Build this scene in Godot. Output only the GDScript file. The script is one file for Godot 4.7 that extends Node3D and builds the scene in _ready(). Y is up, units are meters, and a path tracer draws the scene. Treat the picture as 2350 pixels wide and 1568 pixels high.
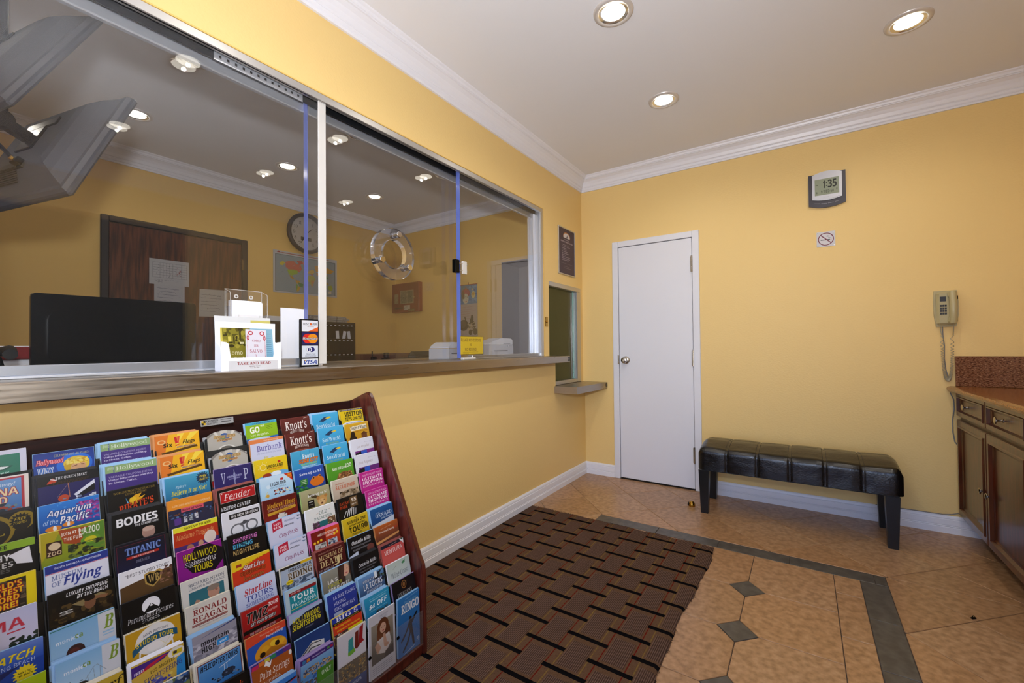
extends Node3D
# A hotel lobby: check-in window with the office behind it, brochure rack, door, bench, counter. Metres, y up.
# x runs from the window wall (0) to the right, z from the far wall (0) towards the viewer.

const H := 2.72          # ceiling
const XU := -0.018       # face of the upper window wall
const XO := -2.637       # office far wall
const ZO := -0.04        # office end wall

var rng := RandomNumberGenerator.new()
var taken := {}
var org := Vector3.ZERO
var cells := {}          # print name -> [atlas index, Rect2 in 0..1]
var atlas_mat: Array = []

func _ready() -> void:
	rng.seed = 77
	# camera
	var cam := Camera3D.new()
	cam.name = "camera"
	cam.fov = 76.827
	cam.near = 0.02
	cam.position = Vector3(1.683, 1.1626, 3.6956)
	cam.rotation = Vector3(0.0138, 0.5942, -0.0095)
	add_child(cam)
	cam.current = true
	# sky, exposure
	var env := Environment.new()
	var sky := Sky.new()
	var psm := ProceduralSkyMaterial.new()
	psm.sky_top_color = Color(0.36, 0.55, 0.86)
	psm.sky_horizon_color = Color(0.80, 0.87, 0.97)
	psm.ground_bottom_color = Color(0.52, 0.53, 0.55)
	psm.ground_horizon_color = Color(0.70, 0.74, 0.80)
	psm.sun_angle_max = 1.0
	sky.sky_material = psm
	env.background_mode = Environment.BG_SKY
	env.sky = sky
	env.background_energy_multiplier = 7.0
	env.tonemap_mode = Environment.TONE_MAPPER_LINEAR
	env.tonemap_exposure = 0.86
	env.sdfgi_enabled = true
	env.ssao_enabled = true
	env.ssil_enabled = true
	var we := WorldEnvironment.new()
	we.name = "world"
	we.environment = env
	add_child(we)
	# the photographer's flash, just above the lens
	var fl := SpotLight3D.new()
	fl.name = "photo_flash"
	fl.position = Vector3(1.70, 1.415, 3.73)
	fl.look_at_from_position(fl.position, fl.position + Vector3(-0.60, 0.45, -0.66))
	fl.light_color = Color(0.95, 0.97, 1.0)
	fl.light_energy = 5.0
	fl.light_size = 0.05
	fl.spot_angle = 72.0
	fl.spot_angle_attenuation = 0.95
	fl.spot_range = 14.0
	fl.spot_attenuation = 2.0
	fl.shadow_enabled = true
	add_child(fl)

	# early afternoon sun on the pavement outside the entrance
	var sun := DirectionalLight3D.new()
	sun.name = "sun"
	sun.rotation_degrees = Vector3(-72, 25, 0)
	sun.light_color = Color(1.0, 0.96, 0.9)
	sun.light_energy = 9.0
	sun.shadow_enabled = true
	add_child(sun)

	make_materials()
	make_prints()
	room()
	office_room()
	check_in_window()
	side_window()
	floor_tiles()
	rug()
	lobby_door()
	lamps()
	brochure_rack()
	counter_things()
	office_things()
	bench()
	cabinet()
	wall_things()

# ---------------------------------------------------------------- helpers
class MB:
	var v := PackedVector3Array()
	var n := PackedVector3Array()
	var t := PackedVector2Array()
	var ix := PackedInt32Array()
	var xf := Transform3D()

	func pt(p: Vector3, nn: Vector3, uv := Vector2.ZERO) -> int:
		v.append(xf * p)
		n.append((xf.basis * nn).normalized())
		t.append(uv)
		return v.size() - 1

	# a, b, c run counter-clockwise seen from outside
	func f3(a: int, b: int, c: int) -> void:
		ix.append(a)
		ix.append(c)
		ix.append(b)

	func tri(a: Vector3, b: Vector3, c: Vector3, uv := [Vector2.ZERO, Vector2.ZERO, Vector2.ZERO]) -> void:
		var nn := (b - a).cross(c - a).normalized()
		f3(pt(a, nn, uv[0]), pt(b, nn, uv[1]), pt(c, nn, uv[2]))

	func quad(a: Vector3, b: Vector3, c: Vector3, d: Vector3, r := Rect2(0, 0, 1, 1)) -> void:
		var nn := (c - a).cross(d - b).normalized()
		var i := pt(a, nn, Vector2(r.position.x, r.end.y))
		pt(b, nn, Vector2(r.end.x, r.end.y))
		pt(c, nn, Vector2(r.end.x, r.position.y))
		pt(d, nn, Vector2(r.position.x, r.position.y))
		f3(i, i + 1, i + 2)
		f3(i, i + 2, i + 3)

	func quad_from(a: Vector3, b: Vector3, c: Vector3, d: Vector3, inside: Vector3) -> void:
		if (c - a).cross(d - b).dot((a + c) * 0.5 - inside) < 0:
			quad(a, d, c, b)
		else:
			quad(a, b, c, d)

	func box(lo: Vector3, hi: Vector3, bev := 0.0) -> void:
		var c := (lo + hi) * 0.5
		var h := (hi - lo) * 0.5
		bev = minf(bev, minf(h.x, minf(h.y, h.z)) * 0.9)
		for ax in 3:
			var b := (ax + 1) % 3
			var g := (ax + 2) % 3
			for s in [-1.0, 1.0]:
				var q := []
				for k in [[-1, -1], [1, -1], [1, 1], [-1, 1]]:
					q.append(corner(c, h, bev, ax, s, b, k[0], g, k[1]))
				quad_from(q[0], q[1], q[2], q[3], c)
				if bev > 0.0:
					for s2 in [-1.0, 1.0]:   # edge between ax and b
						quad_from(corner(c, h, bev, ax, s, b, s2, g, -1), corner(c, h, bev, ax, s, b, s2, g, 1),
							corner(c, h, bev, b, s2, ax, s, g, 1), corner(c, h, bev, b, s2, ax, s, g, -1), c)
		if bev > 0.0:
			for sx in [-1.0, 1.0]:
				for sy in [-1.0, 1.0]:
					for sz in [-1.0, 1.0]:
						var p := corner(c, h, bev, 0, sx, 1, sy, 2, sz)
						var q := corner(c, h, bev, 1, sy, 0, sx, 2, sz)
						var r := corner(c, h, bev, 2, sz, 0, sx, 1, sy)
						if (q - p).cross(r - p).dot(p - c) < 0:
							tri(p, r, q)
						else:
							tri(p, q, r)

	static func corner(c: Vector3, h: Vector3, bev: float, ax: int, s: float, b: int, sb: float, g: int, sg: float) -> Vector3:
		var p := c
		p[ax] += s * h[ax]
		p[b] += sb * (h[b] - bev)
		p[g] += sg * (h[g] - bev)
		return p

	# polygon given in the (u, w) axes, pushed along "out"
	func prism(poly: PackedVector2Array, o: Vector3, u: Vector3, w: Vector3, out: Vector3, uv := Rect2(0, 0, 0, 0), smooth := false) -> void:
		if Geometry2D.is_polygon_clockwise(poly):
			poly = poly.duplicate()
			poly.reverse()
		if u.cross(w).dot(out) < 0:
			o += out
			out = -out
		var nn := out.normalized()
		var lo := poly[0]
		var hi := poly[0]
		for p in poly:
			lo = lo.min(p)
			hi = hi.max(p)
		var k := v.size()
		for p in poly:
			var q := (p - lo) / (hi - lo)
			var tc := Vector2(uv.position.x + uv.size.x * q.x, uv.end.y - uv.size.y * q.y)
			pt(o + out + u * p.x + w * p.y, nn, tc)
		var idx := Geometry2D.triangulate_polygon(poly)
		for i in range(0, idx.size(), 3):
			var a := poly[idx[i]]
			var b := poly[idx[i + 1]]
			var c := poly[idx[i + 2]]
			if (b - a).cross(c - a) > 0:
				f3(k + idx[i], k + idx[i + 1], k + idx[i + 2])
			else:
				f3(k + idx[i], k + idx[i + 2], k + idx[i + 1])
		k = v.size()
		for p in poly:
			pt(o + u * p.x + w * p.y, -nn)
		for i in range(0, idx.size(), 3):
			var a := poly[idx[i]]
			var b := poly[idx[i + 1]]
			var c := poly[idx[i + 2]]
			if (b - a).cross(c - a) > 0:
				f3(k + idx[i], k + idx[i + 2], k + idx[i + 1])
			else:
				f3(k + idx[i], k + idx[i + 1], k + idx[i + 2])
		var m := poly.size()
		for i in m:
			var p := poly[i]
			var q := poly[(i + 1) % m]
			var A := o + u * p.x + w * p.y
			var B := o + u * q.x + w * q.y
			if smooth:
				var pp := poly[(i + m - 1) % m]
				var qq := poly[(i + 2) % m]
				var na := (q - pp).normalized()
				var nb := (qq - p).normalized()
				var NA := u * na.y - w * na.x
				var NB := u * nb.y - w * nb.x
				var j := pt(A, NA)
				pt(B, NB)
				pt(B + out, NB)
				pt(A + out, NA)
				f3(j, j + 1, j + 2)
				f3(j, j + 2, j + 3)
			else:
				quad(A, B, B + out, A + out)

	# profile of (radius, height) turned round "axis"
	func lathe(prof: Array, o: Vector3, axis: Vector3, seg := 20, flat := false) -> void:
		axis = axis.normalized()
		var u := axis.cross(Vector3(0.31, 0.87, 0.23)).normalized()
		var w := axis.cross(u)
		for i in prof.size() - 1:
			var p: Vector2 = prof[i]
			var q: Vector2 = prof[i + 1]
			var d := (q - p).normalized()
			var np := Vector2(d.y, -d.x)
			var nq := np
			if not flat:
				if i > 0:
					var e: Vector2 = (p - prof[i - 1]).normalized()
					if e.dot(d) > 0.6:
						np = (np + Vector2(e.y, -e.x)).normalized()
				if i + 2 < prof.size():
					var e: Vector2 = (prof[i + 2] - q).normalized()
					if e.dot(d) > 0.6:
						nq = (nq + Vector2(e.y, -e.x)).normalized()
			var k := v.size()
			for s in seg + 1:
				var a := TAU * s / seg
				var r := u * cos(a) + w * sin(a)
				pt(o + r * p.x + axis * p.y, r * np.x + axis * np.y)
				pt(o + r * q.x + axis * q.y, r * nq.x + axis * nq.y)
			for s in seg:
				var j := k + s * 2
				f3(j, j + 2, j + 3)
				f3(j, j + 3, j + 1)

	func tube(path: PackedVector3Array, r: float, seg := 8, closed := false, r_end := -1.0) -> void:
		var m := path.size()
		var k := v.size()
		var side := Vector3.ZERO
		for i in m:
			var d := (path[mini(i + 1, m - 1)] - path[maxi(i - 1, 0)])
			if closed:
				d = path[(i + 1) % m] - path[(i + m - 1) % m]
			d = d.normalized()
			if side == Vector3.ZERO:
				side = d.cross(Vector3(0.13, 0.9, 0.41)).normalized()
			side = (side - d * side.dot(d)).normalized()
			var up := d.cross(side)
			var rr := r if r_end < 0.0 else lerpf(r, r_end, i / float(m - 1))
			for s in seg:
				var a := TAU * s / seg
				var nn := side * cos(a) + up * sin(a)
				pt(path[i] + nn * rr, nn)
		for i in (m if closed else m - 1):
			for s in seg:
				var a := k + i * seg + s
				var b := k + i * seg + (s + 1) % seg
				var c := k + ((i + 1) % m) * seg + (s + 1) % seg
				var e := k + ((i + 1) % m) * seg + s
				f3(a, b, c)
				f3(a, c, e)
		if not closed:
			for e in [0, m - 1]:
				var d: Vector3 = (path[0] - path[1]) if e == 0 else (path[m - 1] - path[m - 2])
				d = d.normalized()
				var c := pt(path[e], d)
				var ring := []
				for s in seg:
					ring.append(pt((xf.affine_inverse() * v[k + e * seg + s]), d))
				for s in seg:
					if e == 0:
						f3(c, ring[(s + 1) % seg], ring[s])
					else:
						f3(c, ring[s], ring[(s + 1) % seg])

	# moulding: profile of (out, up) swept from a to b; mitre +1 shortens that end with "out"
	func mould(prof: Array, a: Vector3, b: Vector3, out: Vector3, ma := 0.0, mb := 0.0) -> void:
		var d := (b - a).normalized()
		var up := Vector3.UP
		for i in prof.size() - 1:
			var p: Vector2 = prof[i]
			var q: Vector2 = prof[i + 1]
			var A := a + out * p.x + up * p.y + d * (ma * p.x)
			var B := b + out * p.x + up * p.y - d * (mb * p.x)
			var C := b + out * q.x + up * q.y - d * (mb * q.x)
			var D := a + out * q.x + up * q.y + d * (ma * q.x)
			var pn := Vector2(q.y - p.y, p.x - q.x)   # profile runs from wall bottom outwards and up
			var want := out * pn.x + up * pn.y
			if (C - A).cross(D - B).dot(want) < 0:
				quad(A, D, C, B)
			else:
				quad(A, B, C, D)
		for e in 2:
			var poly := PackedVector2Array()
			for p in prof:
				poly.append(p)
			var idx := Geometry2D.triangulate_polygon(poly)
			for i in range(0, idx.size(), 3):
				var q := []
				for j in 3:
					var p: Vector2 = poly[idx[i + j]]
					q.append((a + d * (ma * p.x) if e == 0 else b - d * (mb * p.x)) + out * p.x + up * p.y)
				if (q[1] - q[0]).cross(q[2] - q[0]).dot(d if e == 1 else -d) < 0:
					tri(q[0], q[2], q[1])
				else:
					tri(q[0], q[1], q[2])

	func grid(nu: int, nv: int, pts: PackedVector3Array, flip := false) -> void:
		var k := v.size()
		for i in nu:
			for j in nv:
				var a := pts[mini(i + 1, nu - 1) * nv + j] - pts[maxi(i - 1, 0) * nv + j]
				var b := pts[i * nv + mini(j + 1, nv - 1)] - pts[i * nv + maxi(j - 1, 0)]
				var nn := a.cross(b).normalized()
				pt(pts[i * nv + j], -nn if flip else nn, Vector2(i / float(nu - 1), j / float(nv - 1)))
		for i in nu - 1:
			for j in nv - 1:
				var a := k + i * nv + j
				if flip:
					f3(a, a + nv + 1, a + nv)
					f3(a, a + 1, a + nv + 1)
				else:
					f3(a, a + nv, a + nv + 1)
					f3(a, a + nv + 1, a + 1)

	func mesh() -> ArrayMesh:
		var arr := []
		arr.resize(Mesh.ARRAY_MAX)
		arr[Mesh.ARRAY_VERTEX] = v
		arr[Mesh.ARRAY_NORMAL] = n
		arr[Mesh.ARRAY_TEX_UV] = t
		arr[Mesh.ARRAY_INDEX] = ix
		var m := ArrayMesh.new()
		m.add_surface_from_arrays(Mesh.PRIMITIVE_TRIANGLES, arr)
		return m


func numbered(called: String) -> String:
	var k: int = taken.get(called, 0)
	taken[called] = k + 1
	return called if k == 0 else "%s_%03d" % [called, k]


# one mesh: a part of "parent", or a thing of its own
func obj(called: String, mb: MB, m: Material, parent: Node3D = null) -> MeshInstance3D:
	return put(called, mb.mesh(), m, parent)


func put(called: String, mesh: Mesh, m: Material, parent: Node3D = null) -> MeshInstance3D:
	var o := MeshInstance3D.new()
	o.mesh = mesh
	o.material_override = m
	o.cast_shadow = GeometryInstance3D.SHADOW_CASTING_SETTING_ON
	if parent == null:
		o.name = numbered(called)
		add_child(o, true)
	else:
		var k := 0
		var want := called
		while parent.has_node(NodePath(want)):
			k += 1
			want = "%s_%03d" % [called, k]
		o.name = want
		parent.add_child(o, true)
		if parent.has_meta("org"):
			o.position = -parent.get_meta("org")
	return o


# a Node3D at the thing's base; its parts are authored in room coordinates
func thing(called: String, label: String, category: String, at: Vector3, group := "") -> Node3D:
	var o := Node3D.new()
	o.name = numbered(called)
	add_child(o, true)
	o.position = at
	o.set_meta("org", at)
	return tag(o, label, category, group)


# a thing whose parts are authored in its own axes
func local_thing(called: String, label: String, category: String, xf: Transform3D, group := "") -> Node3D:
	var o := Node3D.new()
	o.name = numbered(called)
	add_child(o, true)
	o.transform = xf
	return tag(o, label, category, group)


func tag(o: Node3D, label: String, category: String, group := "") -> Node3D:
	o.set_meta("label", label)
	o.set_meta("category", category)
	if group:
		o.set_meta("group", group)
	return o


func struct(called: String, mb: MB, m: Material, label := "") -> MeshInstance3D:
	var o := obj(called, mb, m)
	o.set_meta("kind", "structure")
	if label:
		o.set_meta("label", label)
	return o


func struct_node(called: String, label := "") -> Node3D:
	var o := Node3D.new()
	o.name = called
	add_child(o, true)
	o.set_meta("kind", "structure")
	if label:
		o.set_meta("label", label)
	return o


func V(x: float, y: float, z: float) -> Vector3:
	return Vector3(x, y, z)


func boxes(list: Array, bev := 0.0) -> MB:
	var mb := MB.new()
	for b in list:
		mb.box(b[0], b[1], bev)
	return mb


func round_rect(w: float, h: float, r: float, seg := 6) -> PackedVector2Array:
	var p := PackedVector2Array()
	for c in [[w / 2 - r, h / 2 - r, 0.0], [-w / 2 + r, h / 2 - r, 90.0], [-w / 2 + r, -h / 2 + r, 180.0], [w / 2 - r, -h / 2 + r, 270.0]]:
		for i in seg + 1:
			var a := deg_to_rad(c[2] + 90.0 * i / seg)
			p.append(Vector2(c[0] + r * cos(a), c[1] + r * sin(a)))
	return p


# ---------------------------------------------------------------- materials
var M := {}

func col(s: String) -> Color:
	return Color.html(s)


func mat(name: String, c: String, rough := 0.6, metal := 0.0) -> StandardMaterial3D:
	var m := StandardMaterial3D.new()
	m.resource_name = name
	m.albedo_color = col(c)
	m.roughness = rough
	m.metallic = metal
	M[name] = m
	return m


func noise_tex(seed_: int, freq: float, ramp: Array, size := 512, octaves := 5, kind := FastNoiseLite.TYPE_SIMPLEX_SMOOTH) -> NoiseTexture2D:
	var f := FastNoiseLite.new()
	f.seed = seed_
	f.frequency = freq
	f.noise_type = kind
	f.fractal_octaves = octaves
	var t := NoiseTexture2D.new()
	t.width = size
	t.height = size
	t.seamless = true
	t.noise = f
	if ramp:
		var g := Gradient.new()
		var off := PackedFloat32Array()
		var cs := PackedColorArray()
		for r in ramp:
			off.append(r[0])
			cs.append(col(r[1]))
		g.offsets = off
		g.colors = cs
		t.color_ramp = g
	return t


func tri(m: StandardMaterial3D, scale: Vector3, world := false) -> void:
	m.uv1_triplanar = true
	m.uv1_world_triplanar = world
	m.uv1_scale = scale


func wood(name: String, ramp: Array, rough: float, scale: Vector3, seed_: int, coat := 0.0) -> StandardMaterial3D:
	var m := mat(name, "ffffff", rough)
	m.albedo_texture = noise_tex(seed_, 0.012, ramp, 512, 5)
	tri(m, scale)
	if coat > 0:
		m.clearcoat_enabled = true
		m.clearcoat = coat
		m.clearcoat_roughness = 0.2
	return m


func glass(name: String, a: float) -> StandardMaterial3D:
	var m := mat(name, "ffffff", 0.0)
	m.transparency = BaseMaterial3D.TRANSPARENCY_ALPHA
	m.albedo_color.a = a
	return m


func make_materials() -> void:
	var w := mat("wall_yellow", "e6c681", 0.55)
	w.heightmap_enabled = true
	w.heightmap_scale = 0.05
	w.heightmap_texture = noise_tex(3, 0.06, [], 256, 3)
	tri(w, Vector3(4, 4, 4), true)
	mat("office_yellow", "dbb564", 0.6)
	mat("ceiling_white", "e3e3e6", 0.9)
	mat("trim_white", "e4e4ea", 0.35)
	mat("door_white", "dcdde4", 0.38)
	mat("chrome", "d8d8d8", 0.08, 1.0)
	mat("nickel", "b9b2a6", 0.22, 1.0)
	mat("brass", "b8903c", 0.22, 1.0)
	var st := mat("stainless", "a89e92", 0.3, 1.0)
	st.roughness_texture = noise_tex(5, 0.02, [[0.0, "a0a0a0"], [1.0, "ffffff"]], 256, 3)
	tri(st, Vector3(14, 14, 0.8))
	st.roughness = 0.42
	mat("aluminium", "c2c0bd", 0.34, 0.85)
	mat("aluminium_dark", "24262a", 0.45, 0.6)
	mat("aluminium_pale", "d4d8e0", 0.3, 0.7)
	glass("pane", 0.004)
	glass("acrylic", 0.02)
	var rg := mat("acrylic_solid", "f4f7ff", 0.02)
	rg.refraction_enabled = true
	rg.refraction_scale = 0.049
	rg.transparency = BaseMaterial3D.TRANSPARENCY_ALPHA
	rg.albedo_color.a = 0.02
	mat("acrylic_edge", "5c6cb4", 0.12)
	mat("acrylic_edge_pale", "c9c6c2", 0.15)
	var gg := mat("green_glass", "3f4418", 0.05)
	gg.transparency = BaseMaterial3D.TRANSPARENCY_ALPHA
	var one := Image.create(4, 4, false, Image.FORMAT_RGBA8)
	one.fill(Color(1, 1, 1, 1))
	gg.albedo_texture = ImageTexture.create_from_image(one)
	gg.albedo_color.a = 0.62
	mat("green_edge", "5f9a8e", 0.2)
	mat("black_plastic", "070707", 0.25).metallic_specular = 0.25
	mat("black_matte", "0a0a0a", 0.6)
	mat("dark_grey_plastic", "34353a", 0.5)
	mat("dusty_grey_plastic", "454446", 0.7)
	mat("grey_plastic", "a3a5ad", 0.5)
	mat("pale_grey_plastic", "b9bbc2", 0.5)
	mat("white_card", "eef0f6", 0.6)
	mat("white_paper", "dcdde0", 0.8)
	mat("phone_beige", "b2a67c", 0.3)
	mat("phone_cord", "a89f86", 0.5)
	mat("grey_cord", "7c7a78", 0.5)
	mat("red_plastic", "7a1515", 0.5)
	mat("panel_red", "8a3416", 0.45)
	mat("grey_door", "8d837c", 0.7)
	mat("hall_dark", "3a3128", 0.8)
	mat("rubber", "121212", 0.8)
	mat("olive_lcd", "3a3720", 0.3)
	mat("lcd_green", "a9b39a", 0.3)
	mat("silver_plastic", "c9cbd2", 0.3, 0.3)
	mat("charcoal_plastic", "3d3b44", 0.35)
	mat("grout", "4a4036", 0.9)
	mat("frame_brown", "2a221c", 0.45)
	mat("pavement", "b4b1ac", 0.9)
	wood("mahogany", [[0.25, "38100b"], [0.5, "4d1a12"], [0.8, "5d241a"]], 0.35, Vector3(1.2, 1.2, 8.0), 11, 0.4)
	wood("mahogany_up", [[0.25, "3e140e"], [0.5, "521e15"], [0.8, "622a1e"]], 0.35, Vector3(7.0, 0.8, 7.0), 12, 0.4)
	wood("mahogany_dark", [[0.25, "220a07"], [0.6, "2d0f0b"], [0.9, "381510"]], 0.4, Vector3(8.0, 8.0, 0.8), 13, 0.3)
	wood("cherry", [[0.2, "2e0e05"], [0.5, "431707"], [0.8, "541f0b"]], 0.3, Vector3(6.0, 0.7, 6.0), 14, 0.5)
	wood("brown_door", [[0.2, "3a1a08"], [0.5, "52280e"], [0.8, "66351a"]], 0.4, Vector3(6.0, 0.6, 6.0), 15, 0.3)
	var gr := mat("granite_brown", "ffffff", 0.16)
	gr.albedo_texture = noise_tex(21, 0.05, [[0.25, "3c1a10"], [0.42, "6b3f28"], [0.55, "96694a"], [0.66, "5a3524"], [0.8, "b08a66"]], 512, 6)
	tri(gr, Vector3(2.5, 6.0, 4.0))
	var g2 := mat("granite_gold", "ffffff", 0.14)
	g2.albedo_texture = noise_tex(22, 0.06, [[0.25, "4a2610"], [0.45, "8a5522"], [0.6, "ac7430"], [0.72, "6a3c18"], [0.85, "c2924e"]], 512, 6)
	tri(g2, Vector3(5.0, 5.0, 3.0))
	var tones := ["ffffff", "f8f4ee", "fffaf2", "f3efe9"]
	var tt := noise_tex(31, 0.022, [[0.15, "94714f"], [0.4, "a6815c"], [0.6, "b08a65"], [0.85, "ba9672"]], 512, 6)
	for i in 4:
		var tm := mat("tile_tan_%d" % i, tones[i], 0.3)
		tm.albedo_texture = tt
		tri(tm, Vector3(2.2, 2.2, 2.2), true)
		tm.uv1_offset = Vector3(i * 0.37, 0, i * 0.61)
	var sl := mat("tile_slate", "ffffff", 0.4)
	sl.albedo_texture = noise_tex(32, 0.02, [[0.2, "46423c"], [0.5, "504c46"], [0.8, "5a564f"]], 256, 5)
	tri(sl, Vector3(3, 3, 3), true)
	var le := mat("leather_black", "0b0a0a", 0.24)
	le.heightmap_enabled = true
	le.heightmap_scale = 0.06
	le.heightmap_texture = noise_tex(41, 0.03, [], 512, 4, FastNoiseLite.TYPE_CELLULAR)
	tri(le, Vector3(6, 6, 6))
	mat("stitch", "241c18", 0.6)
	mat("leg_black", "0a0908", 0.35)
	var gl := mat("lamp_glow", "ffffff", 0.5)
	gl.emission_enabled = true
	gl.emission = Color(1.0, 0.97, 0.9)
	gl.emission_energy_multiplier = 10.0
	mat("lamp_trim", "cfc9c4", 0.3, 0.3)
	mat("lamp_can", "e8e4dc", 0.15, 0.9)
	var tones2 := {"p_white": "e6e6ea", "p_cream": "d8d2bd", "p_blue": "8fb6d6", "p_dark": "26262a", "p_yellow": "d6c25a", "p_red": "8c4a44", "p_green": "9fb56a", "p_grey": "9a9a9c", "p_purple": "9a86b4", "p_orange": "c98a52", "p_pink": "cf6aa6"}
	for k in tones2:
		mat(k, tones2[k], 0.6)

# ---------------------------------------------------------------- prints (flat artwork, drawn into shared pages)
var pages: Array = []
var shelf := [0, 0, 0]
var im: Image
var po := Vector2.ZERO
var ps := 1.0
var pr := Rect2i()
var glyphs := {}
var fonts := {}

func font_rid(k: String) -> RID:
	if not fonts.has(k):
		var f := SystemFont.new()
		f.font_names = PackedStringArray([{"s": "Droid Sans", "b": "Droid Sans", "f": "Droid Serif", "g": "Droid Serif", "m": "Droid Sans Mono"}[k]])
		f.font_weight = 700 if k in ["b", "g"] else 400
		fonts[k] = f
	return fonts[k].get_rids()[0]


# the letters of a line as one alpha image, cropped to the ink
func line_mask(text: String, k: String, italic: bool) -> Image:
	var key := k + ("i" if italic else "") + text
	if glyphs.has(key):
		return glyphs[key]
	var ts := TextServerManager.get_primary_interface()
	var rid := font_rid(k)
	var size := 40
	var sz := Vector2i(size, 0)
	var out := Image.create(size * text.length() + 40, 72, false, Image.FORMAT_LA8)
	var x := 6.0
	for i in text.length():
		var g := ts.font_get_glyph_index(rid, size, text.unicode_at(i), 0)
		ts.font_render_glyph(rid, sz, g)
		var gs := ts.font_get_glyph_size(rid, sz, g)
		if gs.x > 0.5:
			var page := ts.font_get_texture_image(rid, sz, ts.font_get_glyph_texture_idx(rid, sz, g))
			var off := ts.font_get_glyph_offset(rid, sz, g)
			out.blend_rect(page, Rect2i(ts.font_get_glyph_uv_rect(rid, sz, g)), Vector2i(int(round(x + off.x)), int(round(48 + off.y))))
		x += ts.font_get_glyph_advance(rid, size, g).x
	if italic:
		var sl := Image.create(out.get_width() + 24, 72, false, Image.FORMAT_LA8)
		for r in 72:
			sl.blit_rect(out, Rect2i(0, r, out.get_width(), 1), Vector2i(int((71 - r) * 0.28), r))
		out = sl
	var rgba: Image = out.duplicate()
	rgba.convert(Image.FORMAT_RGBA8)
	var used := rgba.get_used_rect()
	if used.size.x == 0:
		used = Rect2i(0, 0, 4, 4)
	var res := out.get_region(used)
	glyphs[key] = res
	return res


func colored(mask: Image, c: Color) -> Image:
	var src := mask.get_data()
	var m := src.size() / 2
	var dst := PackedByteArray()
	dst.resize(m * 4)
	var r := int(c.r * 255)
	var g := int(c.g * 255)
	var b := int(c.b * 255)
	for i in m:
		var a := src[i * 2 + 1]
		if a:
			var j := i * 4
			dst[j] = r
			dst[j + 1] = g
			dst[j + 2] = b
			dst[j + 3] = a
	return Image.create_from_data(mask.get_width(), mask.get_height(), false, Image.FORMAT_RGBA8, dst)


func nums(s: String) -> PackedFloat64Array:
	return s.split_floats(",")


func fill(x: int, y: int, w: int, h: int, c: Color) -> void:
	var r := Rect2i(x, y, w, h).intersection(pr)
	if r.size.x > 0 and r.size.y > 0:
		im.fill_rect(r, c)


func poly_fill(pts: PackedVector2Array, c: Color) -> void:
	var lo := 1e9
	var hi := -1e9
	for p in pts:
		lo = minf(lo, p.y)
		hi = maxf(hi, p.y)
	for y in range(maxi(int(lo), pr.position.y), mini(int(hi) + 1, pr.end.y)):
		var xs := []
		var yy := y + 0.5
		for i in pts.size():
			var a := pts[i]
			var b := pts[(i + 1) % pts.size()]
			if (a.y <= yy) != (b.y <= yy):
				xs.append(a.x + (yy - a.y) / (b.y - a.y) * (b.x - a.x))
		xs.sort()
		for i in range(0, xs.size() - 1, 2):
			fill(int(round(xs[i])), y, int(round(xs[i + 1])) - int(round(xs[i])), 1, c)


func ellipse(c: Vector2, rx: float, ry: float, cc: Color) -> void:
	for y in range(int(c.y - ry), int(c.y + ry) + 1):
		var q := 1.0 - pow((y + 0.5 - c.y) / ry, 2)
		if q > 0:
			var dx := rx * sqrt(q)
			fill(int(round(c.x - dx)), y, int(round(2 * dx)), 1, cc)


func P2(x: float, y: float) -> Vector2:
	return po + Vector2(x, y) * ps


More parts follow.
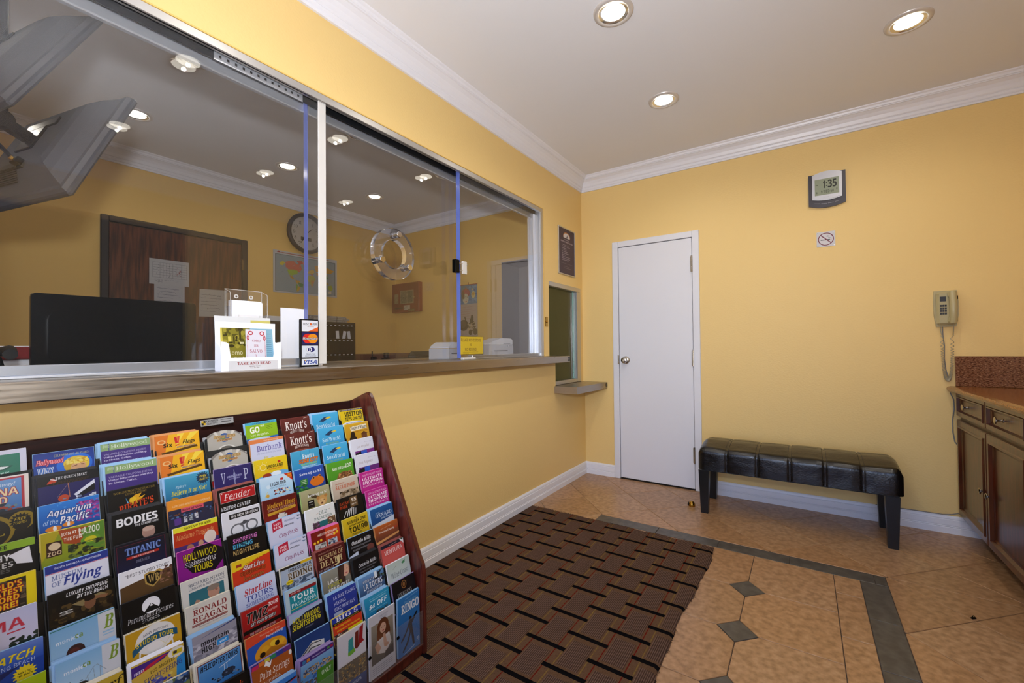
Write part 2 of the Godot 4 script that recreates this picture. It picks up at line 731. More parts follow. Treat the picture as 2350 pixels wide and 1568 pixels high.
func draw(ops: String) -> void:
	for op in ops.split(";", false):
		var f := op.strip_edges().split("~")
		match f[0]:
			"b":
				im.fill_rect(pr, col(f[1]))
			"r":
				var q := nums(f[1])
				var a := P2(q[0], q[1])
				var b := P2(q[0] + q[2], q[1] + q[3])
				fill(int(round(a.x)), int(round(a.y)), maxi(1, int(round(b.x) - round(a.x))), maxi(1, int(round(b.y) - round(a.y))), col(f[2]))
			"g":
				var q := nums(f[1])
				var a := P2(q[0], q[1])
				var hh := int(q[3] * ps)
				for y in hh:
					fill(int(a.x), int(a.y) + y, int(q[2] * ps), 1, col(f[2]).lerp(col(f[3]), y / float(hh)))
			"e":
				var q := nums(f[1])
				ellipse(P2(q[0], q[1]), q[2] * ps, q[3] * ps, col(f[2]))
			"p":
				var q := nums(f[2])
				var pts := PackedVector2Array()
				for i in range(0, q.size() - 1, 2):
					pts.append(P2(q[i], q[i + 1]))
				poly_fill(pts, col(f[1]))
			"l":
				var q := nums(f[1])
				var a := P2(q[0], q[1])
				var b := P2(q[2], q[3])
				var d := (b - a).normalized().orthogonal() * q[4] * ps * 0.5
				poly_fill(PackedVector2Array([a + d, b + d, b - d, a - d]), col(f[2]))
			"s":
				var q := nums(f[1])
				var pts := PackedVector2Array()
				for i in 32:
					var rr := q[2] * ps * (1.0 if i % 2 == 0 else 0.72)
					pts.append(P2(q[0], q[1]) + Vector2.from_angle(TAU * i / 32.0) * rr)
				poly_fill(pts, col(f[2]))
			"n":
				var q := nums(f[1])
				var cs := f[2].split(",")
				var sz := float(f[4]) * ps
				var old := pr
				pr = pr.intersection(Rect2i(Vector2i(P2(q[0], q[1])), Vector2i(Vector2(q[2], q[3]) * ps)))
				for i in int(f[3]):
					var c := P2(q[0] + rng.randf() * q[2], q[1] + rng.randf() * q[3])
					ellipse(c, sz * rng.randf_range(0.4, 1.3), sz * rng.randf_range(0.3, 0.9), col(cs[rng.randi() % cs.size()]))
				pr = old
			"t":
				var q := nums(f[2])
				var k := f[4]
				var mask := line_mask(f[1], k.left(1), k.contains("i"))
				var h := maxi(2, int(round(q[3] * ps)))
				var w := int(round(q[2] * ps))
				if w == 0:
					w = int(h * mask.get_width() / float(mask.get_height()))
				mask = mask.duplicate()
				mask.resize(maxi(2, w), h, Image.INTERPOLATE_BILINEAR)
				if k.contains("u"):
					var rise := int(w * 0.14)
					var up := Image.create(w, h + rise, false, Image.FORMAT_LA8)
					for x in w:
						up.blit_rect(mask, Rect2i(x, 0, 1, h), Vector2i(x, int(rise * (1.0 - x / float(w)))))
					mask = up
				if k.contains("a"):      # arched
					var rise := int(h * 0.5)
					var up := Image.create(w, h + rise, false, Image.FORMAT_LA8)
					for x in w:
						var u := x / float(w) * 2 - 1
						up.blit_rect(mask, Rect2i(x, 0, 1, h), Vector2i(x, int(rise * u * u)))
					mask = up
				if k.contains("v"):      # reads upwards
					mask.rotate_90(COUNTERCLOCKWISE)
				var at := Vector2i(P2(q[0], q[1]).round())
				var src := Rect2i(Vector2i.ZERO, mask.get_size())
				if f.size() > 5:
					var o := colored(mask, col(f[5]))
					var e := maxi(1, int(round(0.9 * ps)))
					for d in [Vector2i(-e, 0), Vector2i(e, 0), Vector2i(0, -e), Vector2i(0, e), Vector2i(-e, -e), Vector2i(e, e), Vector2i(e, -e), Vector2i(-e, e)]:
						blend(o, at + d)
				blend(colored(mask, col(f[3])), at)


func blend(src: Image, at: Vector2i) -> void:
	var r := Rect2i(at, src.get_size()).intersection(pr)
	if r.size.x > 0 and r.size.y > 0:
		im.blend_rect(src, Rect2i(r.position - at, r.size), r.position)


# a print of w x h pixels, u units wide
func art(name: String, w: int, h: int, u: float, ops: String) -> void:
	if pages.is_empty() or shelf[0] + w > 2048:
		if not pages.is_empty():
			shelf[0] = 0
			shelf[1] += shelf[2] + 2
			shelf[2] = 0
	if pages.is_empty() or shelf[1] + h > 2048:
		pages.append(Image.create(2048, 2048, false, Image.FORMAT_RGBA8))
		shelf = [0, 0, 0]
	im = pages[-1]
	pr = Rect2i(shelf[0], shelf[1], w, h)
	po = Vector2(pr.position)
	ps = w / u
	draw(ops)
	cells[name] = [pages.size() - 1, Rect2((shelf[0] + 1) / 2048.0, (shelf[1] + 1) / 2048.0, (w - 2) / 2048.0, (h - 2) / 2048.0)]
	shelf[0] += w + 2
	shelf[2] = maxi(shelf[2], h)


func print_mat(name: String) -> StandardMaterial3D:
	return atlas_mat[cells[name][0]]


func print_rect(name: String) -> Rect2:
	return cells[name][1]


func make_prints() -> void:
	for line in COVERS.split("\n", false):
		var f := line.split("|")
		if f.size() < 4:
			continue
		var tall := f[0].ends_with(" 12") or f[0] == "5 12"
		art(f[0].strip_edges(), 256, 500 if tall else 204, 100.0, f[3])
	for k in OTHER:
		art(k, OTHER[k][0], OTHER[k][1], OTHER[k][2], OTHER[k][3])
	for p in pages:
		var m := StandardMaterial3D.new()
		m.resource_name = "print_page"
		m.albedo_texture = ImageTexture.create_from_image(p)
		m.albedo_color = Color(0.86, 0.86, 0.86)
		m.roughness = 0.35
		m.texture_repeat = false
		atlas_mat.append(m)


# column row | page colour | label | artwork
const COVERS := """
1 1|p_white|lavender-bordered green leaflet with a small boat, top row at the left end|b~d6d6ea;r~-2,9,92,50~08775c;p~0a5a48~20,36,44,30,80,34,70,42,26,43;p~e8f0f0~26,36,50,32,74,35,64,40,30,40;t~Catalina Express~14,44,60,9~cfe8e0~bi
1 2|p_white|blue island leaflet with cream capitals and a red border, second row at the left end|b~eadfd6;r~0,3,93,77~b3283a;g~0,7,89,70~6f9ed2~3f74b8;t~only 1 hour away!~4,13,76,10~dfe9f5~si;t~CATALINA~-22,25,106,16~f3dcae~b~a82a3c;t~ISLAND~-6,42,74,16~f3dcae~b~a82a3c;n~0,56,90,24~1c3040,40607a,a03c28,6a8a9a~60~5
1 3|p_dark|black leaflet with gold curves and a round badge, third row at the left end|b~0b0a06;e~30,34,44,36~8c7414;e~30,36,38,31~141006;e~84,20,19,19~8c7414;e~84,24,13,16~16120a;s~82,20,16~0c0a04;t~FREE~73,13,18,6~b39a20~bi;t~TOURS!~72,21,20,5~b39a20~bi;p~8c7414~30,12,36,26,24,26;e~30,18,11,4~6a5810;t~ANGEL~-24,30,84,13~b09a22~g;t~CITY~0,46,50,12~b09a22~g
1 4|p_green|black and white photography leaflet with a lime band across its top, fourth row at left|b~0c0c0c;r~0,0,100,15~8cb428;t~BOOK ALWAYS FREE~-34,4,96,8~16200a~b;p~e8e8ee~62,26,92,16,96,50,74,44,70,34;p~e8e8ee~20,10,34,22,26,26;t~PHOTOGRAPHY~-46,22,112,12~f0f0f0~b;t~TRUE STORIES~-34,37,104,10~d8d8d8~b;t~THE IMAGES~-14,49,80,8~5c5c5c~b
1 5|p_yellow|yellow-edged record shop leaflet with red-outlined yellow lettering, fifth row at left|b~f0d814;r~0,6,86,74~2a2620;n~0,6,86,74~5a4c38,1a1612,746048,3c3226~140~4;t~AMOEBA~-40,22,52,13~f0d020~b~b01020;t~WORLD'S~20,10,60,11~f5d21c~b~c02018;t~GREATEST~18,23,64,11~f5d21c~b~c02018;t~RECORD~24,36,52,11~f5d21c~b~c02018;t~STORE!~26,49,48,11~f5d21c~b~c02018
1 6|p_white|pale lavender leaflet with thin red capitals, sixth row at left|b~c9cbe8;g~0,0,100,80~c4c8ea~d8d4e8;t~LACMA~-30,17,112,20~c8354a~b;r~58,41,24,2.5~c8354a;n~60,52,40,20~1a2a22,2a3a30~20~5
1 7|p_blue|deep blue whale leaflet with yellow and white lettering, seventh row at left|b~1040a0;g~0,0,100,34~6a86cc~1c4cb0;t~WHALE~-30,16,44,13~d8c85c~s;t~WATCH~22,13,68,14~f0d418~bi;t~LONG BEACH~32,30,56,7~c8d4f0~s;p~0a2060~0,48,40,40,70,36,44,50,10,64,0,66;s~74,54,17~e8d020;t~NEXT TO~65,50,18,3~303008~b;t~THE BEACH~64,55,20,3~303008~b
1 8|p_green|plain lime leaflet with a teal half circle and faint green script, eighth row at left|b~9fb808;g~0,0,100,80~a6be0c~8ea604;e~2,60,20,24~1a9a98;t~third~24,46,26,9~6a9a30~fi;t~street~24,55,34,8~6a9a30~fi;t~promenade~24,63,64,9~6a9a30~fi
1 9|p_green|thick fanned pile of lime leaflets at the bottom left corner|b~9cb810;g~0,0,100,80~a2bc10~80a008
2 1|p_blue|royal blue leaflet with a laughing blond woman, top row second from the left end|b~123a9a;g~0,0,100,70~0e2f86~1c58c0;e~66,34,30,26~2a70d8;t~CELEBRATING 46 YEARS~32,7,58,5~d8c878~s;t~Hollywood~4,15,44,15~ffd0d8~fi~c02030;t~WAX~7,34,24,17~1860c0~b~f4f4f4;e~69,31,22,15~e0c040;e~60,38,12,12~d0a828;e~82,36,9,11~e0c040;e~72,42,13,15~d9a878;n~52,20,36,14~f0dc70,c89820,e8c840~34~4;l~62,39,70,37,1.4~5a3020;l~76,36,82,37,1.4~5a3020;e~72,50,8,3.4~a02038;e~72,50,6,1.6~f8f0f0;e~59,50,2.4,2.4~e8ecf8
2 2|p_dark|black-topped ocean liner leaflet with white lettering, second row, second column|b~23215c;r~0,0,100,22~0e0e10;p~c84020~16,14,24,6,30,13,28,17,14,18;l~20,8,30,12,1.6~f0f0f0;t~THE QUEEN MARY~28,5,52,8~e8e8ea~g;t~EXPERIENCE THE GRANDEST~22,15,62,4~5a3c1c~s;t~OCEAN LINER~24,19,54,3~5a3c1c~s;l~48,22,50,54,1.6~b07050;l~48,24,30,50,0.7~a08080;p~e0e4f0~56,50,92,24,93,36,60,54;p~101014~66,50,92,33,92,48,62,60;e~40,54,9,8~c04828;n~34,54,60,20~c8ccd8,8088a0,e0e4ee~24~4
2 3|p_blue|bright blue aquarium leaflet with white slanted letters and purple coral, second column|b~1e66c4;g~0,0,100,70~2a80d8~124a9c;n~60,8,40,44~a03a8a,c060a8,702a78,8a3a9a~90~4;n~20,2,30,24~4a98e0,3a88d8~14~2;t~Aquarium~12,14,74,18~f4f6fb~bi~1a3a80;t~of the~6,34,24,11~d8e6fa~si;t~Pacific~32,31,50,17~f4f6fb~bi~1a3a80;e~22,55,13,6~e88a2a;e~24,55,3,6~f4f4f4;e~46,52,10,5~e88a2a;e~46,52,2.4,5~f4f4f4
2 4|p_yellow|olive zoo leaflet with orange and green facets, fourth row, second column|b~8e9a20;p~b4a41c~0,0,30,0,10,40,0,60;p~a8481c~26,0,80,6,60,40,34,30;p~5c8a2c~60,10,100,0,100,60,70,50;r~8,21,23,30~3a1c0c;e~20,31,9,8~e0c8a0;t~ZOO~9,41,21,8~e0c8a0~b;t~JOIN AT THE~30,8,38,8~f4efe2~b;t~THE FUN~34,19,28,7~f4efe2~b;t~L.A.ZOO~58,6,34,15~f4efe2~b;e~76,34,16,9~6a9a2a;e~76,34,10,6~c8c020;n~40,36,58,40~23301c,4a5a2a,7a8a30,30280f~60~5
2 5|p_blue|white museum leaflet with a navy header and brushed blue script, fifth row, second column|b~e6e8f4;r~0,0,100,16~2a3a90;l~0,17,100,17,1.4~b83050;t~SANTA MONICA - CALIFORNIA~14,6,74,4~e8ecf8~b;t~MUSEUM~9,22,48,10~52649c~f;t~OF~9,35,14,9~52649c~f;t~Flying~26,27,62,26~26388e~bi
2 6|p_dark|black shopping leaflet showing a person with a raised arm, sixth row, second column|b~0d0c0a;t~LUXURY SHOPPING~26,6,66,8~f2f2f2~bi;t~BY THE BEACH~42,16,50,8~f2f2f2~bi;n~0,28,100,52~3a2c16,1c140a,54401e,2a2010~70~7;p~8a7a50~34,32,80,26,90,34,50,42;e~62,40,9,12~7a5238;e~62,31,9,5~1e140e;p~8a6040~70,30,92,34,88,40,70,36;t~H+B~16,40,7,20~e0e0d8~bv
2 7|p_blue|sky blue city leaflet with a dark-haired head, seventh row, second column|b~88b8dc;g~0,0,74,80~7fb4dc~a4cbe6;r~72,0,28,80~d2d6da;l~0,3,100,0.5,1.6~2c7a6a;t~monica~8,24,34,8~e8f4fa~b;t~ca~36,24,12,8~7c9a3c~b;t~B~80,9,18,26~7f9a2e~gi;e~36,56,14,14~3a2220;e~34,60,9,12~5c2a24;r~78,40,18,3~9cc4e0;r~78,46,18,2.4~9cc4e0
2 8|p_blue|sky blue city leaflet with a roller coaster, eighth row, second column|b~9cc8e8;g~0,0,74,80~86bce4~c4dcec;r~70,0,30,80~d6dade;t~monica~12,20,34,8~eef6fb~b;t~ca~40,19,12,8~7c9a3c~b;t~B~80,8,18,26~7f9a2e~gi;l~40,56,56,34,0.8~8a98a0;l~56,34,62,32,0.8~8a98a0;l~62,32,76,50,0.8~8a98a0;l~46,44,48,60,0.6~8a98a0;l~56,36,57,60,0.6~8a98a0;l~66,38,66,60,0.6~8a98a0;e~36,64,14,12~28241c;n~0,44,40,8~5a6a70~10~1.4
2 9|p_cream|mustard leaflet with a looping black script, ninth row, second column|b~c8aa34;t~surf~50,6,50,22~181408~fi
3 1|p_blue|fanned purple and green coupon guides, uppermost of the two in the third column|b~46327e;r~0,0,100,18~8fae74;r~15,0,2,18~5a6a8a;t~2011~4,3,7,13~e4ecdc~fv;t~Hollywood~20,4,74,12~eef2e6~f;t~VALUABLE COUPONS INSIDE~6,25,84,4.5~c8c6dc~s;t~Visitor Information and Map~5,32,86,6~e2e0f0~b;t~to Shops, Cafes,~5,40,54,5.5~e2e0f0~b;t~Restaurants & Attractions~5,48,78,5.5~e2e0f0~b
3 2|p_blue|fanned purple and green coupon guides, lower of the two in the third column|b~46327e;r~0,0,100,18~8fae74;r~15,0,2,18~5a6a8a;t~2011~4,3,7,13~e4ecdc~fv;t~Hollywood~20,4,74,12~eef2e6~f;t~VALUABLE COUPONS INSIDE~6,25,84,4.5~c8c6dc~s;t~Visitor Information and Map~5,32,86,6~e2e0f0~b;t~to Shops, Cafes,~5,40,54,5.5~e2e0f0~b
3 3|p_dark|black dinner show leaflet with orange lettering and a flame, third row, third column|b~0c0b0a;t~WORLD'S MOST INTERACTIVE~11,7,84,5~b89838~f;t~DINNER SHOW!~34,14,42,4.5~b89838~f;p~e0a81c~40,34,52,22,66,20,60,30,74,26,56,44,44,46;e~48,32,7,6~e8c028;p~6ab0e0~34,24,40,40,37,42;t~PIRATE'S~20,33,70,17~d8481c~gu~3a0c04;t~ADVENTURE~34,54,44,4~d0ccc4~b
3 4|p_dark|black exhibition leaflet with big plain white capitals, fourth row, third column|b~0a0a0a;t~BODIES~9,13,78,17~f2f2f2~s~f2f2f2;t~THE EXHIBITION~42,33,46,5~ececec~b;e~68,58,13,14~b08a7a;e~68,50,12,6~c8a896
3 5|p_dark|midnight blue leaflet with pale blue serif capitals and a red ribbon, fifth row, third column|b~14142e;g~0,0,100,80~10101c~1c1c44;l~3,6,97,6,0.8~7a2030;l~3,6,3,70,0.8~7a2030;l~97,6,97,70,0.8~7a2030;t~TITANIC~18,14,70,16~7a96cc~g~2a3a78;r~20,34,64,6~b02418;t~THE EXPERIENCE~30,35.5,44,3~f0e0d8~b;t~PREMIER~38,46,26,6~8a90a8~f
3 6|p_white|white studio leaflet with a gold lettered shield, sixth row, third column|b~f0f0f2;p~5c4224~0,34,100,20,100,80,0,80;t~"BEST STUDIO TOUR"~10,9,84,6.5~2a2a30~s;p~b8964c~44,20,54,17,64,20,74,17,80,22,76,40,60,54,46,42;p~17120c~47,24,55,21,63,24,71,21,76,25,73,39,60,50,49,40;t~WB~51,25,21,17~c4a45a~g;n~74,16,26,36~6a4434,4a2c24,8a6450~26~4
3 7|p_dark|black studio leaflet with a starred mountain emblem and white script, seventh row, third column|b~090909;e~52,24,17,17~ececf0;e~52,27,15,15~f4f4f6;p~121212~36,38,52,20,60,28,70,38;p~e8e8ea~52,20,56,27,50,27;s~52,22,0.1~ffffff;t~Paramount Pictures~8,37,86,12~f4f4f4~fi;t~STUDIOS~34,51,32,6~f0f0f0~s;t~STUDIO TOUR~12,62,70,8~a08c50~b
3 8|p_cream|arched yellow and teal studio tour leaflet, eighth row, third column|b~c8991c;e~52,30,36,30~e8e6e0;t~SONY PICTURES~30,12,46,5~3a3a4a~fa;p~1f5a7a~10,38,30,24,52,19,74,22,92,28,92,42,74,36,52,34,30,38,10,52;t~STUDIO TOUR~17,24,68,9~f0c828~ba;l~24,44,20,74,3~e8e8e8;l~80,36,84,70,3~e8e8e8;l~50,38,50,70,1~f0e0b0;e~50,46,14,8~efece6;l~60,60,78,40,0.8~e8d890;l~60,40,78,60,0.8~e8d890
3 9|p_white|fanned sightseeing leaflets with a purple diagonal band and a small bus, ninth row, third column|b~d0ae44;p~4a2a82~0,4,74,4,60,14,20,22,0,26;p~c01e40~30,12,60,6,66,8,30,20,12,24;t~FREE!~5,15,17,6~f2ecf6~bu;e~84,12,16,11~e8e4d8;r~76,8,20,9~d8c020;r~78,9,7,6~2a2a3a;p~2a8acc~84,26,100,20,100,80,80,80;t~LOS ANGELES~34,20,46,7~6a5a20~bu;t~SIGHTSEEING~22,30,72,11~3a3a7a~su;e~46,56,11,12~7a7ca0;n~18,46,62,30~3a3a9a,e0c860,c08a3c,4848a8~40~4
3 10|p_cream|leaflet of dark green photographs, bottom of the third column|b~28406a;n~0,0,100,80~2c5c34,3a6aa8,1c2c40,6a7a48,a0b0b8~120~6
4 1|p_orange|orange and yellow theme park leaflet with sun rays, uppermost of two in the fourth column|b~f2b41e;p~e07a2a~0,0,30,0,20,50,0,60;p~f8d848~50,0,66,0,44,40;p~f8d848~80,0,100,0,56,40;e~14,18,9,6~f0c080;e~14,18,6,3.4~e07a2a;t~Six~17,22,20,11~161616~b;t~Flags~60,19,30,13~161616~bi;p~c8282c~42,9,48,8,49,26,44,26;p~e05a3a~49,8,55,7,52,26,49,26;p~c8282c~44,29,54,28,44,34;t~MAGIC MOUNTAIN~46,34,42,4~4a58a8~bi;p~5a3c10~12,46,92,36,94,42,14,52;t~THRILL CAPITAL OF THE WORLD!~16,42,74,4~f0c830~bu
4 2|p_orange|orange and yellow theme park leaflet with sun rays, lower of two in the fourth column|b~f2b41e;p~e07a2a~0,0,30,0,20,50,0,60;p~f8d848~50,0,66,0,44,40;p~f8d848~80,0,100,0,56,40;e~14,18,9,6~f0c080;e~14,18,6,3.4~e07a2a;t~Six~17,22,20,11~161616~b;t~Flags~60,19,30,13~161616~bi;p~c8282c~42,9,48,8,49,26,44,26;p~e05a3a~49,8,55,7,52,26,49,26;p~c8282c~44,29,54,28,44,34;t~MAGIC MOUNTAIN~46,34,42,4~4a58a8~bi;p~5a3c10~12,46,92,36,94,42,14,52;t~THRILL CAPITAL OF THE WORLD!~16,42,74,4~f0c830~bu
4 3|p_blue|teal museum leaflet with yellow italic letters and a dark badge, third row, fourth column|b~1a6f9a;g~0,0,100,80~4aa4c4~155f90;s~84,16,17~1c3a54;t~OPEN~77,9,16,6~e8c828~bi;t~DAILY!~76,17,19,5~e8c828~bi;t~Ripley's~22,24,24,8~eef6fa~fi;t~Believe It or Not!~12,35,80,12~e6cf2e~gi;t~ODDITORIUM~30,49,42,7~123048~b;t~HOLLYWOOD~38,57,40,6~e0ecf2~b;e~18,60,10,9~b8862c
4 4|p_orange|orange-topped multimedia leaflet with dark city pictures, fourth row, fourth column|b~2a2a44;r~0,0,100,24~e8922a;t~A SPECTACULAR MULTIMEDIA EXPERIENCE~10,13,84,4.5~f6e4c8~s;r~28,24,50,10~d8586a;t~Point of View~31,26,44,6~4a1420~b;n~0,34,100,14~4a6a9a,28304a,6a4030,101828~60~3;r~12,46,14,16~5a3a8a;r~32,46,8,14~c8c8d0;r~44,45,8,14~a8b0b8;r~56,44,8,14~d0d0d8;n~30,46,36,14~30343c,6a707a~30~1.6
4 5|p_white|red wax museum leaflet with a yellow top stripe, fifth row, fourth column|b~b83418;r~0,0,100,13~e8e030;t~SAVE UP TO $30!~24,4,60,6~3a3a10~b;t~Madame Tussauds~5,19,84,13~e8b070~fi;t~HOLLYWOOD~62,32,28,3~e8b070~b;r~0,48,100,40~4a2a70;e~80,44,14,16~e0d0c4;e~34,58,8,9~b07858;e~58,54,6,8~c89878
4 6|p_pink|magenta and black sightseeing leaflet with yellow capitals, sixth row, fourth column|b~8a1486;p~100a14~40,0,70,0,100,20,100,50,80,70,30,60,14,36;p~8a1486~80,0,100,0,100,16;t~HOLLYWOOD~13,11,74,17~ecdc20~s~3a300a;t~TOURS~33,44,42,16~ecdc20~s~3a300a;t~Sightseeing~14,30,72,15~f6f4f2~fi~100a14
4 7|p_cream|cream presidential library leaflet with a portrait photo, seventh row, fourth column|b~d9d7cf;t~RICHARD NIXON~14,10,78,7~3c4458~f;t~LIBRARY & BIRTHPLACE~14,20,78,5~3c4458~f;g~14,30,76,50~2c6a78~3a7a80;e~66,46,13,17~c09078;e~66,36,14,7~8a7a6c;e~72,44,3,3~9a6a58;p~b88a70~22,60,28,50,36,54,36,76,22,76
4 8|p_cream|cream library leaflet with large dark red serif name, eighth row, fourth column|b~d8d4c8;t~THE~14,7,12,3~4a4a4a~f;t~RONALD~14,12,76,13~8a2a26~g;t~REAGAN~12,30,78,13~8a2a26~g;r~10,46,80,5~7a2420;t~PRESIDENTIAL LIBRARY & MUSEUM~12,47,76,3~e4dcd0~f;t~The Most Popular Presidential Library~24,54,66,3~6a6e7a~fi
4 9|p_blue|grey mountain snow leaflet with black rounded letters, ninth row, fourth column|b~9a98a4;n~0,20,100,60~aeacb8,8a8894,c4c2cc,7c7a88~120~7;p~1c3a7a~10,12,100,0,100,3~;t~mountain~18,18,62,12~141418~b;t~HIGH~18,33,32,13~141418~b;r~52,32,26,12~2a94dc;t~resort~56,35,18,6~e8f4fc~bi
4 10|p_cream|helicopter tours leaflet with a red-edged cream border and blue sky, tenth row, fourth column|b~dcd6c8;r~3,4,94,76~7a3a30;r~5,6,90,74~3f86c8;g~5,6,90,60~5a9ad4~3478ba;t~HELICOPTER TOURS~9,9,82,12~141414~bi;l~48,30,88,22,1.4~c8d4e0;l~58,28,58,44,1.2~c8d4e0;l~64,28,64,44,1.2~c8d4e0;e~66,48,15,8~2a3446;n~30,44,60,16~2c3a54,6a7a94,1a2230~30~3
4 11|p_dark|black leaflet with an orange script word, bottom of the fourth column|b~0e0a08;t~Rock~56,14,36,18~d8501c~fi
5 1|p_grey|grey film studio leaflet with a globe emblem, uppermost of two in the fifth column|b~8a867e;e~52,62,60,60~b4b0a6;p~c8c4ba~40,0,60,0,56,30,46,30;p~d8d4ca~20,0,30,0,44,34;p~d8d4ca~74,0,86,0,60,34;e~52,22,13,13~2a5aa0;e~48,22,6,6~4a8a4a;t~UNIVERSAL STUDIOS~24,15,58,8~5a2a1c~fi~d0b070;t~HOLLYWOOD~32,26,40,5~7a2a1c~b~d0b070;e~56,62,26,18~e0dcd4;e~56,64,22,17~6a665e;r~0,20,7,40~20262c
5 2|p_grey|grey film studio leaflet with a globe emblem, lower of two in the fifth column|b~8a867e;e~52,62,60,60~b4b0a6;p~c8c4ba~40,0,60,0,56,30,46,30;p~d8d4ca~20,0,30,0,44,34;p~d8d4ca~74,0,86,0,60,34;e~52,22,13,13~2a5aa0;e~48,22,6,6~4a8a4a;t~UNIVERSAL STUDIOS~24,15,58,8~5a2a1c~fi~d0b070;t~HOLLYWOOD~32,26,40,5~7a2a1c~b~d0b070;e~56,62,26,18~e0dcd4;e~56,64,22,17~6a665e;r~0,20,7,40~20262c
5 3|p_purple|dark purple leaflet with silver initials at both sides, third row, fifth column|b~2a2464;t~V~17,14,12,30~c4c8dc~f;t~P~76,12,13,30~c4c8dc~f;l~52,10,52,56,1.4~a8acc8;e~52,29,20,7~3a3478;t~UNIVERSAL STUDIOS~32,25,40,5~b8bcd4~b;t~HOLLYWOOD~38,33,28,3~a8acc8~b;e~52,29,3,13~8a8eb4
5 4|p_red|black guitar museum leaflet with a red nameplate and white script, fourth row, fifth column|b~0b0a0a;r~6,8,92,30~d8c8c4;r~7,9,90,28~b41a20;t~Fender~14,14,72,17~f6f2ee~fi;t~CORONA CALIFORNIA~30,31,46,2.6~e8c8c0~b;e~11,12,1.2,1.2~e8e0da;e~92,12,1.2,1.2~e8e0da;t~VISITOR CENTER~6,48,76,10~d8dade~bi
5 5|p_white|white leaflet with handcuffs under a black title bar, fifth row, fifth column|b~dfe0e6;p~101012~18,9,96,9,96,22,18,22;t~THE MOB MUSEUM~21,12,72,7~eeeeee~b;e~36,54,18,17~6a6c72;e~36,54,14,13~dfe0e6;e~74,50,16,15~6a6c72;e~74,50,12,11~dfe0e6;l~44,42,66,38,7~5a5c62;e~56,38,6,5~4a4c52
5 6|p_dark|black leaflet with rainbow shopping, dining and nightlife lettering, sixth row, fifth column|b~0b0a0c;t~SHOPPING~14,12,62,11~d070b4~b~402048;t~DINING~13,27,50,11~48a4d0~b~103048;t~NIGHTLIFE~12,42,68,12~c8a868~b~302410;n~14,12,64,12~101010,e0a0d0~30~1.4;n~14,28,50,10~102030,80d0b0~26~1.4
5 7|p_yellow|red city bus tour leaflet with a yellow top, seventh row, fifth column|b~d43a1c;p~ecc81e~0,0,100,0,100,6,60,12,20,24,0,26;t~Hop On, Hop Off City Tour~34,6,54,5~a02818~bu;r~10,10,14,7~a83a28;t~StarLine~26,18,58,13~f4ece4~gi~7a1408;t~CitySightseeing~18,33,68,12~e0742c~fi~6a1408;t~Los Angeles~26,48,54,11~e8a04c~fi~6a1408
5 8|p_blue|white bus tour leaflet with red italic and blue serif lettering, eighth row, fifth column|b~ccd6ee;g~0,0,100,80~d8e0f4~bcc8e8;t~StarLine~18,15,72,17~c02a34~gi;t~TOURS~20,34,70,14~2a3a94~f;t~SIGHTSEEING~20,51,70,9~3a4a9c~f
5 9|p_red|red celebrity tour leaflet with big slanted black letters, ninth row, fifth column|b~a81a1c;g~0,0,100,80~b8201e~8a1214;t~TMZ~12,10,58,24~14100f~bi~c8b8b0;t~TOUR~70,6,26,10~f4f0ee~bi;t~Starline~66,22,26,7~e8b8b0~bi;t~GET YOUR TICKETS!~20,38,66,8~f4f2f0~bi~140808;r~0,50,100,9~120a0a;t~ON THEIR TOUR.COM~16,60,66,6~c8c0c0~b
5 10|p_orange|blue leaflet with an orange scalloped sail, tenth row, fifth column|b~2456b4;p~d8482a~0,0,100,0,100,16,50,18,0,24;t~Marina del Rey~34,6,50,6~f0c4a8~s;t~Parasailing~48,14,44,8~f6ece4~b;e~58,52,40,26~e09a20;e~66,40,10,7~f0c430;e~84,44,9,7~f0b428;e~44,44,10,7~e8a824;p~b87414~22,60,58,46,96,58,92,80,28,80;e~36,54,7,6~241408;e~74,44,6,6~241408
5 11|p_purple|rust leaflet with a coloured tab strip and white brush script, eleventh row, fifth column|b~a8541c;r~0,0,100,11~3a3c8c;r~2,4,15,9~c8285a;r~18,2,14,9~e0782a;r~33,1,12,9~d8c83a;r~46,0,14,9~2a8a58;r~62,0,16,9~2c3c8c;r~80,0,18,9~6a2a7a;p~f4f0ea~36,6,44,14,50,8,46,20,42,24,36,18,30,16;t~Palm Springs~16,26,76,22~f6f2ec~fi;t~CALIFORNIA~20,50,46,6~f0e8dc~s;e~96,18,4,6~f0ece6
5 12|p_blue|bright blue leaflet with a dark swoosh and a red emblem, bottom of the fifth column|b~2a6cc0;g~0,0,100,140~3a84d4~2460b8;p~101828~30,60,70,30,100,26,100,34,72,40,40,66;l~50,58,100,34,5~b8202c;t~A~60,44,22,20~f0f0f4~gi
6 1|p_blue|lime and blue city card leaflet, top row of the sixth column|b~8fbc20;r~0,0,100,9~4ab0cc;t~SAVE UP TO 50% OR GET ATTRACTIONS~22,3,70,4~1c4a68~b;t~GO~14,16,28,18~f6f8ee~s~f6f8ee;t~card~42,12,6,16~f6f8ee~bv;t~Los Angeles~14,37,56,11~f6f8ee~s;l~62,18,84,16,1~4a6a14;l~64,23,86,21,1~4a6a14;l~68,28,84,26,1~4a6a14;r~0,52,100,30~2a6ac0;e~40,56,34,5~c8dcf0
6 2|p_orange|white town leaflet with purple serif name and an orange strip, second row, sixth column|b~cdd2ea;p~e0824a~0,0,100,0,100,9,0,12;t~WHAT'S BURBANK SHOW~40,4,44,3.4~f4d8c0~b;t~Burbank~18,18,76,18~4a3f92~f;t~the town behind the tinsel~17,40,74,6~9aa0c4~si;n~30,54,60,26~b0b89a,d0c8a0~20~5
